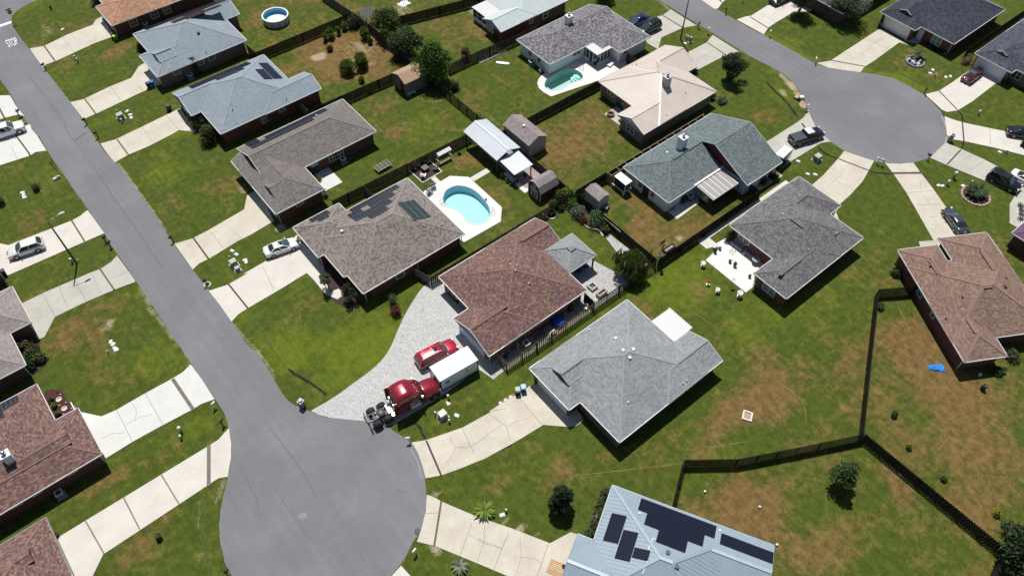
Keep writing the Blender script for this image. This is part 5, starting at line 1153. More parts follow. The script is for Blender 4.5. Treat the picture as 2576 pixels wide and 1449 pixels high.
# gazebo
c = (48.3, 46.37, 0); r = thing('gazebo', 'square gazebo with a grey shingled pyramid roof beside the red brown roof', 'gazebo', c)
x0, y0, x1, y1, ze, zr = 45.85, 43.87, 50.77, 48.87, 2.6, 3.85; mb = MB(); a = (48.3, 46.37)
co = [(x0, y0), (x1, y0), (x1, y1), (x0, y1)]
for i in range(4):
    p, q = co[i], co[(i+1) % 4]; L = math.hypot(q[0]-p[0], q[1]-p[1]); mb.face([(p[0], p[1], ze), (q[0], q[1], ze), (a[0], a[1], zr)], [(0, 0), (L, 0), (L/2, 2.75)])
    mb.bar((p[0], p[1], ze+.01), (a[0], a[1], zr+.01), .24, .04)
mb.face([(p[0], p[1], ze-.1) for p in co[::-1]]); ro = mb.build('roof', SH_GREY, r, c)
mb = MB(); mb.cbox(a[0], a[1], zr-.3, 1.0, 1.0, .2, 0, .9); mb.build('cupola_base', DARKMETAL, ro, c)
mb = MB(); mb.cbox(a[0], a[1], zr-.09, 1.05, 1.05, .26, 0, .06); mb.build('cupola', SH_GREY, ro, c)
mb = MB()
for i in range(4): p, q = co[i], co[(i+1) % 4]; mb.bar((p[0], p[1], ze-.05), (q[0], q[1], ze-.05), .08, .14)
mb.build('fascia', mat('gazebo_trim', (.30, .36, .34), .6), ro, c)
for x in (x0+.3, x1-.3):
    for y in (y0+.3, y1-.3): mb = MB(); mb.box(x-.09, y-.09, 0, x+.09, y+.09, 2.55); mb.build('post', PW, r, c)
# black playhouse-like coop with white roof
c = (63.8, 52.3, 0); r = thing('screened_coop', 'black screened coop with a flat white roof and white rails beside the white brick house', 'coop', c)
mb = MB(); mb.mesh([(63.15, 51.05, 2.2), (64.45, 51.05, 2.3), (64.45, 53.5, 2.3), (63.15, 53.5, 2.2), (63.15, 51.05, 2.14), (64.45, 51.05, 2.24), (64.45, 53.5, 2.24), (63.15, 53.5, 2.14)], [(0, 1, 2, 3), (7, 6, 5, 4), (0, 4, 5, 1), (1, 5, 6, 2), (2, 6, 7, 3), (3, 7, 4, 0)]); mb.build('roof', M_WHITE, r, c)
mb = MB(); mb.box(63.3, 51.25, 0.3, 64.4, 53.4, 2.12); mb.build('cage', mat('coop_mesh', (.02, .02, .022), .8), r, c)
mb = MB()
for q in ((62.95, 51.15), (62.95, 53.5)): mb.bar((q[0], q[1], 0), (q[0], q[1], .85), .07, .07)
mb.bar((62.95, 51.15, .85), (62.95, 53.5, .85), .1, .06); mb.bar((62.95, 51.15, .85), (64.5, 51.15, .85), .1, .06)
for z in (.4, 1.3, 1.9): mb.bar((63.6, 51.2, z), (64.3, 51.2, z), .03, .05)
for x in (63.3, 64.4):
    for y in (51.25, 53.4): mb.bar((x, y, 0), (x, y, 2.14), .08, .08)
mb.build('frame', TRIM, r, c)
# dark pergola
c = (57.2, 110.2, 0); r = thing('pergola', 'dark lattice topped pergola in the fence corner beside the first leafy tree', 'pergola', c)
PD = mat('pergola_dark', (.045, .042, .05), .7, .2); co = [(56.0, 108.7), (58.4, 109.4), (58.4, 111.5), (56.0, 111.3)]
mb = MB()
for k in range(11): t = k/10; mb.bar((56+2.4*t, 108.7+.7*t, 2.42), (56+2.4*t, 111.3+.2*t, 2.42), .08, .06)
for k in range(12): t = k/11; mb.bar((56, 108.7+2.6*t, 2.48), (58.4, 109.4+2.1*t, 2.48), .1, .05)
mb.build('lattice_roof', mat('pergola_grey', (.10, .10, .12), .7, .2), r, c)
for p in co: mb = MB(); mb.bar((p[0], p[1], 0), (p[0], p[1], 2.42), .1, .1); mb.build('post', PD, r, c)
# ------------------------------------------------------------------ fences
def wood(name, c0, c1, c2):
    if name in MATS: return MATS[name]
    m, nt, b = nodes(name)
    at = nd(nt, 'ShaderNodeUVMap'); sp = nt.nodes.new('ShaderNodeSeparateXYZ'); nt.links.new(at.outputs[0], sp.inputs[0])
    wn = nt.nodes.new('ShaderNodeTexWhiteNoise'); wn.noise_dimensions = '1D'; nt.links.new(sp.outputs[0], wn.inputs['W'])
    k = mth(nt, 'ADD', mth(nt, 'MULTIPLY', wn.outputs[0], .6), mth(nt, 'MULTIPLY', noise(nt, geopos(nt), 1.3, 4), .4))
    c = ramp(nt, k, [(.15, c0), (.5, c1), (.85, c2)])
    nt.links.new(c, b.inputs['Base Color']); b.inputs['Roughness'].default_value = .9; b.inputs['Specular IOR Level'].default_value = .2
    MATS[name] = m; return m
F_DARK = wood('fence_black_brown', (.016, .014, .014), (.030, .026, .025), (.055, .047, .043))
F_BROWN = wood('fence_weathered', (.036, .030, .026), (.066, .054, .047), (.105, .088, .076))
F_NEW = wood('fence_fresh', (.15, .105, .06), (.23, .17, .10), (.32, .25, .16))
F_GREY = wood('fence_grey', (.10, .088, .082), (.15, .135, .125), (.21, .19, .175))
def fence(label, pts, m=F_DARK, h=1.83, style='shadow', name='wooden_fence', post_m=None, group=None):
    pts = WL(pts, h) if isinstance(pts, str) else pts
    c = ((pts[0][0]+pts[-1][0])/2, (pts[0][1]+pts[-1][1])/2, 0); r = thing(name, label, 'fence', c, 0, group)
    mb = MB(); rb = MB(); posts = []; sd = 0
    for a, b in zip(pts[:-1], pts[1:]):
        L = math.hypot(b[0]-a[0], b[1]-a[1]); d = ((b[0]-a[0])/L, (b[1]-a[1])/L); nx, ny = -d[1], d[0]
        n = max(1, int(L/.152)); w = L/n
        for i in range(n):
            t = (i+.5)*w; sd += 1
            o = (.045 if i % 2 else -.045) if style == 'shadow' else .035
            hh = h+random.uniform(-.025, .02)
            if style == 'gap' and i % 2: continue
            cx, cy = a[0]+d[0]*t+nx*o, a[1]+d[1]*t+ny*o; hw = w*(.52 if style == 'shadow' else .47 if style != 'gap' else .5); th = .011
            P = lambda u, z, v: (cx+d[0]*u+nx*v, cy+d[1]*u+ny*v, z)
            prof = [(-hw, .04), (hw, .04), (hw, hh-.06), (hw*.5, hh), (-hw*.5, hh), (-hw, hh-.06)]
            k0 = len(mb.f); q = [P(u, z, th) for u, z in prof]; k = [P(u, z, -th) for u, z in prof]
            uv = [(sd*.37, 0)]*6
            mb.face(q[::-1], uv); mb.face(k, uv)
            for e in range(6): mb.face([k[e], q[e], q[(e+1) % 6], k[(e+1) % 6]][::-1], [(sd*.37, 0)]*4)
        for z in (.35, .95, 1.5):
            rb.bar((a[0], a[1], z*h/1.83), (b[0], b[1], z*h/1.83), .05, .09)
        k = max(1, round(L/2.44)); posts += [(a[0]+(b[0]-a[0])*i/k, a[1]+(b[1]-a[1])*i/k) for i in range(k)]
    posts.append(pts[-1])
    mb.build('picket_panel', m, r, c); rb.build('rail', m, r, c)
    pm = None
    for p in posts:
        if pm is None:
            q = MB(); q.box(-.05, -.05, 0, .05, .05, h+.02); pm = q.build('post', post_m or m, r); pm.location = (p[0]-c[0], p[1]-c[1], 0)
        else:
            o = pm.copy(); COL.objects.link(o); o.location = (p[0]-c[0], p[1]-c[1], 0)
    return r
fence('dark picket fence between the round above ground pool and the bare sandy lot', [(35.3, 113.0), (55.4, 112.8)])
fence('grey board fence running from the pergola corner up past the top edge', [(54.6, 122), (55.5, 112.9), (55.9, 108.3)], F_GREY, 1.83, 'board')
fence('dark board fence behind two leafy trees beside the bare sandy lot', [(55.9, 108.1), (55.95, 93.9)], F_BROWN, 1.83, 'board')
fence('dark picket fence running from the leafy trees up to the white screened porch house', [(58.6, 107.3), (62, 106.4), (80, 101.8)], F_DARK)
fence('dark picket fence along the near side of the sandy lot up to the wooden shed', [(37.2, 94.45), (51.1, 93.9), (55.9, 93.7)])
fence('dark picket fence from the bright green tree past the ladders to the white house', [(60.0, 90.0), (66, 89.85), (73.2, 89.3), (78.6, 89.3)], F_BROWN)
fence('dark picket fence running from the wooden shed down to the white pavilion', [(55.9, 93.5), (56.0, 86.6), (56.15, 74.9)], F_DARK)
fence('weathered fence beside the green pool and the beige metal roof', [(56.6, 71.6), (85.6, 71.3)], F_BROWN, 1.75, 'board')
fence('picket fence between the long rear wing house and the pool house', [(28.8, 75.25), (56.2, 74.35)], F_BROWN)
fence('leaning fence behind the white pavilion and the pinkish grey shed', [(56.6, 71.4), (56.75, 64), (56.8, 55.3)], F_BROWN, 1.6, 'board')
fence('brown picket fence between the blue pool yard and the red brown roof', [(31.6, 55.25), (56.6, 55.1)], F_BROWN)
fence('dark double fence between the curved garden bed and the worn brown yard', [(56.95, 54.9), (57.05, 38.7)], F_DARK, 1.83, 'board')
fence('dark fence from the grey metal shed corner to the black screened coop', [(57.1, 55.05), (63.1, 55.0)], F_DARK, 1.83, 'board')
fence('long dark fence dividing the worn brown yard from the white ornament patio', [(57.2, 38.55), (78.2, 38.5)], F_DARK, 1.83, 'board')
fence('sunlit picket fence along the narrow paved side yard full of stored things', [(31.2, 40.3), (31.2, 38.7), (45.6, 38.68)], F_NEW, 1.83, 'gap')
fence('dark picket fence between the paved patio and the grey roofed house', [(45.7, 38.68), (56.8, 38.6)], F_BROWN, 1.83, 'gap')
fence('short dark picket screen across the end of the paved side yard', [(45.7, 40.6), (45.7, 38.9)], F_DARK, 1.83, 'board')
fence('long dark fence bending round the brown yard of the sprawling brown roof', [(80.3, 14.2), (76.1, 17.0), (66, 11.1), (57.2, 5.9)], F_DARK)
fence('dark picket fence dipping from the three way corner to the pale blue metal roof', [(57.0, 5.75), (50, 9.3), (43.5, 12.7), (38.75, 16.4), (33.4, 13.2)], F_DARK)
fence('dark picket fence running down the right from the three way corner to the shadowed tree', [(57.15, 5.6), (57.3, -4), (57.45, -11.6), (52.5, -12.6)], F_DARK)
fence('short fence beside the red brick wall of the taupe roofed house', [(31.6, 55.6), (30.9, 57.9)], F_GREY, 1.83, 'board')
fence('short fence panel linking the taupe house to the picket fence behind', [(33.8, 75.0), (33.9, 72.0)], F_GREY, 1.83, 'board')
fence('short fence panel at the back corner of the first blue grey house', [(36.4, 115.9), (36.6, 113.2)], F_GREY, 1.83, 'board')
fence('short fence panel at the back corner of the second blue grey house', [(35.8, 97.0), (36.0, 94.6)], F_GREY, 1.83, 'board')
fence('fresh tan board gate between the black coop and the white brick house', [(63.15, 54.9), (63.2, 53.3)], F_NEW, 1.7, 'board')
fence('dark fence strip with pale rails beside the white brick house', [(63.3, 55.05), (84, 55.0)], F_DARK, 1.75, 'board', post_m=F_NEW)
fence('short dark fence at the corner of the white brick house and the patio roof', [(78.2, 38.7), (78.3, 41.6)], F_BROWN, 1.5, 'board')
fence('weathered fence panel at the corner of the speckled roof house', [(85.6, 71.5), (85.8, 73.9)], F_BROWN, 1.75, 'board')
fence('dark fence behind the navy roofed house at the right edge', [(132, 38.2), (160, 38.0)], F_DARK)
c = (66, 54.3, 0)
mb = MB()
for a, b in (((63.2, 54.95), (84, 54.95)), ((63.2, 54.1), (84, 54.1))): mb.bar((a[0], a[1], 1.78), (b[0], b[1], 1.78), .09, .06)
for k in range(13): x = 63.3+k*1.7; mb.bar((x, 54.1, 1.8), (x, 54.95, 1.8), .08, .05)
o = mb.build('timber_frame', F_NEW, None, c, c); tag(o, 'long pale timber ladder frame along the far side of the white brick house', 'frame')
# ------------------------------------------------------------------ vehicles
def paint(name, col, flake=.25, rough=.25):
    if name in MATS: return MATS[name]
    m, nt, b = nodes(name); b.inputs['Base Color'].default_value = col+(1,); b.inputs['Metallic'].default_value = flake; b.inputs['Roughness'].default_value = rough
    b.inputs['Coat Weight'].default_value = 1.0; b.inputs['Coat Roughness'].default_value = .05
    f = noise(nt, objpos(nt), 3, 3); c = ramp(nt, f, [(.3, tuple(x*.93 for x in col)), (.7, col)]); nt.links.new(c, b.inputs['Base Color'])
    MATS[name] = m; return m
P_WHITE = paint('paint_white', (.80, .80, .80), 0, .3); P_SILVER = paint('paint_silver', (.70, .72, .74), .1); P_RED = paint('paint_red', (.40, .012, .035), .15); P_TRUCK = paint('paint_dark_red', (.24, .008, .02), .2)
P_GREY = paint('paint_slate', (.085, .09, .115), .5); P_BLACK = paint('paint_black', (.008, .009, .012), .2); P_BLUE = paint('paint_blue', (.012, .03, .11), .4); P_MAROON = paint('paint_maroon', (.085, .006, .014), .4); P_NAVY = paint('paint_dark_navy', (.012, .014, .024), .4)
TYRE = mat('tyre', (.018, .018, .019), .8, .2, 8); RIM = mat('alloy', (.42, .43, .44), .3, .1, 6, .8); LAMP = glass('head_lamp', (.62, .65, .66), .1); TAIL = glass('tail_lamp', (.18, .008, .010), .15); BLACKTRIM = mat('black_trim', (.015, .015, .016), .5, .1)
AUTOGLASS = glass('auto_glass', (.020, .028, .030), .04); WIND = glass('windscreen', (.05, .085, .085), .04); CHROME = mat('chrome', (.62, .63, .64), .28, .03, 3, .7)
PLATE = mat('number_plate', (.6, .6, .58), .5)
SPEC = dict(
 sedan=dict(L=4.86, W=1.84, prof=[(-.5, .60, .80), (-.487, .86, .90), (-.44, 1.0, .96), (-.33, 1.03, 1), (.10, .98, 1), (.24, .95, 1), (.36, .87, .97), (.45, .76, .90), (.488, .64, .82), (.5, .48, .74)], belt=.97, gl=(-1.78, 1.12, -.98, .28), wb=.82, wr=.62, H=1.45, wheels=(-1.42, 1.40), r=.33),
 coupe=dict(L=4.75, W=1.88, prof=[(-.5, .62, .80), (-.487, .92, .90), (-.44, 1.02, .97), (-.30, 1.02, 1), (.10, .97, 1), (.24, .94, 1), (.36, .86, .98), (.45, .76, .92), (.488, .66, .84), (.5, .48, .76)], belt=.97, gl=(-1.75, .82, -.75, .02), wb=.80, wr=.60, H=1.36, wheels=(-1.36, 1.36), r=.34),
 suv=dict(L=4.68, W=1.86, prof=[(-.5, .66, .84), (-.49, .98, .93), (-.46, 1.10, .97), (-.34, 1.10, 1), (.10, 1.06, 1), (.24, 1.02, 1), (.37, .95, .97), (.455, .84, .9), (.49, .70, .83), (.5, .5, .76)], belt=1.07, gl=(-2.18, 1.02, -1.72, .25), wb=.84, wr=.68, H=1.66, wheels=(-1.38, 1.36), r=.36),
 bigsuv=dict(L=5.5, W=2.0, prof=[(-.5, .72, .90), (-.495, 1.08, .96), (-.47, 1.20, .99), (-.34, 1.2, 1), (.12, 1.16, 1), (.24, 1.15, 1), (.38, 1.10, .99), (.46, .98, .95), (.49, .82, .9), (.5, .55, .84)], belt=1.17, gl=(-2.62, 1.28, -2.38, .62), wb=.92, wr=.78, H=1.90, wheels=(-1.58, 1.72), r=.40),
 boxsuv=dict(L=4.75, W=1.92, prof=[(-.5, .70, .90), (-.495, 1.05, .96), (-.47, 1.18, .99), (-.34, 1.18, 1), (.12, 1.14, 1), (.24, 1.12, 1), (.38, 1.06, .98), (.46, .95, .93), (.49, .8, .88), (.5, .55, .82)], belt=1.14, gl=(-2.24, 1.08, -2.05, .55), wb=.88, wr=.76, H=1.82, wheels=(-1.38, 1.42), r=.39),
 pickup=dict(L=5.7, W=2.0, prof=[(-.5, .85, .96), (-.495, 1.28, .99), (-.47, 1.30, 1), (-.34, 1.28, 1), (.12, 1.2, 1), (.24, 1.19, 1), (.38, 1.15, .99), (.465, 1.04, .95), (.49, .9, .9), (.5, .6, .85)], belt=1.19, gl=(-.62, 1.42, -.46, .72), wb=.92, wr=.74, H=1.92, wheels=(-1.85, 1.85), r=.42))
def car(name, label, cat, pos, ang, spec, pm, bed=None, sunroof=False, roof_m=None, rails=False, glass_roof=False, group=None):
    s = SPEC[spec]; L, W_ = s['L'], s['W']/2; root = thing(name, label, cat, pos, ang, group)
    mb = MB(); rings = []
    for fx, zt, k in s['prof']:
        x = fx*L; w = W_*k; zb = .30 if abs(fx) < .47 else .36+.08*(abs(fx) > .495); zs = max(zb+.08, min(zt-.1, s['belt']-.12)); zm = (zb+zs)/2
        rings.append([(x, -w*.90, zb), (x, -w*.99, zb+.1*min(1, zs-zb)), (x, -w, zm), (x, -w*.985, zs), (x, -w*.90, zt-.015), (x, -w*.5, zt+.02), (x, w*.5, zt+.02), (x, w*.90, zt-.015), (x, w*.985, zs), (x, w, zm), (x, w*.99, zb+.1*min(1, zs-zb)), (x, w*.90, zb)])
    mb.loft(rings); mb.build('body', pm, root)
    x0, x1, r0, r1 = s['gl']; b, H, wb, wr = s['belt']-.03, s['H'], s['wb'], s['wr']; ht = H-.07
    bl, br, fl, fr_ = (x0, wb*.93, b), (x0, -wb*.93, b), (x1, wb*.95, b), (x1, -wb*.95, b); tl, tr, ul, ur = (r0, wr*.93, ht), (r0, -wr*.93, ht), (r1, wr*.95, ht), (r1, -wr*.95, ht)
    bm, tm_ = (x0*.45+x1*.55, wb, b), (r0*.5+r1*.5, wr, ht)
    def pane(nm, q, m): g = MB(); g.face(q); g.build(nm, m, root)
    def bow(p, q, n, dx, dz): return [(p[0]+(q[0]-p[0])*i/n+dx*math.sin(math.pi*i/n), p[1]+(q[1]-p[1])*i/n, p[2]+(q[2]-p[2])*i/n+dz*math.sin(math.pi*i/n)) for i in range(n+1)]
    def bpane(nm, a, c, d, e, m, dx):
        g = MB(); lo = bow(a, c, 6, dx, .02); hi = bow(d, e, 6, dx*.4, .04)
        g.mesh(lo+hi, [(i, i+1, 8+i, 7+i) for i in range(6)], True); g.build(nm, m, root)
    bpane('windscreen', fr_, fl, ur, ul, WIND, .1); bpane('rear_window', bl, br, tl, tr, AUTOGLASS, -.06)
    for sg in (1, -1):
        m_ = lambda p: (p[0], p[1]*sg, p[2])
        q = [m_(bl), m_(bm), m_(fl), m_(ul), m_(tm_), m_(tl)]
        pane('side_window', q if sg < 0 else q[::-1], AUTOGLASS)
    rm = roof_m or pm; mb = MB(); rg = []
    for i in range(7):
        t = i/6; x = r0-.05+(r1-r0+.1)*t; k = 1-.06*abs(2*t-1)**3; z = ht+.07*(1-abs(2*t-1)**2.5*.8)
        rg.append([(x, -wr*k-.015, ht-.03), (x, -wr*k*.96, ht+.02), (x, -wr*k*.6, z), (x, 0, z+.01), (x, wr*k*.6, z), (x, wr*k*.96, ht+.02), (x, wr*k+.015, ht-.03)])
    mb.loft(rg); ro = mb.build('roof', rm, root)
    for sg in (1, -1):
        f = lambda p: (p[0], p[1]*sg, p[2])
        for u, v, w1 in ((fl, ul, .07), (bl, tl, .10 if spec != 'pickup' else .16), ((bm[0], bm[1], b), (tm_[0], tm_[1], ht), .09)): mb = MB(); mb.bar(f(u), f(v), w1, .06); mb.build('pillar', pm, root)
    if sunroof: g = MB(); xx = r0+(r1-r0)*(.76); g.cbox(xx, 0, H-.03, .62, .82, .035, 0, .95); g.build('sunroof', AUTOGLASS, ro)
    if rails:
        g = MB(); [g.bar((r0+.15, y, H+.06), (r1-.15, y, H+.06), .05, .05) for y in (-wr*.85, wr*.85)]; [g.bar((x, -wr*.85, H+.07), (x, wr*.85, H+.07), .05, .03) for x in ((r0+r1)/2-.75, (r0+r1)/2+.35)]; g.build('roof_rail', BLACKTRIM if pm is not P_RED else P_RED, ro)
    r = s['r']
    for x in s['wheels']:
        for sg in (-1, 1):
            a = MB(); a.cyl((x, sg*(W_-.12), r), (x, sg*(W_+.006), r), r+.075, r+.075, 20); ar = a.build('wheel_arch', BLACKTRIM, root)
            w = MB(); w.cyl((x, sg*(W_-.20), r), (x, sg*(W_+.022), r), r, r*.97, 18); wh = w.build('wheel', TYRE, root)
            q = MB(); q.cyl((x, sg*(W_-.02), r), (x, sg*(W_+.028), r), r*.66, r*.62, 12)
            for k in range(5): t = k*2*math.pi/5; q.bar((x, sg*(W_+.034), r), (x+r*.6*math.cos(t), sg*(W_+.03), r+r*.6*math.sin(t)), .07, .02)
            q.build('rim', RIM, wh)
    zl = s['prof'][-3][1]-.10
    for sg in (-1, 1):
        q = MB(); q.cbox(L*.475, sg*W_*.70, zl, .22, .40, .15, sg*-.35, .9); q.build('headlight', LAMP, root)
        q = MB(); q.cbox(-L*.487, sg*W_*.74, s['prof'][1][1]-.24, .14, .34, .2, 0, .95); q.build('tail_light', TAIL, root)
        q = MB(); q.cbox(x1-.28, sg*(W_+.12), s['belt']+.0, .12, .24, .16, 0, .85); q.build('mirror', pm, root)
    q = MB(); q.cbox(L*.492, 0, .56, .08, W_*1.0, .2); q.build('grille', BLACKTRIM, root)
    q = MB(); q.cbox(-L*.5, 0, .72, .03, .46, .17); q.build('number_plate', PLATE, root)
    for bx_ in (L*.488, -L*.49): q = MB(); q.cbox(bx_, 0, .35, .12, W_*1.7, .17, 0, .95); q.build('bumper', BLACKTRIM if spec in ('boxsuv',) else pm, root)
    if bed is not None:
        q = MB(); q.cbox((-L*.49+x0)/2, 0, 1.285, abs(-L*.49-x0)-.1, W_*1.74, .05); q.build('bed_cover', bed, root)
    return root
car('sedan', 'white sedan with a sunroof parked nose in beside the taupe roofed house', 'car', (19.25, 73.15), R(-12), 'sedan', P_WHITE, sunroof=True)
car('crossover', 'silver white crossover facing away from the long street on the left hand drive', 'car', (-8.05, 94.75), R(169.5), 'suv', P_SILVER, roof_m=P_WHITE)
car('pickup_truck', 'white crew cab pickup truck nosing out to the long street at the left edge', 'pickup truck', (-2.55, 120.75), R(-8), 'pickup', P_WHITE, bed=BLACKTRIM)
car('large_suv', 'bright red long bodied sport utility with a sunroof beside the white container', 'car', (25.72, 45.75), R(-6.5), 'bigsuv', P_RED, sunroof=True, rails=True)
car('pickup_truck', 'silver roofed dark pickup truck with a black covered bed at the second turning circle', 'pickup truck', (93.75, 42.15), R(-16), 'pickup', P_NAVY, bed=mat('tonneau', (.035, .04, .05), .5), roof_m=P_SILVER)
car('sedan', 'dark grey sedan parked at the head of the drive beside the sprawling brown roof', 'car', (96.0, 17.75), R(61.3), 'sedan', P_GREY)
car('boxy_suv', 'black boxy four wheel drive with roof rails beside the white coupe at the right edge', 'car', (108.75, 17.6), R(-84), 'boxsuv', P_NAVY, rails=True, sunroof=True)
car('coupe', 'white coupe with a dark rear window partly cut by the right edge', 'car', (111.7, 15.6), R(-82), 'coupe', P_WHITE)
car('coupe', 'maroon two door coupe facing the white garage of the slate roofed house', 'car', (128.0, 34.3), R(2), 'coupe', P_MAROON, roof_m=mat('soft_top', (.05, .055, .065), .7))
car('sedan', 'black car with a red tail light cut by the right edge of the photo', 'car', (W('D1 2460 1330')[0]+2.25, W('D1 2460 1330')[1]-.35), heading(W('D1 1990 1240'), W('D1 2576 1330')), 'sedan', P_NAVY)
car('sedan', 'dark blue car half hidden behind the speckled roof', 'car', (94.9, 80.5), R(178), 'sedan', P_BLUE)
car('boxy_suv', 'black sport utility parked nose in beside the dark blue car at the speckled roof', 'car', (94.9, 77.6), R(178), 'boxsuv', P_BLACK)
car('boxy_suv', 'black sport utility facing the street under the tree at the top edge', 'car', (120.6, 69.0), R(178), 'boxsuv', P_BLACK)
# highway tractor
root = thing('semi_truck', 'dark red sleeper cab highway tractor without a trailer nosed up to the white container', 'truck', (18.9, 42.6), R(-7.5))
mb = MB()
def rr(x, w, z0, z1, k=.12): return [(x, -w, z0), (x, -w, z1-k), (x, -w+k, z1), (x, -w*.4, z1+.03), (x, w*.4, z1+.03), (x, w-k, z1), (x, w, z1-k), (x, w, z0)]
mb.loft([rr(-1.35, 1.18, .75, 3.42, .2), rr(-.9, 1.22, .75, 3.62, .2), rr(.1, 1.22, .75, 3.72, .22), rr(.75, 1.18, .75, 3.60, .25), rr(1.25, 1.12, .75, 3.0, .2), rr(1.75, 1.05, .75, 2.72, .18)]); mb.build('sleeper_cab', P_TRUCK, root)
def hr(x, w, z0, z1): return [(x, -w, z0), (x, -w*1.02, z0+.35), (x, -w*.97, z1-.42), (x, -w*.72, z1-.06), (x, -w*.3, z1), (x, w*.3, z1), (x, w*.72, z1-.06), (x, w*.97, z1-.42), (x, w*1.02, z0+.35), (x, w, z0)]
mb = MB(); mb.loft([hr(1.7, 1.06, .7, 2.02), hr(2.3, 1.10, .62, 1.96), hr(3.1, 1.12, .6, 1.82), hr(3.8, 1.06, .6, 1.66), hr(4.08, .94, .66, 1.45), hr(4.16, .8, .8, 1.2)]); mb.build('hood', P_TRUCK, root)
mb = MB(); mb.mesh([(2.2, -.92, 1.95), (2.2, .92, 1.95), (1.80, .92, 2.62), (1.80, -.92, 2.62), (1.77, -1.0, 1.95), (1.77, 1.0, 1.95), (1.77, .95, 2.64), (1.77, -.95, 2.64)], [(0, 1, 2, 3), (0, 3, 7, 4), (1, 5, 6, 2)]); mb.build('windscreen', AUTOGLASS, root)
for sg in (1, -1):
    mb = MB(); q = [(1.0, sg*1.165, 1.95), (1.7, sg*1.06, 1.95), (1.65, sg*1.06, 2.55), (1.0, sg*1.13, 2.6)]; mb.face([(p[0], p[1]+sg*.03, p[2]) for p in (q if sg < 0 else q[::-1])]); mb.build('side_window', AUTOGLASS, root)
    mb = MB(); mb.cyl((3.2, sg*.9, .52), (3.2, sg*1.145, .52), .64, .64, 22); mb.build('wheel_arch', BLACKTRIM, root)
    mb = MB(); mb.cbox(4.02, sg*.80, .95, .16, .34, .26, 0, .9); mb.build('headlight', LAMP, root)
    mb = MB(); mb.cyl((.2, sg*1.0, .72), (1.5, sg*1.0, .72), .31, .31, 16); mb.build('fuel_tank', CHROME, root)
    mb = MB(); mb.cbox(1.65, sg*1.34, 2.0, .16, .1, .5); mb.bar((1.6, sg*1.05, 2.2), (1.65, sg*1.34, 2.2), .04, .04); mb.build('mirror', CHROME, root)
    mb = MB(); mb.box(-1.75, sg*1.2-.02, .85, -1.33, sg*1.2+.02, 3.35); mb.build('side_fairing', P_TRUCK, root)
    mb = MB(); mb.cyl((-1.55, sg*.55, 1.1), (-1.55, sg*.55, 2.3), .09, .09, 10); mb.build('exhaust_stack', CHROME, root)
    for x, n in ((3.2, 1), (-2.55, 2), (-3.85, 2)):
        y0, y1 = (sg*.82, sg*1.18) if n == 1 else (sg*.62, sg*1.22)
        w = MB(); w.cyl((x, y0, .52), (x, y1, .52), .52, .52, 22)
        if n == 2: w.cyl((x, sg*.905, .52), (x, sg*.935, .52), .40, .40, 16)
        wh = w.build('wheel', TYRE, root); q = MB(); q.cyl((x, y1-sg*.08, .52), (x, y1+sg*.012, .52), .27, .2, 14); q.build('rim', RIM if n == 1 else DARKMETAL, wh)
        if n == 2:
            g = MB(); g.box(x+.70, min(sg*.62, sg*1.22), .55, x+.72, max(sg*.62, sg*1.22), .98); g.build('mud_flap', BLACKTRIM, root)
mb = MB()
for sg in (-1, 1): mb.box(-4.5, sg*.43-.05, .78, 3.9, sg*.43+.05, 1.02)
for x in (-4.45, -3.85, -3.2, -2.55, -1.9): mb.box(x-.06, -.43, .8, x+.06, .43, .98)
mb.box(-4.62, -1.2, .62, -4.54, 1.2, .82); mb.box(-4.7, -1.22, .25, -4.66, -.62, .75); mb.box(-4.7, .62, .25, -4.66, 1.22, .75)
for x in (-2.55, -3.85): mb.cyl((x, -.7, .52), (x, .7, .52), .13, .13, 10); mb.cyl((x, 0, .35), (x, 0, .75), .22, .2, 12)
mb.build('chassis_frame', DARKMETAL, root)
mb = MB(); mb.lathe([(.001, 1.19), (.5, 1.19), (.52, 1.14), (.52, 1.08), (.001, 1.08)], -3.0, 0, 20); mb.box(-3.65, -.30, 1.05, -3.05, -.1, 1.15); mb.box(-3.65, .1, 1.05, -3.05, .30, 1.15); mb.build('fifth_wheel', mat('fifth_wheel_steel', (.06, .065, .075), .45, .2), root)
mb = MB(); mb.box(-2.3, -.62, 1.03, -1.5, .62, 1.07); mb.build('deck_plate', mat('tread_plate', (.62, .62, .63), .5, .05, 8, .0), root)
mb = MB(); mb.cbox(-1.75, -.95, .6, .75, .42, .5, 0, .95, .04); mb.build('tool_box', CHROME, root)
mb = MB(); mb.box(-1.37, -1.0, 1.0, -1.345, 1.0, 3.25); mb.build('cab_back', mat('cab_back_dark', (.04, .008, .012), .5), root)
mb = MB(); [mb.cbox(1.33, y, 2.93, .1, .1, .09, 0, .6) for y in (-.75, -.26, 0, .26, .75)]; mb.build('marker_lamp', LAMP, root)
mb = MB(); mb.cbox(4.12, 0, .7, .06, 1.1, .62); mb.build('grille', CHROME, root)
mb = MB(); mb.cbox(4.1, 0, .38, .25, 2.2, .3, 0, .95, .05); mb.build('bumper', CHROME, root)
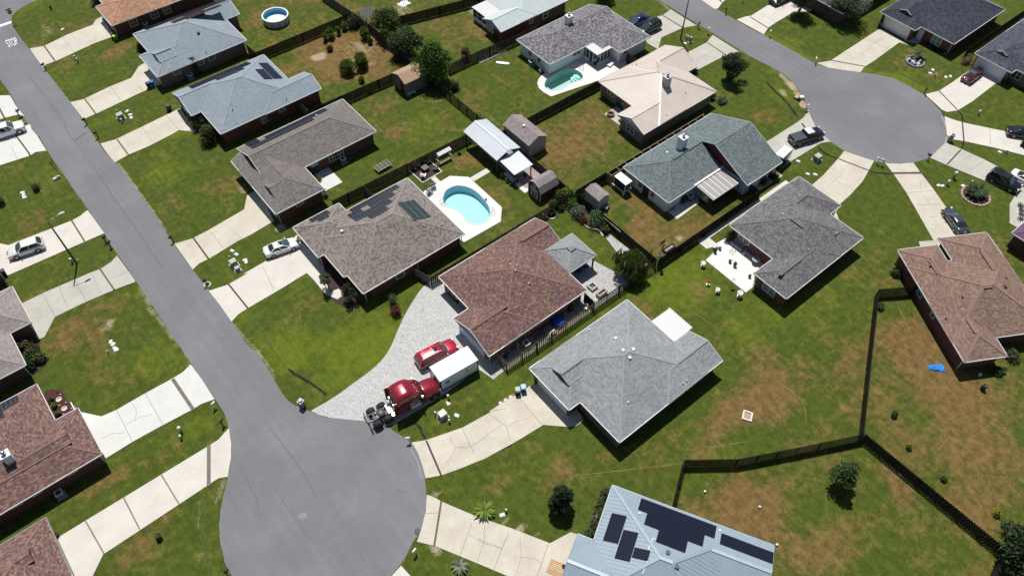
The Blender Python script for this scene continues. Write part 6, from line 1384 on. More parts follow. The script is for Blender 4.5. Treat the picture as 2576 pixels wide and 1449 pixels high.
# moving container
c0 = W('B3 1910 1122'); c1 = W('B3 2262 920'); a = heading(c0, c1); L = math.hypot(c1[0]-c0[0], c1[1]-c0[1])
cx, cy = (c0[0]+c1[0])/2-math.sin(a)*1.22, (c0[1]+c1[1])/2+math.cos(a)*1.22
root.scale = (1.05,)*3
root = thing('storage_container', 'white moving container with black corner posts standing on the paver drive by the garage', 'container', (cx, cy), a)
CW = mat('container_white', (.80, .82, .83), .5, .04, 1)
mb = MB(); mb.box(-L/2+.05, -1.17, .16, L/2-.05, 1.17, 2.40); mb.build('box', CW, root)
mb = MB(); mb.cbox(0, 0, 2.40, L+.06, 2.46, .09, 0, .985); mb.build('roof', mat('container_roof', (.83, .83, .82), .5, .02), root)
mb = MB()
for x in (-L/2+.05, L/2-.05):
    for y in (-1.18, 1.18): mb.cbox(x, y, 0, .12, .1, 2.4)
for y in (-1.18, 1.18): mb.box(-L/2, y-.05, .05, L/2, y+.05, .2)
mb.build('corner_post', BLACKTRIM, root)
mb = MB(); mb.box(-L/2+.75, -1.181, 1.05, -L/2+1.25, -1.172, 1.65); mb.box(-L/2+.04, -.1, 1.35, -L/2+.049, .35, 1.95); mb.build('red_decal', mat('decal_red', (.16, .02, .025), .5), root)
mb = MB(); mb.box(-L/2+.9, -1.184, 1.05, -L/2+1.0, -1.18, 1.3); mb.box(-L/2+1.05, -1.184, 1.2, -L/2+1.2, -1.18, 1.35); mb.build('white_decal', CW, root)
mb = MB(); mb.box(L/2-1.75, -1.181, 1.25, L/2-1.4, -1.172, 1.75); mb.build('grey_decal', mat('decal_grey', (.30, .36, .38), .5), root)
mb = MB()
for u, v, w_, h_ in ((1.35, 1.5, .55, .02), (1.35, 1.9, .55, .02), (1.35, 1.5, .02, .42), (1.88, 1.5, .02, .42)): mb.box(-L/2+u, -1.181, v, -L/2+u+w_, -1.172, v+h_)
for k in range(5): mb.box(-L/2+1.35+k*.13, -1.181, 1.12+.02*(k % 2), -L/2+1.44+k*.13, -1.172, 1.2)
for k in range(9): mb.box(L/2-1.8+k*.12, -1.181, .62+.02*(k % 2), L/2-1.72+k*.12, -1.172, .68)
for k in range(6): mb.box(-L/2+.55+k*.12, -1.181, .55, -L/2+.63+k*.12, -1.172, .6)
mb.build('lettering', mat('decal_ink', (.24, .26, .28), .5), root)
# enclosed trailer
root = thing('cargo_trailer', 'small black enclosed trailer with a white roof tucked behind the green grey roof', 'trailer', (86.6, 41.35), R(8))
mb = MB(); mb.cbox(0, 0, .5, 2.9, 1.6, 1.65, 0, 1, .05); mb.build('box', P_BLACK, root)
mb = MB(); mb.cbox(0, 0, 2.13, 2.8, 1.5, .1, 0, .96); rf = mb.build('roof', mat('trailer_white', (.62, .63, .66), .5, .03), root)
mb = MB(); mb.cbox(.1, 0, 2.22, .32, .32, .1, 0, .9); mb.build('roof_vent', TRIM, rf)
for sg in (-1, 1): w = MB(); w.cyl((-.2, sg*.8, .33), (-.2, sg*.98, .33), .33, .33, 16); wh = w.build('wheel', TYRE, root); q = MB(); q.cyl((-.2, sg*.97, .33), (-.2, sg*.99, .33), .2, .18, 12); q.build('rim', RIM, wh)
mb = MB(); mb.bar((-1.45, .5, .5), (-2.4, 0, .5), .07, .08); mb.bar((-1.45, -.5, .5), (-2.4, 0, .5), .07, .08); mb.build('drawbar', DARKMETAL, root)
# ------------------------------------------------------------------ street and yard furniture
BLK = mat('enamel_black', (.018, .018, .02), .5, .1); WHT = mat('enamel_white', (.74, .74, .74), .5, .04); GRN = mat('cabinet_green', (.20, .26, .21), .6, .08); TANB = mat('cabinet_tan', (.36, .36, .31), .7, .1)
def mailbox_kit(m, flag=True):
    r = thing('mailbox', '', 'mailbox'); mb = MB(); mb.cbox(0, 0, 0, .11, .11, 1.0); mb.bar((0, 0, .62), (.30, 0, .9), .06, .06); mb.bar((-.1, 0, .95), (.38, 0, .95), .09, .06); mb.build('post', m, r)
    mb = MB(); prof = [(-.11, .98), (.11, .98), (.11, 1.12)]+[(.11*math.cos(R(a)), 1.12+.11*math.sin(R(a))) for a in range(20, 161, 20)]+[(-.11, 1.12)]
    mb.loft([[(x, y, z) for y, z in prof] for x in (-.14, .42)]); bx = mb.build('box', m, r)
    mb = MB(); mb.box(.0, .115, 1.1, .03, .13, 1.35); mb.box(.0, .115, 1.28, .14, .13, 1.36); mb.build('flag', mat('flag_red', (.4, .03, .03), .5), bx); return Kit(r)
KB = mailbox_kit(BLK); KW = mailbox_kit(WHT)
G1 = 'mailboxes on posts along the streets'
for k, s, rz, lab in (
    (KB, 'A1 435 655', 200, 'black mailbox on the verge by the drive nearest the road lettering'), (KB, 'A1 820 1172', 200, 'black mailbox at the near corner of the second far drive'), (KB, 'A1 927 1298', 200, 'black mailbox a few steps past another one beside the long street'),
    (KB, 'A1 187 1100', 20, 'black mailbox in the grass behind the white pickup truck'), (KB, 'A1 222 1165', 20, 'black mailbox close to the bonnet of the white pickup truck'), (KB, 'A2 1000 1000', 20, 'upper of two black mailboxes beside the lamp post lawn'), (KB, 'A2 1045 1050', 20, 'lower of two black mailboxes beside the lamp post lawn'),
    (KB, 'A2 1636 990', 200, 'black mailbox alone at the tip of the long striped verge'), (KB, 'A3 1955 108', 200, 'black mailbox rising from a ring of white stones'), (KW, 'A3 2025 1278', 20, 'white mailbox at the street end of the brightest white drive'), (KB, 'A3 2106 1443', 30, 'black mailbox where the long street opens into the turning circle'),
    (KW, 'B4 1612 186', 150, 'white mailbox beside the truck at the turning circle edge'), (KW, 'B4 1670 1230', 195, 'white mailbox on the grass tip at the bottom of the turning circle'), (KB, 'A4 2150 1440', 10, 'black mailbox at the bottom edge beside the turning circle'), (KB, 'C1 2076 275', 20, 'black mailbox near the tall bare pole'),
    (KW, 'C1 2165 325', 20, 'white mailbox near the tall bare pole'), (KB, 'C1 2336 130', 200, 'black mailbox across the street from the tall bare pole'), (KW, 'D1 174 345', 200, 'white mailbox beside the drive of the black sport utility'), (KB, 'D1 1632 885', 220, 'black mailbox on the far rim of the second turning circle'),
    (KW, 'D1 514 1050', 0, 'white mailbox beside the drive of the silver roofed pickup'), (KW, 'D2 1190 262', 90, 'left one of two white mailboxes on the green wedge'), (KW, 'D2 1235 277', 90, 'right one of two white mailboxes on the green wedge'), (KB, 'D2 1668 225', 100, 'black mailbox on the near rim of the second turning circle'), (KW, 'D1 600 600', 215, 'tall white mailbox with a dark box below it by the cracked drive')):
    p = W(s); k.put(p, R(rz), lab, G1)
def pillar(name, s, label, m, w=.55, h=1.25):
    p = W(s); r = thing(name, label, 'mailbox', p, R(20)); mb = MB(); mb.cbox(0, 0, 0, w, w, h, 0, .96); mb.build('pillar', m, r)
    mb = MB(); mb.cbox(0, 0, h, w+.12, w+.12, .09, 0, .97); mb.cbox(0, 0, h+.09, w*.7, w*.7, .28, 0, .9); mb.build('cap', mat('pillar_cap', (.5, .52, .54), .7), r)
    mb = MB(); mb.cbox(w*.42, 0, h-.42, .25, .22, .24); mb.build('box', BLK, r)
pillar('pillar_mailbox', 'B3 602 1258', 'grey block pillar mailbox on the lawn tip by the paver drive', mat('pillar_grey', (.16, .17, .20), .8, .2, 5)); pillar('pillar_mailbox', 'D1 1872 1335', 'pinkish brick pillar mailbox on the right rim of the second turning circle', BR_MAUVE, .6, 1.3)
mb = MB()
px_, py_ = W('A3 1958 112')
for k in range(16): t = k*2*math.pi/16; mb.cbox(px_+.42*math.cos(t), py_+.42*math.sin(t), 0, .19, .14, .13, t, .85)
o = mb.build('stone_ring', mat('pale_stone', (.58, .55, .48), .85, .15, 5), None, (px_, py_, 0), (px_, py_, 0)); tag(o, 'ring of white stones round the foot of a black mailbox', 'stone ring')
# utility covers, risers and cabinets
def lid_kit(name, m, cat):
    r = thing(name, '', cat); mb = MB(); mb.cbox(0, 0, 0, .52, .34, .07, 0, .97, .03); mb.build('lid', m, r); mb = MB(); mb.cbox(0, 0, 0, .62, .44, .045); mb.build('rim', mat('lid_rim', (.36, .37, .36), .8), r); return Kit(r)
def riser_kit(m, m2, h=.75, r_=.12):
    r = thing('utility_riser', '', 'utility post'); mb = MB(); mb.cyl((0, 0, 0), (0, 0, h), r_, r_, 10); mb.build('post', m, r); mb = MB(); mb.lathe([(r_*1.25, h-.18), (r_*1.25, h), (r_*.9, h+.07), (.001, h+.1)], 0, 0, 10); mb.build('cap', m2, r); return Kit(r)
LID = lid_kit('meter_lid', mat('lid_white', (.66, .70, .70), .7, .08), 'meter cover'); RIS = riser_kit(mat('riser_green', (.30, .36, .31), .6), mat('riser_cap', (.68, .71, .68), .6))
G2 = 'pale meter covers set in the lawns'; G3 = 'short utility posts in the lawns'
SPOT = [('A1 590 280', 'on the brown corner lawn'), ('A1 1200 1050', 'nearest the house side of the green cabinet on the far lawn'), ('A1 1230 1085', 'second in the row by the green cabinet on the far lawn'), ('A1 1238 1112', 'third in the row by the green cabinet on the far lawn'), ('A2 212 530', 'at the top of the row on the left dark lawn'), ('A2 222 552', 'in the middle of the row on the left dark lawn'), ('A2 232 575', 'at the foot of the row on the left dark lawn'),
    ('A2 2190 1078', 'farthest from the pair of green cabinets beside the sedan'), ('A2 2230 1112', 'close to the pair of green cabinets beside the sedan'), ('A2 2312 1165', 'beside its twin near the sedan'), ('A2 2322 1183', 'behind its twin near the sedan'), ('A3 1046 648', 'at the top of the row on the big brown left lawn'), ('A3 1067 672', 'second in the row on the big brown left lawn'), ('A3 1084 708', 'third in the row on the big brown left lawn'), ('A3 1097 724', 'last of the row on the big brown left lawn'),
    ('B3 1975 1225', 'beside the truck bonnet'), ('B3 2055 1342', 'between the tan cabinet and the curved drive'), ('C1 1955 412', 'at the foot of the tall bare pole'), ('D1 1715 662', 'nearest the palm ring'), ('D1 1692 694', 'second from the palm ring'), ('D1 1838 730', 'nearest the maroon coupe'), ('D1 1882 722', 'beside another nearest the maroon coupe'), ('D2 445 235', 'beside the black trailer'), ('D2 535 355', 'on the lawn at the corner of the dark grey roof'), ('D2 606 360', 'beside another on the lawn at the corner of the dark grey roof'), ('D2 2348 148', 'on the lawn strip at the right edge'), ('D2 1770 462', 'left in the row on the lawn left of the palm bed'), ('D2 1805 466', 'second in the row on the lawn left of the palm bed'), ('D2 2000 465', 'lying closest to the palm bed'), ('C4 230 872', 'beside the small palm near the lower drive')]
for s, w_ in SPOT: LID.put(W(s), R(random.choice((25, 70, 115, 160))), 'pale meter cover '+w_, G2)
for s, w_, sc in [('A1 716 565', 'on the far green lawn, left of two', 1), ('A1 738 590', 'on the far green lawn, right of two', 1), ('A1 1105 1062', 'behind the green cabinet on the far lawn', .6), ('A1 1156 1160', 'in front of the green cabinet on the far lawn', 1), ('A2 685 1190', 'at the foot of the street lamp', 1.1), ('A2 742 1178', 'a step right of the street lamp', .5), ('A3 1022 750', 'at the end of the cover row on the brown left lawn', .6), ('A4 1712 88', 'taller of two on the lawn between the white drives', 1.4), ('A4 1715 152', 'shorter of two on the lawn between the white drives', 1), ('A2 2170 1150', 'beside the pair of green cabinets near the sedan', .6),
    ('B3 1975 1185', 'beside the truck bonnet', 1.1), ('B3 1855 1335', 'left of the tan cabinet', .9), ('B3 1985 1408', 'right of the tan cabinet', .9), ('C1 1962 365', 'beside the tall bare pole', .9), ('C1 1980 378', 'right of the tall bare pole', 1), ('D1 1732 730', 'on the far lawn near the palm ring', .9), ('D1 2142 1085', 'on the lawn below the maroon coupe', 1.1), ('D2 563 168', 'behind the green cabinet near the trailer', .5), ('D2 1908 395', 'tallest on the lawn left of the palm bed', 1.6), ('D2 1848 460', 'on the lawn left of the palm bed', 1.2), ('D2 2072 450', 'at the back of the palm bed', .9), ('D2 2405 158', 'on the lawn strip at the right edge', .8), ('C1 2495 30', 'at the top edge across the street from the bare pole', 1), ('C4 267 840', 'near the small palm by the lower drive', .8)]:
    RIS.put(W(s), 0, 'short utility post '+w_, G3, sc)
def cabinet(s, label, m, w=.95, h=.8, rz=0, name='utility_cabinet'):
    p = W(s); r = thing(name, label, 'utility box', p, R(rz)); mb = MB(); mb.cbox(0, 0, 0, w+.3, w+.25, .08); mb.build('pad', C_GREY, r); mb = MB(); mb.cbox(0, 0, .08, w, w*.9, h, 0, .95); mb.build('body', m, r); mb = MB(); mb.cbox(0, 0, h+.06, w*1.04, w*.94, .1, 0, .9); mb.build('lid', mat(m.name+'_lid', tuple(min(1, c*1.7) for c in m.node_tree.nodes['Color Ramp'].color_ramp.elements[0].color[:3]), .6), r)
cabinet('A1 1145 1120', 'green utility cabinet on the far lawn between two drives', GRN); cabinet('A2 2212 1215', 'larger of two green utility cabinets beside the white sedan', GRN, .9, .85); cabinet('A2 2245 1262', 'smaller of two green utility cabinets beside the white sedan', GRN, .6, .5); cabinet('B3 1922 1352', 'tan utility cabinet on the lawn beside the semi truck', TANB, .95, .75); cabinet('D2 618 225', 'green utility cabinet on the lawn beside the black trailer', GRN, 1.0, .85); cabinet('C1 2003 402', 'narrow pale green cabinet near the tall bare pole', GRN, .4, .9)
def bin_kit(m, ml):
    r = thing('wheeled_bin', '', 'trash bin'); mb = MB(); mb.mesh([(-.24, -.24, .08), (.24, -.24, .08), (.24, .24, .08), (-.24, .24, .08), (-.32, -.30, 1.0), (.30, -.30, 1.0), (.30, .30, 1.0), (-.32, .30, 1.0)], [(0, 3, 2, 1), (4, 5, 6, 7), (0, 1, 5, 4), (1, 2, 6, 5), (2, 3, 7, 6), (3, 0, 4, 7)]); mb.build('body', m, r)
    mb = MB(); mb.cbox(0, 0, 1.0, .68, .66, .08, 0, .88, .03); mb.bar((-.36, -.25, 1.0), (-.36, .25, 1.0), .05, .05); mb.build('lid', ml, r)
    for y in (-.26, .26): mb = MB(); mb.cyl((-.24, y-.04, .12), (-.24, y+.04, .12), .12, .12, 12); mb.build('wheel', BLK, r)
    return Kit(r)
B_BLK = bin_kit(mat('bin_black', (.02, .021, .024), .5), mat('bin_lid_black', (.045, .047, .055), .45)); B_BLU = bin_kit(mat('bin_blue', (.02, .075, .26), .5), mat('bin_lid_blue', (.05, .15, .42), .45)); B_GRN = bin_kit(mat('bin_green', (.05, .22, .02), .5), mat('bin_lid_lime', (.45, .75, .05), .45)); B_DG = bin_kit(mat('bin_bottle', (.03, .055, .05), .5), mat('bin_lid_sage', (.22, .28, .26), .45)); B_SKY = bin_kit(mat('bin_blue', (.02, .075, .26)), mat('bin_lid_sky', (.20, .38, .62), .45))
G4 = 'wheeled trash bins beside the houses'
for k, s, rz, l in ((B_GRN, 'A1 1102 385', 20, 'bright green trash bin with a lime lid at the corner of the orange roof'), (B_BLK, 'A1 1078 365', 10, 'black trash bin behind the bright green one'), (B_BLK, 'A1 1412 832', -20, 'black trash bin beside a blue one at the garage corner'), (B_BLU, 'A1 1446 818', -20, 'blue trash bin beside a black one at the garage corner'), (B_BLK, 'A1 1602 1045', -60, 'black trash bin alone on the lawn edge below the second blue grey roof'), (B_DG, 'C3 375 1132', 60, 'dark green trash bin with a pale lid beside the mid grey roof'), (B_SKY, 'C3 428 1108', 60, 'blue trash bin with a pale lid beside the mid grey roof'), (B_BLK, 'D1 1208 262', 10, 'black trash bin beside the white garage of the navy roof'), (B_BLK, 'D1 2372 785', 30, 'black trash bin in the corner beside the slate roof garage'), (B_BLK, 'A2 50 1310', 0, 'dark trash bin at the left edge in front of the silver crossover'), (B_BLU, 'A4 920 410', 0, 'blue trash bin in the shade under the dark red brown eave')): k.put(W(s), R(rz), l, G4)
def ac_kit():
    r = thing('air_conditioner', '', 'air conditioner'); mb = MB(); mb.cbox(0, 0, 0, 1.0, 1.0, .08); mb.build('pad', C_GREY, r); mb = MB(); mb.cbox(0, 0, .08, .8, .8, .72, 0, 1, .04); mb.build('cabinet', mat('ac_louver', (.16, .17, .18), .6, .15, 12), r)
    mb = MB(); n = 24; o_ = [(.42*max(-1, min(1, 1.35*math.cos(t*2*math.pi/n))), .42*max(-1, min(1, 1.35*math.sin(t*2*math.pi/n)))) for t in range(n)]; i_ = [(.30*math.cos(t*2*math.pi/n), .30*math.sin(t*2*math.pi/n)) for t in range(n)]
    mb.mesh([(x, y, .86) for x, y in o_]+[(x, y, .86) for x, y in i_]+[(x, y, .78) for x, y in o_], [(k, (k+1) % n, n+(k+1) % n, n+k) for k in range(n)]+[(2*n+k, 2*n+(k+1) % n, (k+1) % n, k) for k in range(n)]); mb.build('top', mat('ac_top', (.62, .63, .64), .5), r)
    mb = MB(); mb.lathe([(.001, .82), (.09, .82), (.09, .85), (.001, .86)], 0, 0, 12); [mb.bar((0, 0, .81), (.27*math.cos(a), .27*math.sin(a), .81), .12, .015) for a in (0, 2.1, 4.2)]; mb.build('fan', DARKMETAL, r); return Kit(r)
AC = ac_kit(); G5 = 'air conditioner units beside the houses'
for s, l in (('A1 1385 262', 'in the shade beside the orange roofed house'), ('A1 1805 742', 'beside a shrub at the first blue grey house'), ('B2 988 245', 'behind the long rear wing house'), ('A4 582 690', 'in the shade under the dark red brown eave'), ('C3 455 690', 'in the paved side yard behind the sunlit fence'), ('C1 505 615', 'on the grass by the white walls of the speckled roof house'), ('C2 2000 595', 'on the patio of the white brick house'), ('D1 2560 790', 'beside the porch at the slate roof')): AC.put(W(s), R(random.choice((0, 3, -4))), 'boxy air conditioner '+l, G5)
# poles and signs
b = W('A2 725 1200'); r = thing('street_lamp', 'dark wooden street lamp pole with a white lamp head leaning over the left hand drive', 'street lamp', b)
top = W('A2 495 860', 8.6); dx, dy = top[0]-b[0], top[1]-b[1]; hd = W('A2 590 800', 9.0); mb = MB(); mb.cyl((0, 0, 0), (dx*.15, dy*.15, 8.6), .13, .08, 8); mb.build('pole', mat('pole_wood', (.05, .042, .038), .85, .2), r)
tx, ty = dx*.15, dy*.15; ax, ay = 1.6, -.05; mb = MB(); mb.tube([(tx, ty, 8.45), (tx+ax*.5, ty+ay*.5, 8.85), (tx+ax, ty+ay, 8.95)], .035, 6); mb.build('arm', ZINC, r)
mb = MB(); mb.loft([[(tx+ax-.2, ty+ay-.06, 8.92), (tx+ax-.2, ty+ay+.06, 8.92), (tx+ax-.2, ty+ay+.05, 9.03), (tx+ax-.2, ty+ay-.05, 9.03)], [(tx+ax+.25, ty+ay-.17, 8.88), (tx+ax+.25, ty+ay+.17, 8.88), (tx+ax+.25, ty+ay+.13, 9.06), (tx+ax+.25, ty+ay-.13, 9.06)], [(tx+ax+.65, ty+ay-.12, 8.9), (tx+ax+.65, ty+ay+.12, 8.9), (tx+ax+.65, ty+ay+.08, 9.0), (tx+ax+.65, ty+ay-.08, 9.0)]]); mb.build('lamp_head', mat('lamp_grey', (.6, .62, .63), .5), r)
b = W('C1 1912 375'); r = thing('utility_pole', 'tall bare grey timber pole beside the drive at the top of the second street', 'pole', b); mb = MB(); mb.cyl((0, 0, 0), (0, 0, 9.2), .14, .08, 8); mb.build('pole', mat('pole_grey', (.11, .10, .095), .85, .2), r); mb = MB(); mb.cbox(.02, .1, 2.2, .2, .16, .5); mb.build('meter', ZINC, r)
b = W('A1 150 220'); r = thing('stop_sign', 'stop sign on a thin post with a street name blade at the far road corner', 'road sign', b, R(-75)); mb = MB(); mb.cyl((0, 0, 0), (0, 0, 2.75), .035, .035, 6); mb.build('post', ZINC, r)
def octa(r_): return [(0, r_*math.cos(R(22.5+45*k)), 2.2+r_*math.sin(R(22.5+45*k))) for k in range(8)]
mb = MB(); mb.face([(.03,)+p[1:] for p in octa(.42)]); mb.face([(.01,)+p[1:] for p in octa(.42)][::-1]); pl = mb.build('plate', mat('sign_red', (.42, .02, .03), .5), r)
ME = text_mesh('STOP', .3); ME.materials.append(WHITE); o = bpy.data.objects.new('lettering', ME); COL.objects.link(o); o.parent = pl; o.location = (.036, 0, 2.2); o.rotation_euler = (R(90), 0, R(90))
mb = MB(); mb.bar((-.02, -.5, 2.72), (-.02, .5, 2.72), .02, .2); mb.build('name_blade', mat('sign_green', (.03, .07, .05), .6), r)
b = W('A1 485 92'); r = thing('fire_hydrant', 'small red fire hydrant on the corner lawn at the far left', 'hydrant', b); mb = MB(); mb.lathe([(.2, 0), (.2, .06), (.14, .07), (.14, .55), (.19, .56), (.19, .62), (.13, .75), (.001, .82)], 0, 0, 12); mb.build('barrel', mat('hydrant_red', (.14, .03, .02), .6), r); mb = MB(); mb.cyl((-.24, 0, .42), (.24, 0, .42), .07, .07, 8); mb.cyl((0, -.25, .40), (0, 0, .40), .09, .09, 8); mb.build('outlet', mat('hydrant_red', (.1, .02, .02)), r)
# curved white sign frame on the left verge
b = W('A2 570 370'); r = thing('post_frame', 'dark leaning post with a twisted metal frame on the left verge', 'post', b); mb = MB(); mb.bar((0, 0, 0), (-.2, .35, 2.3), .08, .08); mb.build('post', BLK, r); mb = MB(); [mb.bar(a, c, .04, .04) for a, c in (((-.2, .35, 2.3), (.1, .45, 2.9)), ((.1, .45, 2.9), (.3, .2, 2.2)), ((.3, .2, 2.2), (-.2, .35, 2.1)), ((-.45, .4, 2.1), (.15, .35, 2.45)))]; mb.build('frame', BLK, r)
b = W('A2 540 400'); r = thing('concrete_block', 'pale weathered concrete block lying at the foot of the dark leaning post', 'block', b, R(15)); mb = MB(); mb.cbox(0, 0, 0, 1.15, .42, .35, 0, .9, .06); mb.build('body', C_WHITE, r)
# pool furniture
def chair_kit(m, name='lounge_chair'):
    r = thing(name, '', 'chair'); mb = MB(); mb.mesh([(-.25, -.28, .36), (.32, -.28, .42), (.32, .28, .42), (-.25, .28, .36), (-.25, -.28, .32), (.32, -.28, .38), (.32, .28, .38), (-.25, .28, .32)], [(0, 1, 2, 3), (7, 6, 5, 4), (0, 4, 5, 1), (1, 5, 6, 2), (2, 6, 7, 3), (3, 7, 4, 0)]); mb.build('seat', m, r)
    mb = MB(); [mb.bar((-.22, y, .34), (-.5, y*1.15, 1.0+.04*(2-abs(y*10))), .1, .03, (1, 0, 0)) for y in (-.24, -.12, 0, .12, .24)]; mb.build('backrest', m, r)
    for sg in (-1, 1): mb = MB(); mb.bar((-.35, sg*.34, .60), (.38, sg*.34, .60), .12, .03); mb.build('arm', m, r); mb = MB(); mb.bar((.30, sg*.33, 0), (.30, sg*.33, .6), .07, .07); mb.build('leg', m, r); mb = MB(); mb.bar((-.45, sg*.33, 0), (.0, sg*.33, .4), .07, .05); mb.build('leg', m, r)
    return Kit(r)
CH_B = chair_kit(mat('chair_black', (.02, .021, .024), .6)); CH_W = chair_kit(WHT); CH_G = chair_kit(mat('chair_grey', (.10, .11, .13), .6)); CH_BL = chair_kit(mat('chair_blue', (.012, .03, .17), .5))
fc = W('B2 1758 318'); G6 = 'slatted chairs round the square fire table'
for k, s, l in ((CH_B, 'B2 1765 262', 'black slatted chair behind the square fire table'), (CH_B, 'B2 1655 318', 'black slatted chair left of the square fire table'), (CH_B, 'B2 1855 318', 'black slatted chair right of the square fire table'), (CH_W, 'B2 1740 388', 'white slatted chair facing the square fire table')): p = W(s); k.put(p, heading(p, fc), l, G6)
r = thing('fire_table', 'dark square fire table in the middle of the four slatted chairs', 'table', fc, R(4)); mb = MB(); mb.cbox(0, 0, .05, .85, .85, .5, 0, .96); mb.build('base', DARKMETAL, r); mb = MB(); mb.cbox(0, 0, .55, 1.0, 1.0, .06, 0, 1, .03); mb.build('top', mat('fire_top', (.07, .075, .085), .35), r)
mb = MB(); q = WL('B2 1605 325, 1790 225, 1915 335, 1735 440')
for a, c in zip(q, q[1:]+q[:1]): mb.bar((a[0], a[1], .05), (c[0], c[1], .05), .16, .13)
o = mb.build('bed_kerb', C_PINK); tag(o, 'pale kerb framing the dark mulch square under the fire table', 'kerb')
G7 = 'grey chairs on the pool deck'
for s, l, a in (('B2 1835 490', 'grey slatted chair on the pool deck nearest the fire table', -20), ('B2 1800 535', 'grey slatted chair on the pool deck nearest the taupe roof', 10)): CH_G.put(W(s)+(.06,), R(a), l, G7)
for s, l, a in (('C2 950 1290', 'left blue lounge chair in the shade of the square gazebo', 90), ('C2 1005 1250', 'right blue lounge chair in the shade of the square gazebo', 90)): CH_BL.put(W(s)+(.06,), R(a), l, 'blue lounge chairs under the gazebo')
def ladder(name, s, rz, label):
    r = thing(name, label, 'pool ladder', W(s)+(.06,), R(rz)); mb = MB()
    for y in (-.25, .25): mb.tube([(-.45, y, 0), (-.42, y, .55), (-.2, y, .8), (.1, y, .7), (.2, y, .1), (.2, y, -.9)], .03, 6)
    mb.build('rail', STEEL, r)
    for z in (-.25, -.55): q = MB(); q.bar((.2, -.25, z), (.2, .25, z), .1, .04); q.build('tread', WHT, r)
ladder('pool_ladder', 'B2 2378 722', 172, 'steel ladder at the near right end of the blue pool'); ladder('pool_ladder', 'B2 1930 632', -5, 'steel handrails at the left side of the blue pool'); ladder('pool_ladder', 'C1 975 660', 215, 'steel handrail beside the steps of the green pool')
b = W('B2 2330 600'); r = thing('pool_slide_box', 'small pale skimmer box on the deck at the far side of the blue pool', 'box', b+(.06,), R(40)); mb = MB(); mb.cbox(0, 0, 0, .35, .3, .3, 0, .9); mb.build('body', TANB, r)
# white garden swing by the fence
b = W('B2 1935 215'); r = thing('garden_swing', 'white metal garden swing frame against the fence by the pool lawn', 'swing', b, R(0)); mb = MB()
for x in (-1.15, 1.15): mb.bar((x, .55, 0), (x, 0, 1.75), .06, .06); mb.bar((x, -.55, 0), (x, 0, 1.75), .06, .06); mb.bar((x, -.42, .4), (x, .42, .4), .05, .05)
mb.bar((-1.15, 0, 1.75), (1.15, 0, 1.75), .07, .07); mb.bar((-1.15, -.5, .1), (1.15, -.5, .1), .05, .05); mb.build('frame', WHT, r); mb = MB(); mb.mesh([(-1.2, -.5, 1.62), (1.2, -.5, 1.62), (1.2, .1, 1.82), (-1.2, .1, 1.82)], [(0, 1, 2, 3)]); mb.mesh([(-1.2, -.5, 1.60), (1.2, -.5, 1.60), (1.2, .1, 1.80), (-1.2, .1, 1.80)], [(3, 2, 1, 0)]); mb.build('canopy', mat('swing_canopy', (.55, .57, .58), .7), r)
# raised frame bed by the fence of the long rear wing house
b = W('B2 1360 300'); r = thing('raised_frame', 'weathered screen frame lying against the fence behind the long rear wing house', 'frame', b, R(3)); mb = MB()
for k in range(5): mb.bar((-1.2+k*.6, -.75, .5), (-1.2+k*.6, .85, .5), .06, .05)
mb.bar((-1.25, -.6, .5), (1.25, -.6, .5), .05, .05); mb.bar((-1.25, .6, .5), (1.25, .6, .5), .05, .05); [mb.bar((x, y, 0), (x, y, .5), .06, .06) for x in (-1.2, 1.2) for y in (-.6, .6)]; mb.build('frame', mat('frame_timber', (.42, .36, .24), .8, .15), r); mb = MB(); mb.box(-1.2, -.6, .44, 1.2, .6, .46); mb.build('screen', mat('green_screen', (.06, .075, .06), .8), r)
# white bench beside the wooden shed
b = W('B1 1630 895'); r = thing('garden_bench', 'white slatted bench beside the weathered wooden shed', 'bench', b, R(2)); mb = MB(); [mb.bar((-.65, y, .44), (.65, y, .44), .1, .03) for y in (-.22, -.08, .06, .2)]; mb.build('seat', mat('bench_white', (.60, .66, .74), .6), r); mb = MB(); [mb.bar((-.65, .26, z), (.65, .28, z), .03, .08) for z in (.58, .72, .86)]; mb.build('backrest', mat('bench_white', (.6, .66, .74)), r)
for x in (-.62, .62):
    for y in (-.22, .24): mb = MB(); mb.bar((x, y, 0), (x, y, .9 if y > 0 else .62), .07, .07); mb.build('leg', mat('bench_white', (.6, .66, .74)), r)
    mb = MB(); mb.bar((x, -.25, .62), (x, .26, .64), .07, .04); mb.build('arm', mat('bench_white', (.6, .66, .74)), r)
b = W('B1 1592 900'); r = thing('garden_chair', 'white slatted chair at the corner of the weathered wooden shed', 'chair', b, R(0)); mb = MB(); mb.cbox(0, 0, .42, .45, .45, .04); mb.build('seat', mat('bench_white', (.6, .66, .74)), r); mb = MB(); [mb.bar((-.2, .21, z), (.2, .23, z), .03, .07) for z in (.58, .72, .86)]; mb.build('backrest', mat('bench_white', (.6, .66, .74)), r)
for x in (-.2, .2):
    for y in (-.2, .2): mb = MB(); mb.bar((x, y, 0), (x, y, .9 if y > 0 else .44), .05, .05); mb.build('leg', mat('bench_white', (.6, .66, .74)), r)
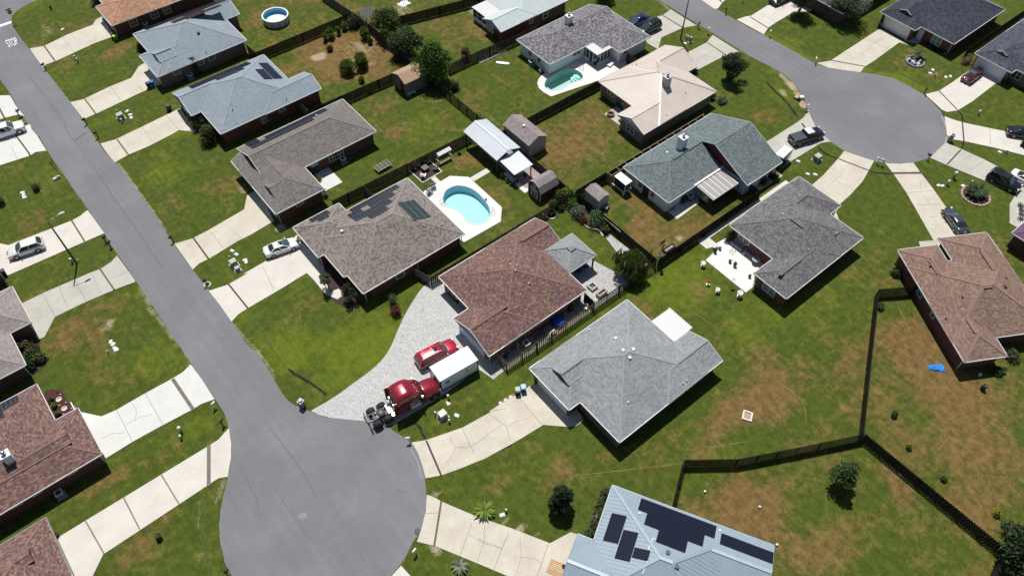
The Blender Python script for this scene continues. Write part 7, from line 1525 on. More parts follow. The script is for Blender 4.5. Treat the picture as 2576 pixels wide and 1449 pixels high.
# ladders and plank on the grass
a, c = W('C1 10 600'), W('C1 265 480'); r = thing('extension_ladder', 'long aluminium extension ladder lying on the grass along the fence', 'ladder', a, heading(a, c)); L = math.hypot(c[0]-a[0], c[1]-a[1]); mb = MB(); mb.bar((0, -.22, .1), (L, -.22, .1), .05, .1); mb.bar((0, .22, .1), (L, .22, .1), .05, .1); [mb.bar((.2+k*.31, -.22, .1), (.2+k*.31, .22, .1), .05, .05) for k in range(int(L/.31))]; mb.build('frame', mat('ladder_alu', (.58, .60, .63), .4, .05, 4, .4), r)
a, c = W('C1 60 550'), W('C1 190 490'); r = thing('folded_ladder', 'short folded ladder lying behind the long extension ladder', 'ladder', a, heading(a, c)); L = math.hypot(c[0]-a[0], c[1]-a[1]); mb = MB(); mb.bar((0, 0, .12), (L, 0, .12), .06, .1); mb.bar((0, .35, .12), (L, .3, .12), .06, .1); [mb.bar((.2+k*.35, 0, .14), (.2+k*.35, .33, .14), .05, .05) for k in range(int(L/.35))]; mb.build('frame', mat('ladder_pale', (.34, .34, .40), .5), r)
a, c = W('C1 170 595'), W('C1 298 610'); r = thing('paddle_board', 'long white rounded board lying on the grass by the fence', 'board', ((a[0]+c[0])/2, (a[1]+c[1])/2), heading(a, c)); L = math.hypot(c[0]-a[0], c[1]-a[1]); mb = MB(); n = 20; ol = [(L/2*math.copysign(abs(math.cos(t*2*math.pi/n))**.5, math.cos(t*2*math.pi/n)), .3*math.copysign(abs(math.sin(t*2*math.pi/n))**.6, math.sin(t*2*math.pi/n))) for t in range(n)]; mb.prism(ol, .03, .16); mb.build('board', mat('board_white', (.82, .82, .80), .4, .02), r)
# above ground pool
b = ((42.63+46.86)/2, (121.96+120.24)/2+.3); r = thing('above_ground_pool', 'round above ground pool with pale blue lining on the dry grass at the top', 'pool', b); RP = 2.25; mb = MB(); mb.lathe([(RP, 0), (RP, 1.3)], 0, 0, 32); mb.build('wall', mat('pool_wall_grey', (.42, .46, .50), .5, .05), r); mb = MB(); mb.lathe([(RP-.03, 1.3), (RP-.06, .32), (.001, .30)], 0, 0, 32); mb.f = [f[::-1] for f in mb.f]; mb.build('liner', mat('pool_liner_sky', (.20, .52, .70), .5, .08), r)
mb = MB(); mb.lathe([(RP-.12, 1.29), (RP-.12, 1.34), (RP+.1, 1.34), (RP+.1, 1.29)], 0, 0, 32, False); mb.build('rim', WHT, r); mb = MB(); [mb.cbox((RP+.04)*math.cos(t*math.pi/6), (RP+.04)*math.sin(t*math.pi/6), 0, .08, .16, 1.3, t*math.pi/6) for t in range(12)]; mb.build('upright', WHT, r); mb = MB(); mb.lathe([(RP-.5, .335), (.9, .35), (.001, .345)], -.1, -.2, 20); mb.build('drained_floor', mat('pool_cover_white', (.66, .72, .76), .6, .1, 2), r)
# teal swing set
b = W('B1 1560 40'); r = thing('swing_set', 'small teal climbing frame on a white mat at the top edge', 'play frame', b, R(10)); mb = MB(); TEAL = mat('teal', (.05, .30, .34), .5)
for x in (-.7, .7):
    for y in (-.6, .6): mb.bar((x, y, 0), (x*.6, y*.2, 2.0), .07, .07)
mb.bar((-.42, 0, 2.0), (.42, 0, 2.0), .07, .07); mb.bar((-.6, -.4, .9), (.6, -.4, .9), .05, .05); mb.build('frame', TEAL, r); mb = MB(); mb.box(-1, -.8, 0, 1, .9, .05); mb.build('mat', WHT, r)
# fire pits, planters and bits
b = W('C1 1252 1090'); r = thing('fire_ring', 'round brick fire ring on the patio of the beige metal roof', 'fire pit', b); mb = MB(); mb.lathe([(.62, 0), (.62, .42), (.40, .42), (.40, .08), (.001, .08)], 0, 0, 20, False); mb.build('ring', mat('fire_brick', (.17, .10, .09), .85, .2, 6), r)
b = W('C1 1345 1150'); r = thing('log_stack', 'small stack of orange firewood beside the round fire ring', 'firewood', b); mb = MB(); [mb.cyl((-.25+.0, -.3+.16*i+.08*(j % 2), .1+.15*j), (.25, -.3+.16*i+.08*(j % 2), .1+.15*j), .08, .08, 7) for j in range(3) for i in range(4)]; mb.build('logs', mat('log_orange', (.42, .22, .12), .8), r)
def planter(s, label, m, w=1.0, d=1.0, h=.45, rz=0, name='stone_planter', inner=None, cat='planter', z=0):
    r = thing(name, label, cat, W(s)+(z,), R(rz)); mb = MB(); t = .17
    for q in ((-w/2, -d/2, w/2, -d/2+t), (-w/2, d/2-t, w/2, d/2), (-w/2, -d/2+t, -w/2+t, d/2-t), (w/2-t, -d/2+t, w/2, d/2-t)): mb.box(q[0], q[1], 0, q[2], q[3], h)
    mb.build('wall', m, r); mb = MB(); mb.box(-w/2+t, -d/2+t, 0, w/2-t, d/2-t, h*.4); mb.build('filling', inner or DARKMETAL, r)
planter('C3 1078 140', 'square pale stone fire pit on the patio by the gazebo', mat('stone_pale', (.46, .43, .39), .85, .15, 4), 1.05, 1.05, .45, 2, 'fire_pit', cat='fire pit', z=.06); planter('C3 1165 205', 'long tan stone trough against the patio fence', mat('stone_tan', (.36, .29, .23), .85, .15, 4), 1.5, .7, .55, 3, 'stone_trough', mat('trough_board', (.3, .24, .18), .8), z=.06)
planter('C3 2540 1350', 'low square of white blocks round an old stump on the worn grass', mat('block_white', (.62, .60, .55), .8, .1), 1.25, 1.15, .2, 30, 'block_square', mat('stump_tan', (.36, .26, .19), .9), 'block ring')
def ring_bed(s, label, rad, m, fill, h=.16, n=22):
    b = W(s); r = thing('ring_bed', label, 'flower bed', b); mb = MB(); [mb.cbox(rad*math.cos(t*2*math.pi/n), rad*math.sin(t*2*math.pi/n), 0, .28, rad*2*math.pi/n*.92, h+random.uniform(-.02, .03), t*2*math.pi/n, .88) for t in range(n)]; mb.build('stone_edge', m, r); mb = MB(); mb.lathe([(rad-.1, .05), (.001, .09)], 0, 0, n); mb.build('mulch', fill, r); return r
ring_bed('D2 2118 562', 'round stone edged bed with a bushy palm on the dark green lawn', 1.95, mat('edge_tan', (.40, .30, .24), .85, .2), mat('bed_soil', (.05, .032, .025), .95, .5, 5))
r = ring_bed('D1 1545 588', 'oval bed of white and black rocks below the small palm', 1.5, mat('edge_grey', (.20, .20, .24), .85, .2), mat('pebble_grey', (.36, .36, .38), .9, .3, 6), .25)
for k in range(10): t = k*2*math.pi/10; mb = MB(); mb.cbox(.95*math.cos(t), .95*math.sin(t), .05, random.uniform(.4, .65), random.uniform(.4, .6), random.uniform(.3, .55), t, .55, .08); mb.build('rock', mat('rock_white', (.66, .66, .68), .8, .1) if k % 2 else mat('rock_black', (.025, .025, .03), .7), r)
for s, l in (('A3 560 1196', 'upper pale stone ring in the dark red mulch bed'), ('A3 612 1282', 'lower pale stone ring in the dark red mulch bed')):
    r = thing('stone_ring', l, 'stone ring', W(s)+(.04,)); mb = MB(); mb.lathe([(.33, 0), (.33, .14), (.22, .14), (.22, .02), (.001, .02)], 0, 0, 18, False); mb.build('ring', mat('pale_stone', (.58, .55, .48)), r)
for i, s in enumerate(('A3 573 1148', 'A3 625 1223', 'A3 678 1278', 'A3 562 1252', 'A3 605 1335', 'A3 545 1130')):
    r = tag((lambda m_: (m_.cbox(0, 0, 0, .24, .2, .14, .5, .7, .04), m_.build('stone', mat('pink_stone', (.55, .44, .42), .8) if i < 5 else BLK, None, None, W(s)+(.04,)))[1])(MB()), ('pale stone by the outer edge of the mulch bed, farthest of three', 'pale stone by the outer edge of the mulch bed, middle of three', 'pale stone by the outer edge of the mulch bed, nearest the garage', 'tiny pink stone beside the yellow green mulch bed plant', 'pale stone under the garage gutter by the mulch bed', 'small dark ornament at the far curve of the mulch bed')[i], 'stone')
# bird baths and ornaments on the ornament lawn
def bath_kit():
    r = thing('bird_bath', '', 'bird bath'); mb = MB(); mb.cbox(0, 0, 0, .46, .46, .1); mb.build('base', mat('bath_white', (.66, .65, .62), .8), r); mb = MB(); mb.lathe([(.12, .1), (.08, .3), (.09, .55), (.14, .62)], 0, 0, 12); mb.build('pedestal', mat('bath_grey', (.42, .42, .41), .8), r); mb = MB(); mb.lathe([(.14, .62), (.34, .74), (.36, .78), (.30, .77), (.001, .68)], 0, 0, 18); mb.build('bowl', mat('bath_stone', (.55, .54, .51), .8), r); return Kit(r)
BB = bath_kit()
for s, l, sc in (('C2 2118 1225', 'bird bath nearest the dark dividing fence', 1.0), ('C3 2255 182', 'smaller tan bird bath in the middle of the ornament lawn', .9), ('C3 2462 222', 'widest bird bath nearest the red brick wall', 1.15)): BB.put(W(s), R(40), l, 'bird baths on the ornament lawn', sc)
r = thing('garden_ornament', 'small red topped ornament on a white stand on the ornament lawn', 'ornament', W('C3 2168 110')); mb = MB(); mb.cbox(0, 0, 0, .45, .45, .1); mb.build('base', WHT, r); mb = MB(); mb.cyl((0, 0, .1), (0, 0, .5), .09, .07, 10); mb.build('stem', DARKMETAL, r); mb = MB(); mb.lathe([(.05, .5), (.22, .62), (.2, .72), (.001, .86)], 0, 0, 10); mb.build('red_top', mat('ornament_red', (.55, .02, .02), .5), r)
for s, l, h in (('C2 2195 1300', 'thin shepherd hook standing among the bird baths', 1.9), ('C3 2375 135', 'thin hook with a pale glass dish on the ornament lawn', 1.8)):
    r = thing('garden_hook', l, 'garden hook', W(s)); mb = MB(); mb.tube([(0, 0, 0), (0, 0, h), (.12, 0, h+.12), (.26, 0, h+.02)], .018, 6); mb.build('hook', BLK, r)
    if 'dish' in l: q = MB(); q.lathe([(.001, h-.3), (.2, h-.22), (.22, h-.2), (.001, h-.24)], .26, 0, 14); q.build('dish', mat('glass_dish', (.6, .68, .66), .2), r)
POTM = [mat('pot_white', (.66, .66, .64), .7), mat('pot_black', (.03, .03, .034), .6), mat('pot_terracotta', (.30, .12, .07), .8), mat('pot_blue', (.04, .09, .25), .5)]
def pot(s, label, m=0, rad=.22, h=.4, z=.05): 
    r = thing('plant_pot', label, 'plant pot', W(s)+(z,)); mb = MB(); mb.lathe([(.001, 0), (rad*.7, 0), (rad, h), (rad*.85, h), (rad*.8, h*.85), (.001, h*.85)], 0, 0, 14); mb.build('pot', POTM[m], r); POTS.append((r, rad, h))
POTS = []
for s, l, m in (('C2 155 320', 'largest black plant pot at the corner post of the pavilion', 1), ('C2 188 358', 'black plant pot second from the pavilion corner post', 1), ('C2 233 393', 'black plant pot third along the white strip', 1), ('C2 273 428', 'white plant pot in the middle of the white strip', 0), ('C2 308 462', 'small grey pot near the tip of the white strip', 1), ('C2 345 450', 'small dark pot at the tip of the white strip', 1), ('C2 370 435', 'small dark pot right of the strip tip', 1), ('C2 443 385', 'black plant pot under the lean to roof edge', 1),
    ('C2 2225 1058', 'white pot in the cluster at the left corner of the ornament patio', 0), ('C2 2255 1050', 'white round pot beside blue things on the ornament patio', 0), ('C2 2280 1068', 'blue pot in the cluster on the ornament patio', 3), ('C2 2235 1095', 'green planted pot at the edge of the ornament patio', 1), ('C2 2375 1190', 'grey pot alone on the edge of the ornament patio', 1), ('C2 2420 1225', 'terracotta pot with red flowers on the ornament patio', 2), ('C2 2510 1110', 'white pot beside the covered grey sofa', 0), ('C2 2530 1065', 'white urn behind the covered grey sofa', 0), ('C2 2560 1330', 'dark pot near the wall end of the ornament patio', 1), ('D2 40 1360', 'leafy white pot at the brick corner of the ornament patio', 0),
    ('D3 2150 970', 'white round pot on the grass below the brown roof', 0), ('D3 2375 930', 'white pot by the leafy bed below the brown roof', 0)): pot(s, l, m, .26 if 'largest' in l or 'urn' in l else .22)
r = thing('garden_sofa', 'grey covered sofa against the brick wall on the ornament patio', 'sofa', W('C2 2445 1040')+(.05,), R(-90)); mb = MB(); mb.cbox(0, 0, .05, 2.0, .85, .42, 0, .97, .05); mb.build('seat', mat('sofa_grey', (.30, .29, .31), .8), r); mb = MB(); mb.cbox(0, .36, .4, 2.0, .2, .45, 0, .95, .05); mb.build('backrest', mat('sofa_grey', (.3, .29, .31)), r)
for sg in (-1, 1): mb = MB(); mb.cbox(sg*.98, 0, .2, .14, .85, .45, 0, .95, .04); mb.build('arm', mat('sofa_dark', (.14, .14, .15), .7), r)
r = thing('glass_table', 'low black framed glass table in the middle of the ornament patio', 'table', W('C2 2400 1088')+(.05,), R(5)); mb = MB(); [mb.bar(a, b_, .03, .03) for a, b_ in (((-.4, -.25, .42), (.4, -.25, .42)), ((-.4, .25, .42), (.4, .25, .42)), ((-.4, -.25, .42), (-.4, .25, .42)), ((.4, -.25, .42), (.4, .25, .42)))]; [mb.bar((x, y, 0), (x, y, .42), .03, .03) for x in (-.4, .4) for y in (-.25, .25)]; mb.build('frame', BLK, r)
r = thing('round_table', 'round glass table with chairs in the corner of the ornament patio', 'table', W('D2 35 1190')+(.05,)); mb = MB(); mb.lathe([(.001, .72), (.55, .72), (.55, .75), (.001, .75)], 0, 0, 20, False); mb.build('top', mat('table_frost', (.32, .35, .34), .2), r); mb = MB(); mb.cyl((0, 0, 0), (0, 0, .72), .05, .05, 8); mb.build('leg', BLK, r)
# the paved side yard
r = thing('round_cover', 'round bright blue cover over a trampoline or table in the paved side yard', 'cover', W('C3 755 470')+(.03,)); mb = MB(); mb.lathe([(.82, .0), (.86, .55), (.82, .72), (.001, .76)], 0, 0, 26); mb.build('cover', mat('cover_blue', (.012, .065, .36), .6, .1, 3), r)
r = thing('wood_pallet', 'dark slatted pallet leaning on the wall in the paved side yard', 'pallet', W('C3 550 585')+(.03,)); mb = MB(); [mb.bar((-.6, y, .2+.12*k), (.6, y, .2+.12*k), .09, .03) for k, y in enumerate((-.4, -.2, 0, .2, .4))]; mb.bar((-.55, -.5, .1), (-.55, .5, .72), .06, .05); mb.bar((.55, -.5, .1), (.55, .5, .72), .06, .05); mb.build('slats', PW, r)
r = thing('tarp_heap', 'grey tarp over a heap of goods in the paved side yard', 'tarp', W('C3 650 545')+(.03,), R(8)); mb = MB(); mb.cbox(0, 0, 0, 1.5, 1.1, .6, 0, .8, .15); mb.build('tarp', mat('tarp_grey', (.13, .135, .15), .7, .25, 2), r)
r = thing('white_board_stack', 'pale boards stacked along the fence in the paved side yard', 'boards', W('C3 690 585')+(.03,), R(0)); mb = MB(); [mb.cbox(.05*k, -.25+.1*k, .3+.05*k, 1.5-.15*k, .22, .05, .05*k) for k in range(4)]; mb.cbox(-.3, -.2, 0, .1, .1, .32); mb.cbox(.4, -.2, 0, .1, .1, .32); mb.build('boards', mat('board_pale', (.52, .5, .48), .8), r)
r = thing('plastic_chair', 'white plastic chair at the far end of the paved side yard', 'chair', W('C3 1015 345')+(.03,), R(200)); mb = MB(); mb.cbox(0, 0, .40, .46, .46, .05); mb.build('seat', WHT, r); mb = MB(); mb.bar((-.22, 0, .42), (-.3, 0, .88), .44, .04, (1, 0, 0)); mb.build('backrest', WHT, r)
for x in (-.2, .2):
    for y in (-.2, .2): mb = MB(); mb.bar((x, y, 0), (x*.9, y*.9, .42), .05, .05); mb.build('leg', WHT, r)
for s, l, m, w, h in (('C3 235 770', 'white crate in the shaded near corner of the side yard', POTM[0], .4, .35), ('C3 265 790', 'dark blue bin bag in the near corner of the side yard', mat('bag_blue', (.04, .05, .10), .5), .55, .4), ('C3 330 715', 'brown box beside the wall of the side yard', PW, .4, .4), ('C3 375 690', 'grey cabinet beside the wall of the side yard', TANB, .4, .6), ('C3 790 370', 'red toy heap by the wall of the side yard', mat('toy_red', (.28, .03, .03), .5), .5, .5), ('C3 820 395', 'grey tub beside the red toy heap', ZINC, .4, .4), ('C3 870 350', 'black barbecue in the deep shade of the side yard', BLK, .7, .9), ('C3 470 600', 'dark stool beside the side yard wall', PW, .35, .45)):
    r = thing(('crate' if 'crate' in l else 'bin_bag' if 'bag' in l else 'box' if 'box' in l else 'cabinet' if 'cabinet' in l else 'toy_heap' if 'toy heap by' in l else 'tub' if 'tub' in l else 'barbecue' if 'barbecue' in l else 'stool'), l, 'yard item', W(s)+(.03,), R(random.uniform(-20, 20))); mb = MB(); mb.cbox(0, 0, 0, w, w*.8, h, 0, .9, .05); mb.build('body', m, r); mb = MB(); mb.cbox(0, 0, h, w*.94, w*.74, .05, 0, .85); mb.build('top', m, r)
# red brown house front bench, wheels
r = thing('garden_bench', 'dark iron bench on the pavers under the front eave of the red brown roof', 'bench', W('B3 2005 230'), R(-88)); mb = MB(); [mb.bar((-.7, y, .44), (.7, y, .44), .1, .03) for y in (-.2, -.05, .1)]; mb.build('seat', mat('iron_bench', (.10, .10, .105), .6), r); mb = MB(); [mb.bar((-.7, .2, z), (.7, .24, z), .03, .08) for z in (.58, .72, .86)]; mb.build('backrest', mat('iron_bench', (.1, .1, .105)), r)
for x in (-.66, .66):
    for y in (-.2, .2): mb = MB(); mb.bar((x, y, 0), (x, y, .6), .06, .06); mb.build('leg', mat('iron_bench', (.1, .1, .105)), r)
pot('B3 2060 285', 'dark plant pot beside the iron bench', 1, .25, .45, .06)
# blue tarp, barrel
b = W('D3 1745 895'); r = thing('blue_tarp', 'crumpled bright blue tarp lying on the dry grass at the right', 'tarp', b, R(-40)); mb = MB(); n = 13; g_ = {}
for i in range(n):
    for j in range(n):
        u, v = i/(n-1)-.5, j/(n-1)-.5; k = .75+.5*u
        g_[i, j] = (u*2.0+random.uniform(-.06, .06), v*1.25*k+random.uniform(-.06, .06), .03+max(0, .28*(1-4*u*u)*(1-4*v*v))+random.uniform(0, .14)*(abs(u) < .49 and abs(v) < .49))
mb.mesh([g_[i, j] for i in range(n) for j in range(n)], [(i*n+j, (i+1)*n+j, (i+1)*n+j+1, i*n+j+1) for i in range(n-1) for j in range(n-1)]); mb.build('sheet', mat('tarp_blue', (.03, .25, .72), .45, .15, 4), r)
r = thing('barrel', 'black plastic barrel standing on the dry grass below the brown roof', 'barrel', W('D3 2180 1095')); mb = MB(); mb.lathe([(.001, 0), (.27, 0), (.31, .3), (.31, .6), (.28, .88), (.24, .88), (.22, .8), (.001, .8)], 0, 0, 18); mb.build('body', mat('barrel_black', (.02, .022, .028), .5), r)
for s, l in (('C4 2140 655', 'white ball on the yard behind the pale blue metal roof, farthest of three'), ('D4 80 800', 'white ball on the yard behind the pale blue metal roof, middle of three'), ('D4 243 1156', 'white ball beside the corner of the pale blue metal roof')):
    mb = MB(); mb.lathe([(.001, 0), (.1, .03), (.16, .12), (.14, .22), (.07, .28), (.001, .29)], 0, 0, 12); o = mb.build('ball', WHT, None, None, W(s)); tag(o, l, 'ball', 'white balls in the back yard')
# trampoline mat, hose, basketball hoop
b = W('C2 1715 1125'); hp = W('C2 1745 1000', 3.0); r = thing('basketball_hoop', 'leaning basketball hoop in the near corner of the worn brown yard', 'basketball hoop', b, 0); dx, dy = hp[0]-b[0], hp[1]-b[1]; mb = MB(); mb.cyl((0, 0, 0), (dx*.8, dy*.8, 2.9), .06, .05, 8); mb.build('pole', ZINC, r); mb = MB(); mb.bar((dx-.45, dy, 3.1), (dx+.45, dy, 3.1), .04, .8); mb.build('backboard', mat('hoop_grey', (.14, .14, .15), .5), r); mb = MB(); mb.cbox(0, 0, 0, .9, .6, .18, .5, .9); mb.build('base', DARKMETAL, r)
r = thing('timber_frame', 'small dark timber frame gate in the near corner of the worn brown yard', 'frame', W('C2 1700 1110')); mb = MB(); mb.bar((-.9, .5, 0), (-.9, .5, 1.3), .1, .1); mb.bar((1.0, .1, 0), (1.0, .1, 1.3), .1, .1); mb.bar((-.9, .5, 1.25), (1.0, .1, 1.25), .06, .06); mb.build('frame', PD, r)
planter('C2 1800 1060', 'narrow dark sand box along the near fence of the worn brown yard', mat('box_dark', (.09, .07, .06), .85), 2.0, .8, .35, 0, 'sand_box', mat('box_fill', (.30, .26, .22), .9, .4, 5))
r = thing('door_mat', 'tan outdoor bed on the concrete patio of the white brick house', 'outdoor bed', W('C2 1830 678')+(.05,), R(-2)); mb = MB(); mb.cbox(0, 0, 0, 1.15, .85, .12, 0, .95, .05); mb.build('pad', mat('mat_tan', (.30, .235, .20), .9, .1, 6), r)
r = thing('barbecue', 'black covered barbecue in the shade on the white brick house patio', 'barbecue', W('C2 1940 620')+(.05,)); mb = MB(); mb.cbox(0, 0, .1, 1.1, .55, .75, 0, .92, .06); mb.build('body', BLK, r); mb = MB(); mb.cbox(0, 0, .85, 1.15, .6, .28, 0, .7, .08); mb.build('lid', BLK, r)
r = thing('hose_reel', 'coiled black hose hanging at the corner of the white brick house', 'hose', W('C2 1752 680')+(.4,)); mb = MB(); pts = [(.0, .32*math.cos(t*.5), .35+.32*math.sin(t*.5)) for t in range(13)]; mb.tube(pts, .07, 6); mb.build('hose', BLK, r)
r = thing('patio_umbrella', 'faded pink folded umbrella lying in the shade of the pavilion', 'umbrella', W('B2 2245 130')+(.05,)); mb = MB(); mb.lathe([(.8, 1.75), (.5, 2.0), (.001, 2.2)], 0, 0, 10); mb.build('canopy', mat('canopy_pink', (.34, .24, .25), .8), r); mb = MB(); mb.cyl((0, 0, 0), (0, 0, 2.2), .025, .025, 6); mb.build('pole', ZINC, r)
r = thing('pavilion_table', 'dark dining table standing in the shade of the pavilion', 'table', (54.0, 67.5, .05)); mb = MB(); mb.cbox(0, 0, .7, .9, 1.8, .06); mb.build('top', PW, r)
for x in (-.35, .35):
    for y in (-.75, .75): mb = MB(); mb.bar((x, y, 0), (x, y, .7), .07, .07); mb.build('leg', PW, r)
for k, (x, y) in enumerate(((52.9, 64.0), (53.6, 64.2), (54.3, 64.0))):
    r = thing('patio_chair', ('blue backed chair', 'white framed chair', 'white framed chair')[k]+(' at the open corner post of the lean to roof', ' in the middle under the lean to roof', ' at the fence side under the lean to roof')[k], 'chair', (x, y, .05), R(90), 'chairs under the lean to roof'); mb = MB(); mb.cbox(0, 0, .42, .48, .48, .05); mb.build('seat', (mat('chair_blue', (.012, .03, .17)), WHT, WHT)[k], r); mb = MB(); mb.bar((-.23, 0, .45), (-.3, 0, .92), .46, .04, (1, 0, 0)); mb.build('backrest', (mat('chair_blue', (.012, .03, .17)), WHT, WHT)[k], r)
    for a in (-.2, .2):
        for c_ in (-.2, .2): mb = MB(); mb.bar((a, c_, 0), (a, c_, .42), .035, .035); mb.build('leg', WHT, r)
# speckled house pool side bits
r = thing('swim_towel', 'pink towel hanging at the door of the white sunroom', 'towel', W('C1 1087 575')+(.4,)); mb = MB(); mb.box(-.03, -.3, .1, .03, .3, 1.35); mb.build('cloth', mat('towel_pink', (.62, .30, .36), .9, .1, 5), r)
r = thing('pool_pump', 'cluster of pale pool pump tanks at the corner of the white walls', 'pool pump', W('C1 615 680')); mb = MB(); [mb.lathe([(.001, 0), (r0, 0), (r0, h0), (r0*.6, h0+.12), (.001, h0+.16)], x, y, 12) for x, y, r0, h0 in ((-.6, .1, .22, .6), (-.1, .3, .28, .8), (.1, -.3, .2, .4))]; mb.build('tank', mat('pump_grey', (.42, .44, .44), .6), r); mb = MB(); mb.tube([(-.6, .1, .3), (-.1, .3, .35), (.1, -.3, .3), (.5, -.2, .15)], .04, 6); mb.build('pipe', WHT, r)
for s, l in (('C1 858 600', 'round black pot with a pole by the white wall'), ('C1 880 570', 'smaller black pot by the white wall'), ('C1 1110 615', 'black umbrella base beside the white sunroom')): pot(s, l, 1, .26, .3, .06)
r = thing('white_table', 'white oval lounger lying by the pool fence of the speckled roof house', 'lounger', W('C1 1255 615')+(.06,), R(15)); mb = MB(); mb.cbox(0, 0, .2, 1.7, .75, .1, 0, .95, .05); mb.build('seat', WHT, r)
for x in (-.7, .7): mb = MB(); mb.bar((x, -.3, 0), (x, .3, 0.2), .06, .06); mb.build('leg', WHT, r)
# debris at the second turning circle; pallet board at the pale blue house
r = thing('kerb_debris', 'heap of pink and white boxes on the sandy kerb of the second turning circle', 'boxes', W('D1 455 930')); mb = MB(); mb.cbox(-.3, .3, 0, .8, .6, .35, .2); mb.build('pink_box', mat('box_pink', (.50, .30, .22), .8), r); mb = MB(); mb.cbox(.2, -.25, 0, .75, .6, .45, -.3, .9); mb.build('white_box', WHT, r); mb = MB(); mb.cbox(-.55, -.3, 0, .4, .5, .5, .1, .8); mb.build('dark_bag', BLK, r)
b = W('C4 765 1390'); r = thing('plywood_sheet', 'tan plywood sheet with timber lengths lying on the lower drive', 'plywood', b+(.06,), R(-62)); mb = MB(); mb.box(-1.15, -.75, 0, 1.15, .75, .05); mb.build('sheet', mat('plywood', (.42, .27, .14), .8, .12, 3), r); mb = MB(); [mb.bar((-.9, -.3+.2*k, .09), (.7-.2*k, -.2+.16*k, .09), .08, .05) for k in range(4)]; mb.build('timber', mat('timber_pale', (.62, .50, .32), .8), r)
mb = MB(); mb.lathe([(.001, 0), (.15, .02), (.2, .18), (.15, .32), (.001, .36)], 0, 0, 12); o = mb.build('bowling_ball', mat('ball_maroon', (.05, .01, .02), .2), None, None, W('C4 810 1362')+(.11,)); tag(o, 'shiny dark ball at the corner of the plywood sheet', 'ball')
# chequered step pavers beside the curved drive, stepping stones
mb = MB(); a, c = W('C3 225 1238'), W('C3 345 1165'); q = MB()
for i in range(6):
    for j in range(2): x, y = a[0]+(c[0]-a[0])*i/5, a[1]+(c[1]-a[1])*i/5+j*.42-.2; (mb if (i+j) % 2 else q).cbox(x, y, 0, .40, .40, .05)
r = thing('chequered_pavers', 'strip of red and cream chequered pavers beside the curved drive', 'pavers', a); mb.build('cream_paver', C_WHITE, r, a); q.build('red_paver', mat('paver_red', (.26, .13, .10), .85, .15), r, a)
for i, s in enumerate(('B2 545 942', 'B2 538 962', 'B2 537 980', 'B2 540 998', 'B2 585 968')):
    mb = MB(); mb.lathe([(.001, .06), (.2, .05), (.22, 0)], 0, 0, 9, False); o = mb.build('stepping_stone', mat('stone_cream', (.55, .48, .33), .85, .1), None, None, W(s)); tag(o, 'cream stepping stone '+('farthest from the white sedan bonnet', 'second from the sedan bonnet end of the row', 'third in the row near the sedan bonnet', 'nearest the sedan bonnet', 'set apart beside the taupe eave')[i], 'stepping stone', 'cream stepping stones by the sedan')
# white lattice on the fence, pvc pipe
b = W('C2 1340 905'); mb = MB(); [mb.bar((57.0-.06, 49.0-.25*k, 1.35), (57.0-.06, 48.8-.25*k, 1.35), .03, .22) for k in range(14)]; o = mb.build('white_lattice', WHT, None, (56.94, 47.3, 1.2), (56.94, 47.3, 1.2)); tag(o, 'row of white slats fixed on the dark double fence', 'lattice')
r = thing('wheelbarrow', 'grey wheelbarrow parked beside the small metal shed', 'wheelbarrow', W('C2 1205 685'), R(30)); mb = MB(); mb.cbox(0, 0, .35, .9, .6, .3, 0, 1.15); mb.build('tray', mat('barrow_grey', (.16, .19, .20), .6), r); mb = MB(); mb.bar((-.3, .2, .3), (-1.1, .25, .55), .04, .04); mb.bar((-.3, -.2, .3), (-1.1, -.25, .55), .04, .04); mb.build('handle', BLK, r); mb = MB(); mb.cyl((.55, -.05, .2), (.55, .05, .2), .2, .2, 14); mb.build('wheel', TYRE, r)
for s, l in (('D2 2540 660', 'top'), ('D2 2545 700', 'upper middle'), ('D2 2545 740', 'lower middle'), ('D2 2540 785', 'bottom')): r = thing('black_rosette', 'dark rosette plant in the white rock bed, '+l+' of four', 'plant', W(s)+(.1,), 0, 'dark rosettes in the white rock bed'); mb = MB(); [mb.bar((0, 0, .1), (.55*math.cos(t), .55*math.sin(t), .25), .14, .02) for t in [k*.7 for k in range(9)]]; mb.build('leaves', mat('rosette_dark', (.025, .03, .03), .7), r)
# ------------------------------------------------------------------ plants
def leafmat(name, dark, mid, lite, rough=.6):
    if name in MATS: return MATS[name]
    m, nt, b = nodes(name); at = nd(nt, 'ShaderNodeVertexColor', layer_name='shade'); sp = nt.nodes.new('ShaderNodeSeparateColor'); nt.links.new(at.outputs[0], sp.inputs[0])
    c = ramp(nt, sp.outputs[0], [(.1, dark), (.5, mid), (.9, lite)]); nt.links.new(c, b.inputs['Base Color']); b.inputs['Roughness'].default_value = rough; b.inputs['Specular IOR Level'].default_value = .3
    tr = nd(nt, 'ShaderNodeBsdfTranslucent'); nt.links.new(c, tr.inputs[0]); mx = nd(nt, 'ShaderNodeMixShader'); mx.inputs[0].default_value = .34; out = nt.nodes['Material Output']; nt.links.new(b.outputs[0], mx.inputs[1]); nt.links.new(tr.outputs[0], mx.inputs[2]); nt.links.new(mx.outputs[0], out.inputs[0])
    MATS[name] = m; return m
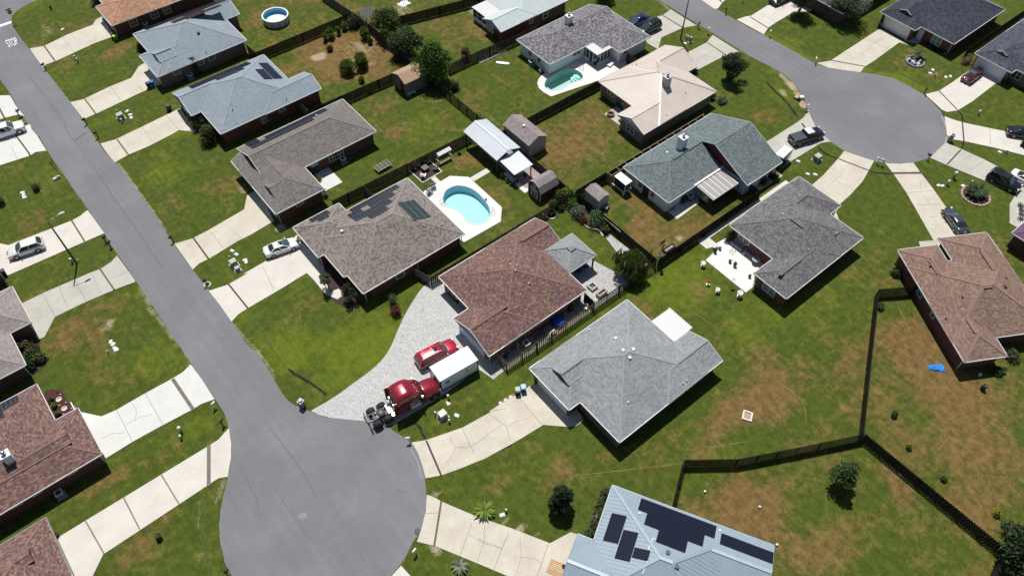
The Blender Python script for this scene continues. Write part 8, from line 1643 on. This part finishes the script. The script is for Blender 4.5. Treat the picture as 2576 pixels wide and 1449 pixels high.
L_OAK = leafmat('leaf_oak', (.022, .046, .010), (.052, .092, .022), (.12, .175, .05)); L_BRIGHT = leafmat('leaf_bright', (.022, .065, .008), (.055, .135, .014), (.12, .22, .03)); L_DARK = leafmat('leaf_dark', (.010, .025, .008), (.022, .045, .014), (.06, .095, .035)); L_PALE = leafmat('leaf_pale', (.06, .085, .05), (.15, .185, .12), (.30, .34, .25)); L_WILLOW = leafmat('leaf_willow', (.05, .082, .014), (.12, .17, .032), (.23, .28, .075)); L_OLIVE = leafmat('leaf_olive', (.04, .05, .02), (.085, .10, .04), (.16, .175, .08)); L_RED = leafmat('leaf_red', (.05, .012, .01), (.12, .03, .022), (.2, .07, .045)); L_LIME = leafmat('leaf_lime', (.06, .11, .012), (.15, .22, .03), (.3, .36, .07)); L_YEL = leafmat('leaf_yellow', (.12, .12, .015), (.35, .33, .04), (.6, .55, .1)); L_BROWN = leafmat('leaf_brown', (.045, .035, .015), (.10, .075, .032), (.2, .15, .07)); L_STRAW = leafmat('leaf_straw', (.10, .085, .035), (.21, .17, .075), (.34, .27, .14))
BARK = mat('bark', (.10, .075, .055), .9, .3, 5); BARK_G = mat('bark_grey', (.17, .145, .12), .9, .25, 5)
def foliage(name, m, clusters, n, size, parent=None, droop=0.0, off=(0, 0, 0), elong=1.0, up=.35):
    """many small leaf quads spread through lumpy clusters (x,y,z,rx,ry,rz)"""
    cl = np.array(clusters, float); vol = cl[:, 3]*cl[:, 4]+cl[:, 3]*cl[:, 5]; pick = rng.choice(len(cl), n, p=vol/vol.sum())
    d = rng.normal(size=(n, 3)); d /= np.linalg.norm(d, axis=1)[:, None]; rad = .45+.6*rng.random(n)**.6
    rad *= 1+.22*np.sin(d[:, 0]*5+pick)*np.cos(d[:, 1]*4+pick*1.7)
    P = cl[pick, :3]+d*rad[:, None]*cl[pick, 3:6]; P[:, 2] = np.maximum(P[:, 2], .04)
    nrm = d*.6+rng.normal(size=(n, 3))*.7+np.array([0, 0, up]); nrm /= np.linalg.norm(nrm, axis=1)[:, None]
    t = np.cross(nrm, rng.normal(size=(n, 3))); t /= np.linalg.norm(t, axis=1)[:, None]
    if droop: t = t*(1-abs(droop))+np.array([0, 0, -1.0])*droop+d*np.array([.35, .35, 0])*abs(droop); t /= np.linalg.norm(t, axis=1)[:, None]; nrm = np.cross(t, np.cross(nrm, t))+1e-6; nrm /= np.linalg.norm(nrm, axis=1)[:, None]
    b = np.cross(nrm, t); s = size*(.6+.8*rng.random(n))[:, None]; a = t*s*elong; w = b*s*.55
    V = np.stack([P-a, P-a*.1+w, P+a, P-a*.1-w], 1)-np.array(off)
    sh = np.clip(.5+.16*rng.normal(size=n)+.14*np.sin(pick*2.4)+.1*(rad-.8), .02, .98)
    me = bpy.data.meshes.new(name); me.vertices.add(4*n); me.vertices.foreach_set('co', V.ravel()); me.loops.add(4*n); me.loops.foreach_set('vertex_index', np.arange(4*n, dtype=np.int32)); me.polygons.add(n); me.polygons.foreach_set('loop_start', np.arange(0, 4*n, 4, dtype=np.int32)); me.polygons.foreach_set('loop_total', np.full(n, 4, dtype=np.int32))
    ca = me.color_attributes.new('shade', 'FLOAT_COLOR', 'POINT'); q = np.repeat(sh, 4); ca.data.foreach_set('color', np.stack([q, q, q, np.ones_like(q)], 1).ravel().astype(np.float32)); me.materials.append(m); me.update()
    o = bpy.data.objects.new(name, me); COL.objects.link(o); o.parent = parent; return o
def lumps(r, h0, h1, k, flat=1.0, lump=.42, top=0.0):
    out = []
    for i in range(k):
        a = random.uniform(0, 2*math.pi); u = math.sqrt(random.random()); z = random.random(); pr = math.sin(math.pi*(.18+.75*z))**.8*(1-top*z)
        q = r*lump*random.uniform(.7, 1.25); rr_ = max(.05, (r*pr-q*.75))*u; out.append((rr_*math.cos(a), rr_*math.sin(a), h0+q*.5+(h1-h0-q)*z, q, q, q*flat))
    return out
def tree(label, s, h, r, lm, n=5200, size=.17, h0=None, k=32, trunks=1, bark=None, name='tree', top=0.0, lump=.33, flat=.85, droop=0, elong=1.0, cat='tree', group=None, lean=(0, 0)):
    p = W(s) if isinstance(s, str) else s; root = thing(name, label, cat, p, random.uniform(0, 6), group); h0 = h*.28 if h0 is None else h0
    cl = lumps(r, h0, h, k, flat, lump, top)
    mb = MB(); bk = bark or BARK; tb = .05+.022*h
    for t in range(trunks):
        a = t*2*math.pi/max(1, trunks); bx, by = (.12*math.cos(a), .12*math.sin(a)) if trunks > 1 else (0, 0); sx, sy = bx*(4 if trunks > 1 else 0), by*(4 if trunks > 1 else 0)
        mb.cyl((bx, by, 0), (sx*.6, sy*.6, h*.32), tb/trunks**.5, tb*.7/trunks**.5, 8); mb.cyl((sx*.6, sy*.6, h*.32), (sx*.9, sy*.9, h*.7), tb*.7/trunks**.5, tb*.25/trunks**.5, 7)
        for c in random.sample(cl, min(6, len(cl))): z0 = h*random.uniform(.22, .5); mb.cyl((sx*.6, sy*.6, z0), (c[0]*.85, c[1]*.85, max(z0+.1, c[2])), tb*.32/trunks**.5, .015, 5)
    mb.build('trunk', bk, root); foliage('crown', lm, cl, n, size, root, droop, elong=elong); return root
def shrub(label, s, h, r, lm, n=900, size=.11, name='shrub', k=9, cat='shrub', group=None, lump=.55, top=0.0, droop=0, elong=1.0, z=0):
    p = W(s) if isinstance(s, str) else s; root = thing(name, label, cat, (p[0], p[1], z), random.uniform(0, 6), group); cl = lumps(r, .02, h, k, .9, lump, top); mb = MB()
    for c in cl[:5]: mb.cyl((c[0]*.15, c[1]*.15, 0), (c[0]*.7, c[1]*.7, c[2]), .025, .01, 5)
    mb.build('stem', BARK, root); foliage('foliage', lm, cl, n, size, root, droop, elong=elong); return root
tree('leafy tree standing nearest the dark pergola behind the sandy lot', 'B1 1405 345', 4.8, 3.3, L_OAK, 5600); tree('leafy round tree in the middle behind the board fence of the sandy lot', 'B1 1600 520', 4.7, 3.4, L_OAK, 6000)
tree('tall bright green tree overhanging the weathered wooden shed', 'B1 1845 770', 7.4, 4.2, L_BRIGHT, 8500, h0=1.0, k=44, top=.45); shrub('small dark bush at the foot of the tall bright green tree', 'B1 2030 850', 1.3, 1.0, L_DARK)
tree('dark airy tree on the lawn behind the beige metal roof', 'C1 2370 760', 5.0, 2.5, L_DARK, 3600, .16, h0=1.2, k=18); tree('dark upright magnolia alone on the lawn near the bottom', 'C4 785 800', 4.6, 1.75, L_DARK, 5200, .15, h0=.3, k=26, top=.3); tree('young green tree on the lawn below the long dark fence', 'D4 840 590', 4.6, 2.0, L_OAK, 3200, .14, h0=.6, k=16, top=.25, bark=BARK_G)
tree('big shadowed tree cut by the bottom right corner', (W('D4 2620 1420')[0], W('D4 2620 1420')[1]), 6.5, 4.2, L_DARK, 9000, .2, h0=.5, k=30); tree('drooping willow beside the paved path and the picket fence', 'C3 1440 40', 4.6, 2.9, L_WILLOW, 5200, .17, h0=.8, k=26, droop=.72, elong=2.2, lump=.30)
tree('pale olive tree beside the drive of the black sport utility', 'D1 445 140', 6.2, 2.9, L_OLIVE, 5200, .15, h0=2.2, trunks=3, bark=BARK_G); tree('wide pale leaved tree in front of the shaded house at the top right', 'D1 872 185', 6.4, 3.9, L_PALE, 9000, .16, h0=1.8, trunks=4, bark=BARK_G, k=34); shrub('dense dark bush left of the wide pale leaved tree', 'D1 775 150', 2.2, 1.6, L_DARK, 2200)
shrub('upper dark shrub at the corner of the second blue grey roof', 'A1 1895 1175', 2.6, 1.7, L_OAK, 3000, .12); shrub('lower browner shrub at the corner of the second blue grey roof', 'A1 1990 1330', 2.6, 1.8, leafmat('leaf_bronze', (.03, .03, .01), (.07, .07, .022), (.14, .13, .05)), 3000, .12); shrub('shaded shrub under the front eave of the first blue grey roof', 'A1 1335 470', 1.3, 1.2, L_OAK, 1300); shrub('tall shrub beside an air conditioner at the first blue grey house', 'A1 1865 690', 3.0, 1.2, L_OAK, 2200, top=.4)
tree('thin small tree in the brown mulch bed nearest the taupe garage', 'B3 842 150', 3.0, 1.3, L_OLIVE, 700, .12, h0=1.0, k=10, trunks=3); tree('dark small tree in the brown mulch bed nearest the lawn', 'B3 1050 260', 3.0, 1.4, leafmat('leaf_purple', (.02, .022, .015), (.05, .05, .035), (.1, .1, .07)), 900, .12, h0=1.0, k=10, trunks=3); shrub('thin green sapling on the lawn beside the paver drive', 'B3 1458 290', 2.0, .8, L_OLIVE, 420, .10); shrub('red leaved bush on the lawn beside the paver drive', 'B3 1480 385', 1.4, .9, L_RED, 700, .10)
tree('dark shrubby tree at the top edge above the speckled roof', 'C1 1190 0', 3.6, 2.0, L_DARK, 2600, .15); shrub('lime shrub at the peak of the speckled roof', 'C1 1240 50', 1.5, .7, L_LIME, 500)
G8 = 'plants of the curved garden bed'
for s, h_, r_, lm, l in (('C2 700 655', .9, .8, L_BRIGHT, 'small bright plant at the left end of the curved garden bed'), ('C2 785 590', 1.6, 1.1, L_OAK, 'dark leafy plant in the fence corner of the curved garden bed'), ('C2 845 570', 1.7, 1.0, L_LIME, 'lime leaved plant in the fence corner of the curved garden bed'), ('C2 900 610', 1.5, 1.0, L_OAK, 'dark leafy plant right of the lime one in the curved garden bed'), ('C2 760 690', 1.2, .8, L_OAK, 'green plant behind the first curve of the garden bed'), ('C2 705 740', 1.0, .7, L_BRIGHT, 'small palm like plant at the first curve of the garden bed'), ('C2 865 665', 1.5, 1.1, L_BRIGHT, 'broad bright plant in the middle of the curved garden bed'), ('C2 955 735', 1.5, 1.5, L_PALE, 'pale variegated round bush in the curved garden bed'), ('C2 990 805', .8, .8, L_RED, 'reddish bush in the curved garden bed'), ('C2 1105 820', 2.0, 1.5, leafmat('leaf_mint', (.04, .08, .035), (.085, .15, .07), (.17, .25, .13)), 'largest blue green bush in the curved garden bed'), ('C2 1200 905', 1.3, .8, L_OAK, 'dark bush at the path end of the curved garden bed')): shrub(l, s, h_, r_, lm, int(900*r_), .11, group=G8)
mb = MB()
q = smooth_pts(WL('C2 605 730, 660 770, 710 780, 745 745, 760 705, 800 685, 850 690, 895 730, 950 780, 1000 830, 1040 865, 1090 878, 1140 890, 1180 945'), 4)
for a, c in zip(q[:-1], q[1:]): mb.bar((a[0], a[1], .07), (c[0], c[1], .07), .17, .16)
o = mb.build('bed_edging', mat('edging_cream', (.56, .52, .42), .85, .12)); tag(o, 'cream curving edge of the garden bed behind the gazebo', 'edging')
G9 = 'bushes of the left flower bed'
for s, r_, lm, l in (('A3 255 700', .9, L_BROWN, 'dry brown bush at the top of the left flower bed'), ('A3 330 730', .8, L_OLIVE, 'olive bush at the top right of the left flower bed'), ('A3 310 800', 1.1, L_OAK, 'dark green bush in the middle of the left flower bed'), ('A3 395 825', .9, L_OLIVE, 'straggly olive bush at the lawn side of the left flower bed'), ('A3 305 890', 1.0, L_DARK, 'darkest bush at the bottom of the left flower bed')): shrub(l, s, 1.1, r_, lm, 1000, .12, group=G9)
for s, r_, lm, l in (('A3 525 1262', .5, L_LIME, 'yellow green plant in the dark red mulch bed'), ('A3 492 1210', .4, L_OAK, 'dark green plant at the back of the dark red mulch bed'), ('A3 560 1345', .4, L_OAK, 'dark green plant nearest the garage in the mulch bed')): shrub(l, s, .7, r_, lm, 260, .09)
# palms and yuccas
def palm(label, s, r_, h, lm, n=26, trunk=0.0, name='palm', z=0, cat='palm'):
    p = W(s); root = thing(name, label, cat, (p[0], p[1], z), random.uniform(0, 6)); v = []; f = []; sh = []
    for i in range(n):
        a = i*2.39996+random.uniform(-.2, .2); el = random.uniform(.25, 1.25); L = r_*random.uniform(.8, 1.15); ca_, sa = math.cos(a), math.sin(a); pv = None; sv = random.uniform(.2, .85)
        for k in range(7):
            t = k/6; rad = L*t*math.cos(el*(1-.5*t)); z_ = trunk+h*.25+L*t*math.sin(el)*(1-.75*t)*.9; w = .11*r_*math.sin(math.pi*min(1, .12+t*.88))+.012; k0 = len(v)
            v += [(rad*ca_-w*sa, rad*sa+w*ca_, z_-w*.35), (rad*ca_, rad*sa, z_), (rad*ca_+w*sa, rad*sa-w*ca_, z_-w*.35)]; sh += [sv]*3
            if k: f += [(k0-3, k0-2, k0+1, k0), (k0-2, k0-1, k0+2, k0+1)]
    me = bpy.data.meshes.new('fronds'); me.from_pydata(v, [], f); ca = me.color_attributes.new('shade', 'FLOAT_COLOR', 'POINT'); ca.data.foreach_set('color', [x for q in sh for x in (q, q, q, 1)]); me.materials.append(lm); o = bpy.data.objects.new('fronds', me); COL.objects.link(o); o.parent = root
    mb = MB(); mb.cyl((0, 0, 0), (0, 0, trunk+h*.3), .13, .1, 9); mb.build('trunk', BARK, root)
palm('small palm with yellowing fronds above the lower drive', 'B4 2318 840', 1.35, 1.3, L_LIME, 30); palm('low blue green palm on the grass below the lower drive', 'B4 2088 1370', 1.1, 1.0, L_PALE, 24); palm('small feathery palm behind the ring of white and black rocks', 'D1 1572 545', 1.5, 1.6, L_OAK, 30, .3); palm('bushy dark palm in the round stone edged bed', 'D2 2110 545', 1.8, 2.0, L_DARK, 44, .2); palm('spiky yucca on the lawn right of the beige metal roof', 'C1 2300 965', 1.1, 1.2, L_DARK, 34, 0, 'yucca', 0, 'yucca')
shrub('purple flowering spray at the foot of the dark magnolia', 'C4 845 785', .7, .55, leafmat('leaf_lilac', (.16, .12, .2), (.34, .27, .40), (.55, .47, .62)), 220, .09)
L_WEED = leafmat('leaf_weed', (.06, .11, .015), (.15, .22, .035), (.30, .36, .10))
# sandy lot weeds
clump = 'weed clumps on the sandy lot'
for s, h_, r_, lm, n, l in (('B1 1030 690', 2.2, 1.5, L_WEED, 2600, 'left half of the big weed thicket on the sandy lot'), ('B1 1160 640', 2.6, 1.4, L_WEED, 2600, 'taller right half of the big weed thicket on the sandy lot'), ('B1 1000 285', 1.6, .7, L_WEED, 520, 'tall weed nearest the far fence corner of the sandy lot'), ('B1 870 360', 1.9, .9, L_WEED, 800, 'broadest of the tall weeds along the far fence'), ('B1 940 330', 1.7, .5, L_WEED, 420, 'thin weed between two others along the far fence'), ('B1 815 395', 1.6, .5, L_WEED, 380, 'leftmost thin weed along the far fence'), ('B1 1190 370', 2.2, 1.0, L_WEED, 900, 'large weed beside the pergola on the sandy lot'), ('B1 1240 415', 1.7, .5, L_WEED, 380, 'thin weed right of the large one by the pergola'), ('B1 860 485', .8, .7, L_BROWN, 320, 'dry brown weed in the middle of the sandy lot'), ('B1 1160 780', 1.0, .6, L_LIME, 300, 'low lime weed in front of the big thicket')): shrub(l, s, h_, r_, lm, n, .12, 'weed_clump', 8, 'weeds', clump, droop=-.6, elong=2.2)
shrub('dark vine spilling over the far fence corner beside the pergola', 'B1 1100 235', 2.0, 1.9, L_DARK, 2200, .13, 'vine', cat='vine'); shrub('wine red bush behind the fence right of the bright green tree', 'B1 2135 560', 2.2, 1.0, leafmat('leaf_wine', (.05, .022, .02), (.11, .05, .045), (.19, .10, .085)), 900, .12); shrub('low weeds on the wall side of the sandy lot near the shed', 'B1 1490 575', .9, 1.1, L_OAK, 700)
for s, h_, r_, lm, l in (('A2 355 500', 1.0, .7, L_BROWN, 'bare twiggy bush on the dark left lawn'), ('A2 -10 650', 1.6, 1.2, L_DARK, 'dark bush cut by the left edge beside the left lawn'), ('C2 2385 975', 1.5, 1.1, L_OAK, 'dark bush at the brick wall above the ornament patio'), ('C2 2130 935', .9, .5, L_OLIVE, 'small climber on the dark dividing fence nearest the patio'), ('C2 1905 1090', .9, .45, L_OLIVE, 'small climber in the middle of the dark dividing fence'), ('C2 1730 1290', .5, .3, L_DARK, 'small dark plant at the fence tip on the ornament lawn'), ('A4 1505 1095', .8, .45, L_BROWN, 'small lone bush on the lawn beside the long concrete drive'), ('A4 530 1075', .6, .4, L_BROWN, 'dry brown plant at the bottom left roof corner'), ('A1 905 45', 1.4, 1.0, L_PALE, 'pale bush beside the orange roof at the top edge'), ('D2 200 400', 1.2, 1.0, L_DARK, 'dark shrub under the eave corner by the black trailer'), ('D2 100 440', 1.0, 1.0, L_BROWN, 'brown shrub along the white brick wall beside the walk'), ('D4 1480 250', .5, .4, L_BRIGHT, 'small green plant on the dry yard right of the dark fence'), ('D4 1810 545', .5, .5, L_OAK, 'lower green plant on the dry yard right of the dark fence'), ('D4 2300 860', 1.0, .55, L_YEL, 'yellow flowering plant on the dry yard'), ('D4 2420 1030', 1.6, 1.3, L_OLIVE, 'straggly olive bush beside the shadowed tree'), ('D3 1340 1345', .7, .5, L_OAK, 'small dark plant on the dry yard beside the long fence'), ('B1 1237 880', .8, .5, L_LIME, 'lime plant at the foot of the fence left of the wooden shed'), ('B2 745 415', 1.2, .7, L_LIME, 'pale lime bush at the corner of the small white patio'), ('B2 800 560', 1.1, .7, L_PALE, 'pale flowering bush under the corner of the brown grey roof'), ('D3 2310 940', .9, .8, L_OAK, 'leafy bed plant below the brown roof'), ('D3 2450 800', 1.0, 1.1, L_OLIVE, 'olive bush at the corner of the brown roof'), ('D3 1360 20', .9, .8, L_OAK, 'bush against the red wall at the corner of the brown roof'), ('C1 2030 690', .9, .8, L_DARK, 'dark clipped bush at the notch of the beige metal roof'), ('C1 180 370', 1.0, .8, L_OAK, 'shaded bush at the red brick corner of the mist grey roof'), ('D1 2020 600', .9, 1.0, L_STRAW, 'dry straw coloured shrub beside the slate roof garage'), ('D1 2050 560', .8, .8, L_STRAW, 'second dry shrub higher up beside the slate roof'), ('D3 1215 320', .7, .7, L_OAK, 'weeds at the foot of the long fence near the short gate fence'), ('B2 2080 170', .4, .3, L_DARK, 'tiny dark plant on the lawn left of the pavilion'), ('D2 2560 90', 1.2, .6, L_DARK, 'dark shrub cut by the right edge above the black boxy car'), ('C1 2200 930', 1.0, .9, L_DARK, 'dark shrub at the lower corner of the beige metal roof')): shrub(l, s, h_, r_, lm, int(650*r_+150), .11)
for k, (s, l) in enumerate((('D1 1660 425', 'first from the porch'), ('D1 1700 450', 'second from the porch'), ('D1 1740 478', 'third from the porch'), ('D1 1785 505', 'nearest the house corner'))): shrub('clipped dark bush below the navy roof window, '+l, s, .7, .5, L_DARK, 380, .09, group='clipped bushes below the navy roof window')
# tall grass hedge beside the pale blue roof
a, c = W('C4 1215 690'), W('C4 1085 1085'); root = thing('grass_hedge', 'tall tangled grass hedge along the wall of the pale blue metal roof', 'hedge', a); cl = [((c[0]-a[0])*t+random.uniform(-.3, .1), (c[1]-a[1])*t+random.uniform(-.1, .3), .6+random.uniform(0, .4), .5, .5, .7) for t in np.linspace(0, 1, 18)]; foliage('foliage', L_OLIVE, cl, 3200, .15, root, .2, elong=2)
for r, rad, h_ in POTS:
    if any(w in r['label'] for w in ('plant', 'planted', 'leafy', 'terracotta', 'largest')):
        lm = L_RED if 'red' in r['label'] else L_OAK; foliage('plant', lm, [(0, 0, h_+.15, rad*1.2, rad*1.2, .25)], 120, .08, r)
# ------------------------------------------------------------------ light and camera
SUN_EL, SUN_AZ = 66.0, math.degrees(math.atan2(.90, .46))
sd = bpy.data.lights.new('sun', 'SUN'); sd.energy = 4.6; sd.angle = R(.5); sd.color = (1, .965, .90)
so = bpy.data.objects.new('sun', sd); COL.objects.link(so); so.location = (40, 50, 120)
v = Vector((math.cos(R(SUN_AZ))*math.cos(R(SUN_EL)), math.sin(R(SUN_AZ))*math.cos(R(SUN_EL)), math.sin(R(SUN_EL))))
so.rotation_euler = v.to_track_quat('Z', 'Y').to_euler()
wd = bpy.data.worlds.new('World'); SC.world = wd; wd.use_nodes = True; nt = wd.node_tree
sk = nt.nodes.new('ShaderNodeTexSky'); sk.sky_type = 'NISHITA'; sk.sun_disc = False; sk.sun_elevation = R(SUN_EL); sk.sun_rotation = R(90-SUN_AZ); sk.air_density = 1; sk.dust_density = .6
bg = nt.nodes['Background']; bg.inputs[1].default_value = .055; nt.links.new(sk.outputs[0], bg.inputs[0])
cd = bpy.data.cameras.new('camera'); cam = bpy.data.objects.new('camera', cd); COL.objects.link(cam); SC.camera = cam
cd.sensor_width = 36; cd.sensor_fit = 'HORIZONTAL'; cd.lens = CF/2576*36; cd.clip_end = 12000; cd.clip_start = .5
m = Matrix(((CM[0][0], -CM[1][0], -CM[2][0], 0), (CM[0][1], -CM[1][1], -CM[2][1], 0), (CM[0][2], -CM[1][2], -CM[2][2], CH), (0, 0, 0, 1)))
cam.matrix_world = m
vs = SC.view_settings; SC.display_settings.display_device = 'sRGB'; vs.view_transform = 'Standard'; vs.look = 'None'; vs.exposure = 0.15; vs.gamma = 1
SC.cycles.max_bounces = 6; SC.cycles.transparent_max_bounces = 8; SC.cycles.use_denoising = True
